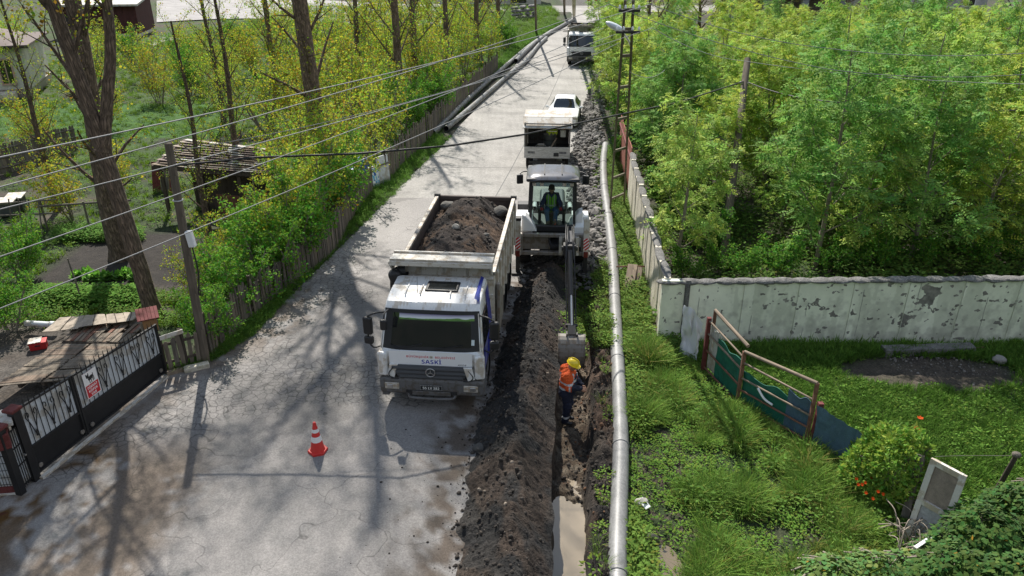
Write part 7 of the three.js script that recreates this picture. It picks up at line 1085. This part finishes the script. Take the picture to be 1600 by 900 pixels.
// --- the young wood on the right
{
  const GREEN = [0.29, 0.45, 0.085], YEL = [0.4, 0.51, 0.085], DEEP = [0.21, 0.39, 0.085];
  const ash = (seed, h, hue, o = {}) => { const tr = growTree(seed, { h, r: 0.075, tip: 0.18, levels: 2, leafFrom: 1, leafGap: 0.3, kids: [18, 7], start: [0.08, 0.3], angle: [1.0, 0.75], ratio: [0.4, 0.48], up: [0.04, 0.13, 0.04], wiggle: [0.09, 0.25, 0.3], thin: [0.42, 0.5], profile: (t) => (t < 0.35 ? 0.75 + 0.7 * t : 1.2 - 0.75 * t), seg: 0.5, ...o }); return plantTree('ash_tree', 'x', 'tree', 'young trees of the wood behind the walls', tr.trunk, fronds(tr, 4, 0.3, 3, 0.115, 0.032, hue, 0.26), M.barkThin); };
  const protos = [ash(501, 6.4, GREEN), ash(502, 6.0, YEL), ash(503, 6.8, DEEP), ash(504, 5.6, [0.34, 0.48, 0.1], { kids: [15, 7], angle: [1.1, 0.75] })], used = [0, 0, 0, 0];
  const r = rng(55), spots = [];
  // near rows set by hand, then a loose grid thinning into the distance
  const hand = [[1056, 425, 3], [1270, 422, 2], [1330, 420, 3], [1420, 415, 2], [1510, 412, 1], [1590, 405, 3], [1070, 365, 3], [1085, 345, 1], [1222, 360, 0], [1300, 350, 2], [1385, 352, 0], [1470, 345, 3], [1560, 340, 1], [1050, 300, 2], [1110, 296, 0], [1190, 292, 3], [1275, 290, 0], [1360, 285, 2], [1455, 284, 0], [1545, 280, 2], [1640, 350, 0], [1680, 410, 2], [1640, 285, 3]];
  for (const [x, y, k] of hand) spots.push([g(x + 14 * (r() - 0.5), y), k, (Math.abs(x - 1135) < 90 && y > 330 ? 0.66 : 0.86) + 0.3 * r()]);
  for (let z = -32; z > -72; z -= 3.8) for (let x = 6.6 + (-z - 32) * 0.05; x < 16 - z * 0.42; x += 3.9 - z * 0.014) { if (r() < 0.1) continue; spots.push([V(x + 1.6 * (r() - 0.5), 0, z + 1.6 * (r() - 0.5)), r() < 0.45 ? 1 : Math.floor(r() * 4), (0.85 + 0.3 * r()) * lerp(1, 0.8, smooth(-35, -70, z))]); }
  const kinds = ['fresh green', 'yellow-green', 'deep green', 'light green'], ord = ['first', 'second', 'third', 'fourth', 'fifth', 'sixth', 'seventh', 'eighth', 'ninth', 'tenth', 'eleventh', 'twelfth', 'thirteenth', 'fourteenth', 'fifteenth', 'sixteenth', 'seventeenth', 'eighteenth'];
  const rows = [-24, -27.5, -31]; for (let z = -33.7; z > -80; z -= 3.8) rows.push(z); const inRow = rows.map(() => []);
  spots.forEach((s) => { let i = rows.findIndex((z) => s[0].z > z); inRow[i < 0 ? rows.length - 1 : i].push(s); });
  inRow.forEach((list, j) => list.sort((a, b) => a[0].x - b[0].x).forEach(([p, k, s], i) => place(protos[k], used[k]++, `${kinds[k]} ash tree, ${ord[i]} from the left in the ${ord[j]} row behind the plaster wall`, p, r() * 6.28, [s * (0.95 + 0.2 * r()), s, s * (0.95 + 0.2 * r())])));
}
{ // small shrubs along the right verge and by the far road
  const tr = growTree(541, { h: 2.6, r: 0.03, stems: 5, levels: 1, leafFrom: 0, leafGap: 0.14, kids: [9], start: [0.15], angle: [0.7], ratio: [0.4], up: [0.02, 0.05], wiggle: [0.15, 0.3], seg: 0.35 });
  const b = plantTree('shrub', 'x', 'shrub', null, tr.trunk, bunches(tr, 7, 0.2, 0.12, [0.12, 0.28, 0.035], 0, 0.3), M.barkThin); let u = 0; const r = rng(543);
  [[985, 205, 1.3, 'bright green shrub behind the red sheet fence'], [1000, 160, 1.5, 'round green shrub by the wooden pole at the road edge'], [975, 250, 0.6, 'small shrub at the foot of the ladder-like pole'], [985, 118, 1.8, 'tall shrub right of the wooden pole'], [968, 80, 1.5, 'shrub beside the distant traffic cone'], [1022, 220, 1.5, 'dense shrub at the wood edge behind the wall end'], [1035, 265, 1.2, 'leafy shrub leaning over the concrete wall'], [1045, 330, 0.9, 'low shrub just behind the concrete wall'], [1160, 432, 0.55, 'low leafy shrub left of centre behind the plaster wall'], [1215, 430, 0.7, 'leafy undergrowth shrub behind the plaster wall, second from the left'], [1290, 426, 0.6, 'undergrowth shrub behind the middle of the plaster wall'], [1385, 424, 0.75, 'broad undergrowth shrub behind the plaster wall'], [1450, 422, 0.6, 'low shrub behind the plaster wall, near its worn top'], [1530, 418, 0.7, 'dense undergrowth shrub at the right of the plaster wall'], [1590, 420, 0.6, 'rightmost undergrowth shrub behind the plaster wall'], [1100, 395, 0.7, 'shrub in the shade beside the leaning pole'], [1120, 428, 0.45, 'little green shoot spilling over the plaster wall'], [1325, 425, 0.5, 'bright sprig rising over the plaster wall top'], [1070, 440, 0.5, 'small bush in the inner corner of the two walls']].forEach(([x, y, s, label]) => place(b, u++, label, g(x, y), r() * 6, [s, s * 0.95]));
}
// --- dark bare-limbed trees at the back right and by the lamp pole
{
  const tr = growTree(551, { h: 8.5, r: 0.2, tip: 0.3, levels: 3, leafFrom: 2, leafGap: 0.3, kids: [9, 7, 5], start: [0.25, 0.25, 0.2], angle: [0.75, 0.7, 0.6], ratio: [0.55, 0.5, 0.5], up: [0.02, 0.02, -0.04], wiggle: [0.22, 0.3, 0.35], seg: 0.5, flare: 1.3 });
  const b = plantTree('willow_tree', 'x', 'tree', null, tr.trunk, bunches(tr, 4, 0.22, 0.075, [0.17, 0.23, 0.035], 0.08, 0.3), M.bark); let u = 0;
  [[1022, 125, 1, 'dark-stemmed half-leafed tree right of the street lamp'], [1090, 88, 1.0, 'dark-limbed olive-leafed tree behind the street lamp'], [1300, 72, 0.85, 'bare-limbed tree in front of the white building'], [1380, 66, 0.9, 'dark branching tree right of the bare-limbed one by the white building'], [1470, 60, 0.95, 'olive tree with dark limbs at the back right of the wood'], [1570, 66, 1.0, 'tall brownish tree in the far right corner'], [1215, 62, 0.8, 'half-bare tree before the grey building'], [1640, 110, 1.0, 'brownish half-bare tree beyond the right edge of the wood']].forEach(([x, y, s, label], i) => place(b, u++, label, g(x, y), i * 1.9, [s, s]));
}
// --- the tall poplars on the left
{
  const POP = [0.38, 0.45, 0.04];
  // forked giant beside the gate
  const giant = { h: 15, r: 0.25, tip: 0.4, flare: 1.3, lean: [-0.09, 0.02], levels: 3, leafFrom: 2, leafGap: 0.42, kids: [9, 8, 5], start: [0.42, 0.25, 0.2], angle: [0.65, 0.7, 0.6], ratio: [0.34, 0.45, 0.45], up: [0.05, 0.05, 0.0, -0.05], wiggle: [0.11, 0.22, 0.3, 0.35], thin: [0.36, 0.5, 0.5], seg: 0.5, forks: [[0.36, 0.32, 1, -0.12, 8.5, 0.17]] };
  const tg = growTree(601, giant); const P = g(240, 492);
  const low = growTree(602, { h: 0.01, r: 0.01, levels: 0, leafFrom: 9, leafGap: 1, kids: [], start: [], angle: [], ratio: [], up: [0], wiggle: [0] });
  const o = plantTree('poplar_tree', 'thick forked poplar with dark furrowed trunk beside the yard gate', 'tree', null, tg.trunk, bunches(tg, 4, 0.36, 0.095, POP, 0.3, 0.35), M.bark); o.position.copy(P); o.rotation.y = 0.1;
  // straight tall ones along the fence
  const tallO = { h: 19, r: 0.27, tip: 0.25, flare: 1.3, lean: [-0.03, 0], levels: 3, leafFrom: 1, leafGap: 0.5, kids: [24, 7, 3], start: [0.14, 0.25, 0.2], angle: [0.75, 0.7, 0.6], ratio: [0.2, 0.45, 0.5], up: [0.03, 0.06, 0.0], wiggle: [0.06, 0.22, 0.3], thin: [0.26, 0.5, 0.5], profile: (t) => 1.15 - 0.55 * t, seg: 0.6 };
  const t1 = growTree(611, { ...tallO, forks: [[0.4, 0.4, 1, 0.2, 9, 0.17]] }), t2 = growTree(613, { ...tallO, h: 17 });
  const A = [plantTree('poplar_tree', 'x', 'tree', null, t1.trunk, bunches(t1, 4, 0.34, 0.1, POP, 0.2, 0.35, 2), M.bark), plantTree('poplar_tree', 'x', 'tree', null, t2.trunk, bunches(t2, 5, 0.34, 0.1, [0.34, 0.45, 0.04], 0.08, 0.35, 1.5), M.bark)], used = [0, 0];
  [[628, 172, 1, 1.05, 'straight poplar at the verge left of the near end of the spare pipes'], [652, 150, 1, 0.95, 'poplar trunk standing close behind the straight one by the fence'], [745, 96, 0, 0.95, 'poplar beside the spare pipes halfway along the road'], [778, 74, 1, 0.9, 'slim poplar nearest the bend of the road'], [432, 150, 1, 0.8, 'thin poplar deeper in the left gardens'], [350, 190, 1, 0.62, 'small poplar behind the garden shed'], [560, 120, 0, 0.85, 'poplar in the middle of the left belt of trees'], [700, 110, 1, 0.9, 'poplar trunk in the thicket before the bend'], [385, 330, 1, 0.55, 'young thin poplar rising right of the shed front'], [330, 380, 1, 0.45, 'thin pale-barked sapling in front of the shed'], [90, 330, 1, 0.5, 'sapling with orange-yellow leaves in the left garden']].forEach(([x, y, k, s, label], i) => place(A[k], used[k]++, label, g(x, y), 0.9 * i + (k ? 0 : 0.3), [s, s]));
  const t3 = growTree(617, { ...tallO, h: 27, r: 0.42, tip: 0.3, kids: [30, 9, 4], start: [0.1, 0.25, 0.2], ratio: [0.17, 0.45, 0.5], profile: (t) => (t < 0.45 ? 0.6 : 1.35 - 0.5 * t), forks: [[0.62, 0.45, 1, 0.25, 9, 0.2], [0.7, -0.5, 1, -0.2, 8, 0.16], [0.5, -0.3, 1, 0.5, 8, 0.15]] });
  const big = plantTree('poplar_tree', 'thickest tall poplar behind the shed roof, crossed by all the wires', 'tree', null, t3.trunk, bunches(t3, 3, 0.4, 0.11, POP, 0.18, 0.35, 2), M.bark); big.position.copy(g(505, 252)); big.rotation.y = 0.4;
  copyThing(big, 'tall poplar standing outside the frame left of the yard, shading the road', V(-13.5, 0, -24), 2.6).scale.set(0.8, 0.72, 0.8);
  // trunks out of frame on the left whose boughs shade the road
  place(A[0], used[0]++, 'poplar standing just outside the frame beyond the mesh fence', V(-12.6, 0, -13.6), 2.1, [0.85, 0.85]);
}
// --- yellow-green maple thicket along the picket fence
{
  const bush = (seed, h, hue, warm, per = 7) => { const tr = growTree(seed, { h, r: 0.045, stems: 6, levels: 2, leafFrom: 1, leafGap: 0.27, kids: [11, 4], start: [0.1, 0.3], angle: [0.75, 0.7], ratio: [0.36, 0.5], up: [0.03, 0.06, 0], wiggle: [0.14, 0.28, 0.3], seg: 0.4 }); return plantTree('maple_shrub', 'x', 'shrub', null, tr.trunk, bunches(tr, per, 0.22, 0.105, hue, warm, 0.35), M.barkThin); };
  const B = [bush(701, 4.6, [0.4, 0.49, 0.05], 0.03, 4), bush(702, 3.9, [0.15, 0.33, 0.035], 0.0, 8), bush(703, 4.2, [0.42, 0.46, 0.04], 0.14, 4)], used = [0, 0, 0]; const r = rng(71);
  const S = [[345, 540, 1, 0.55, 'dark green bush at the foot of the wooden pole'], [385, 495, 1, 0.7, 'dense green bush against the picket fence right of the pole'], [420, 455, 1, 0.85, 'big deep green bush overhanging the picket fence'], [455, 415, 1, 0.95, 'deep green bush behind the middle of the near picket fence'], [495, 375, 0, 0.95, 'yellow-green bush behind the near picket fence end'], [525, 338, 1, 0.95, 'deep green bush left of the blue drums'], [425, 425, 0, 0.75, 'yellow-green thicket bush right of the shed'], [478, 352, 0, 0.9, 'bright thicket bush below the shed roof corner'], [545, 300, 0, 0.9, 'bright bush over the blue drums'], [490, 300, 0, 1.0, 'tall bright bush below the poplar by the shed'], [455, 268, 0, 0.9, 'yellow-green bush right of the shed roof'], [590, 245, 0, 1.0, 'yellow-green bush behind the pale board'], [540, 245, 2, 0.95, 'orange-tinted bush beside the poplar base'], [630, 215, 1, 0.95, 'dark bush against the further picket fence'], [665, 190, 1, 1.0, 'rich green bush at the near ends of the spare pipes'], [600, 195, 0, 1.05, 'bright bush below the pair of poplars'], [690, 160, 0, 1.1, 'green-yellow bush along the spare pipes'], [720, 132, 0, 1.1, 'yellow bush halfway along the spare pipes'], [650, 150, 2, 1.1, 'orange-yellow bush behind the pair of poplars'], [760, 102, 0, 1.0, 'bush before the bend among thin trunks'], [790, 78, 1, 0.8, 'small green bush at the bend of the road'], [560, 170, 2, 1.1, 'orange-leaved bush in the left belt of trees'], [500, 170, 0, 1.1, 'yellow-green bush left in the belt of trees'], [610, 120, 0, 1.2, 'tall yellow bush further up the belt'], [700, 90, 0, 1.2, 'yellow bush near the top of the belt'], [450, 150, 2, 1.1, 'orange and yellow bush before the pale lot'], [520, 105, 0, 1.2, 'green-yellow bush before the pale lot'], [640, 75, 2, 1.2, 'orange-tinted bush far up the belt'], [400, 120, 2, 1.0, 'copper-tinted bush behind the green plot'], [115, 345, 2, 0.7, 'orange-yellow bush beside the trellis'], [195, 300, 2, 0.6, 'yellow bush left of the forked trunk'], [75, 235, 2, 0.75, 'yellow and orange bush before the slat fence'], [30, 440, 1, 0.62, 'deep green bush over the left edge of the bed'], [20, 520, 1, 0.6, 'dark tree-like bush at the left edge of the yard'], [170, 200, 2, 0.7, 'yellow-orange bush behind the forked trunk'], [235, 130, 0, 1.0, 'fresh green bush in the far orchard'], [285, 125, 1, 0.9, 'round orchard bush right of the forked trunk'], [335, 130, 0, 0.95, 'bright orchard bush near the pale lane'], [300, 105, 0, 0.9, 'orchard bush in front of the pale lane'], [210, 95, 1, 0.8, 'small dark bush by the red shed'], [20, 95, 0, 1.0, 'bush behind the cottage roof'], [375, 92, 1, 1.0, 'dark bush at the end of the pale lane'], [415, 205, 0, 1.0, 'bright bush behind the right end of the shed roof'], [470, 205, 2, 1.0, 'orange-yellow bush behind the tall poplar'], [540, 205, 0, 1.1, 'lush yellow-green bush right of the tall poplar'], [585, 150, 0, 1.2, 'dense bright bush in the left belt'], [480, 125, 0, 1.2, 'bright bush in front of the pale lot'], [560, 80, 2, 1.3, 'tall orange-yellow bush at the lot edge'], [425, 75, 0, 1.2, 'bright bush at the pale lot corner'], [490, 60, 0, 1.3, 'yellow-green bush on the far side of the belt'], [660, 105, 0, 1.2, 'bright bush left of the spare pipes'], [735, 62, 0, 1.2, 'yellow-green bush beyond the bend'], [595, 55, 0, 1.3, 'far yellow-green bush at the upper belt'], [675, 45, 0, 1.3, 'furthest bright bush of the belt'], [250, 165, 2, 0.9, 'orange-yellow bush beside the green plot'], [340, 165, 0, 0.85, 'bright bush between the green plot and the shed'], [300, 150, 1, 0.8, 'round green bush at the edge of the green plot'], [140, 140, 0, 1.0, 'fresh bush between cottage and forked trunk'], [350, 430, 0, 0.62, 'light green bush behind the wooden pole'], [160, 95, 0, 0.9, 'green bush before the red shed'], [330, 470, 0, 0.5, 'yellow sprig bush just left of the pole']];
  for (const [x, y, k, s, label] of S) place(B[k], used[k]++, label, g(x, y), r() * 6.28, [s * (0.95 + 0.2 * r()), s, s]);
}
// --- hanging twigs with yellow leaves, orchard trees, lettuces
{
  const r = rng(81), lt = new Leaves(); for (let i = 0; i < 46; i++) { const a = r() * 6.28, e = 0.1 + 1.2 * r(), d = V(Math.cos(a) * Math.cos(e), Math.sin(e), Math.sin(a) * Math.cos(e)); lt.add(V(0, 0.02, 0), d, V(-Math.sin(a), 0, Math.cos(a)), 0.22 * (0.7 + 0.4 * r()), 0.1, jit(r, [0.16, 0.36, 0.045], 0.5, 0.2), 0.5); }
  const proto = thing('lettuce', 'x', 'lettuce', [0, 0, 0], 0, 'lettuces in the dark garden bed'); mesh('leaves', lt.build(), M.leaf, proto); mesh('heart', muv(xf(lump(131, 1, 0.2), 0, 0.1, 0, 0, 0, 0, 0.08)), std(L3(0.25, 0.42, 0.08), 0.8), proto);
  [[121, 430, 'lettuce at the left end of the row in the dark bed'], [138, 427, 'second lettuce from the left in the dark bed'], [142, 434, 'lettuce in front of the second one in the dark bed'], [152, 432, 'fourth lettuce from the left in the dark bed'], [167, 432, 'lettuce in the middle of the row in the dark bed'], [187, 431, 'lettuce right of the middle of the row'], [197, 427, 'lettuce set back behind its neighbours in the row'], [212, 432, 'lettuce at the right end of the row beside the thick trunk']].forEach(([x, y, label], i) => { const o = i ? copyThing(proto, label) : proto; o.userData.label = label; o.position.copy(g(x, y + 4)); o.scale.setScalar(1.25 + 0.3 * r()); o.rotation.y = r() * 6; });
  const rows = []; for (let i = 0; i < 420; i++) { const p = g(60 + r() * 165, 470 + r() * 18 - 8); rows.push([p.x, 0, p.z, 0.7 + 0.6 * r(), r() * 6, 0, 0, [1.1, 1.25, 1]]); } for (let i = 0; i < 260; i++) { const p = g(95 + r() * 120, 362 + r() * 16); rows.push([p.x, 0, p.z, 0.7 + 0.5 * r(), r() * 6, 0, 0, [1, 1.15, 1]]); }
  scatterStuff('weeds', 'bright leafy vegetables and weeds along the garden beds', 'weeds', herb[1], M.grass, rows);
}
// --- the flowering bush and the ivy on the right
{
  const c = g(1385, 770), r = rng(91), L = new Leaves(), t = thing('flower_bush', 'light green bush with orange flowers between the blue sheet and the old door', 'bush', [c.x, 0, c.z]);
  const dome = (a, e, k) => V(Math.cos(a) * Math.cos(e) * 0.85 * k, 0.3 + Math.sin(e) * 1.1 * k, Math.sin(a) * Math.cos(e) * 0.75 * k);
  for (let i = 0; i < 5200; i++) { const a = r() * 6.28, e = Math.asin(Math.pow(r(), 0.8)), k = 1.02 - 0.3 * r() * r() + 0.7 * (fbm(Math.cos(a) * 2 + 4, e * 3 + Math.sin(a) * 2, 471, 3) - 0.5); const o = dome(a, e, k), d = rdir(r, 0.1).addScaledVector(o.clone().setY(o.y - 0.4).normalize(), 0.7).normalize(); L.add(o, d, sideOf(d, r), 0.11 * (0.7 + 0.6 * r()), 0.03, jit(r, [0.24, 0.38, 0.06], 0.6, 0.25), 0.3); }
  mesh('foliage', L.build(), M.leaf, t); const st = []; for (let i = 0; i < 14; i++) { const a = r() * 6.28; st.push(tube([V(0, 0, 0), V(Math.cos(a) * 0.2, 0.5, Math.sin(a) * 0.2), dome(a, 0.3 + r(), 0.9)], 0.012, 8, 4)); } mesh('stems', st, M.twig, t);
  const fl = new Leaves(); for (let k = 0; k < 6; k++) { const a = k * PI / 3; fl.add(V(0, 0, 0), V(Math.cos(a), 0.25, Math.sin(a)).normalize(), V(-Math.sin(a), 0, Math.cos(a)), 0.055, 0.024, [0.85, 0.1, 0.012], 0.2); } const fq = fl.build();
  [[1338, 748], [1347, 757], [1352, 754], [1341, 757], [1353, 770], [1364, 779], [1362, 746], [1380, 772], [1372, 768]].forEach(([x, y]) => { const p = g(x, y, 0.55).sub(t.position), m = mesh('flower', fq, M.leaf, t); m.position.copy(V(p.x, p.y, p.z)); m.rotation.set(0.7, r() * 6, 0); m.scale.setScalar(0.72); });
  const mk = g(1430, 672); [[1431, 676, 'orange flower head in the meadow behind the flowering bush'], [1436, 660, 'smaller orange flower farther back in the meadow']].forEach(([x, y, label]) => { const p = g(x, y), o = thing('flower', label, 'flower', [p.x, 0.12, p.z]); mesh('petals', fq, M.leaf, o).scale.setScalar(1.5); mesh('stalk', rod(V(0, -0.12, 0), V(0, 0, 0), 0.006), M.twig, o); });
}
{
  const r = rng(95), heart = (L, o, d, s, k, c) => { L.add(o, d, s, k, k * 0.36, c, 0.18); const l1 = d.clone().multiplyScalar(0.72).addScaledVector(s, 0.7).normalize(), l2 = d.clone().multiplyScalar(0.72).addScaledVector(s, -0.7).normalize(); L.add(o, l1, s, k * 0.62, k * 0.26, c, 0.18); L.add(o, l2, s, k * 0.62, k * 0.26, c, 0.18); };
  const mound = (label, centres, n, hue, hs, seed) => {
    const t = thing('ivy_hedge', label, 'ivy', [0, 0, 0]), L = new Leaves(), core = [];
    centres.forEach(([x, y, rad, h], ci) => { const c = g(x, y), m = Math.round(n * rad * rad); for (let i = 0; i < m; i++) { const a = r() * 6.28, q = Math.sqrt(r()), bump = 1 + 0.35 * (fbm(c.x + Math.cos(a) * q * 2, c.z + Math.sin(a) * q * 2, seed, 3) - 0.5) * 2, yy = h * Math.sqrt(Math.max(0, 1 - q * q)) * bump * (1 - 0.2 * r() * r()), o = V(c.x + Math.cos(a) * q * rad, Math.max(0.04, yy), c.z + Math.sin(a) * q * rad), out = V(Math.cos(a) * q, 0.6, Math.sin(a) * q).normalize(), d = V(Math.cos(a) + (r() - 0.5) * 2.4, -0.9 * r(), Math.sin(a) + (r() - 0.5) * 2.4).normalize(), s = d.clone().cross(out).normalize(); heart(L, o, d, s, hs * (0.55 + 0.75 * r()), jit(r, hue, 0.75, 0.3, 0.004)); } });
    mesh('foliage', L.build(), M.leaf, t); const st = []; centres.forEach(([x, y, rad, h]) => { const c = g(x, y); for (let i = 0; i < 16; i++) { const a = r() * 6.28; st.push(tube([V(c.x + Math.cos(a) * rad * 0.3, 0, c.z + Math.sin(a) * rad * 0.3), V(c.x + Math.cos(a + 0.4) * rad * 0.6, h * 0.6, c.z + Math.sin(a + 0.4) * rad * 0.6), V(c.x + Math.cos(a) * rad, h * 0.45, c.z + Math.sin(a) * rad)], 0.012 + 0.01 * r(), 8, 4)); } }); mesh('stems', st, M.twig, t);
  };
  mound('dark glossy ivy hedge heaped over the fence in the lower right corner', [[1530, 905, 0.95, 1.35], [1600, 880, 1.0, 1.5], [1660, 850, 1.1, 1.5], [1490, 960, 0.9, 1.2], [1590, 990, 1.2, 1.4], [1690, 950, 1.2, 1.5], [1555, 840, 0.5, 1.1], [1625, 815, 0.55, 1.15]], 2300, [0.075, 0.155, 0.032], 0.09, 481);
  mound('pale-leaved creeper and ivy sprawling at the bottom of the picture below the old door', [[1300, 925, 0.7, 0.5], [1365, 915, 0.65, 0.5], [1240, 945, 0.5, 0.4], [1425, 912, 0.6, 0.55], [1460, 880, 0.45, 0.6], [1330, 960, 0.7, 0.5], [1430, 960, 0.6, 0.6]], 1500, [0.15, 0.26, 0.07], 0.09, 485);
  const bs = []; for (let i = 0; i < 60; i++) { const p = g(1395 + r() * 80, 840 + r() * 60), a = r() * 6.28; bs.push(tube([p.clone().setY(0.1), p.clone().add(V(Math.cos(a) * 0.25, 0.3 + 0.3 * r(), Math.sin(a) * 0.25)), p.clone().add(V(Math.cos(a) * 0.55, 0.15 + 0.4 * r(), Math.sin(a) * 0.55))], 0.006 + 0.006 * r(), 8, 4)); } const bo = mesh('bramble_stems', bs, M.twig); stuff(bo, 'tangle of dry pale bramble stems below the old door', 'brambles');
}
{ // wooded slope behind the camera, which the windscreens mirror
  const rise = (z) => (z < 75 ? 24 * smooth(-0.35, 1, (z - 16) / 59) - 24 * smooth(-0.35, 1, 0) : z < 125 ? lerp(24 - 24 * smooth(-0.35, 1, 0), 50, (z - 75) / 50) : 50 - (z - 125) * 0.1);
  struct('hills', grid(60, 40, (u, v) => { const x = lerp(-190, 190, u), z = lerp(18, 210, v); return V(x, rise(z) + (z > 90 ? 2 * (fbm(x * 0.03 + 3, z * 0.03, 491, 3) - 0.5) : 0) - 0.2, z); }, (u, v, p) => { const n = fbm(p.x * 0.1, p.z * 0.1, 495, 3); return p.z > 104 ? mix3([0.12, 0.24, 0.05], [0.08, 0.17, 0.035], n) : mix3([0.02, 0.03, 0.012], [0.05, 0.05, 0.03], smooth(0.4, 0.6, n)); }), M.ground);
}

renderer.render(scene, camera);
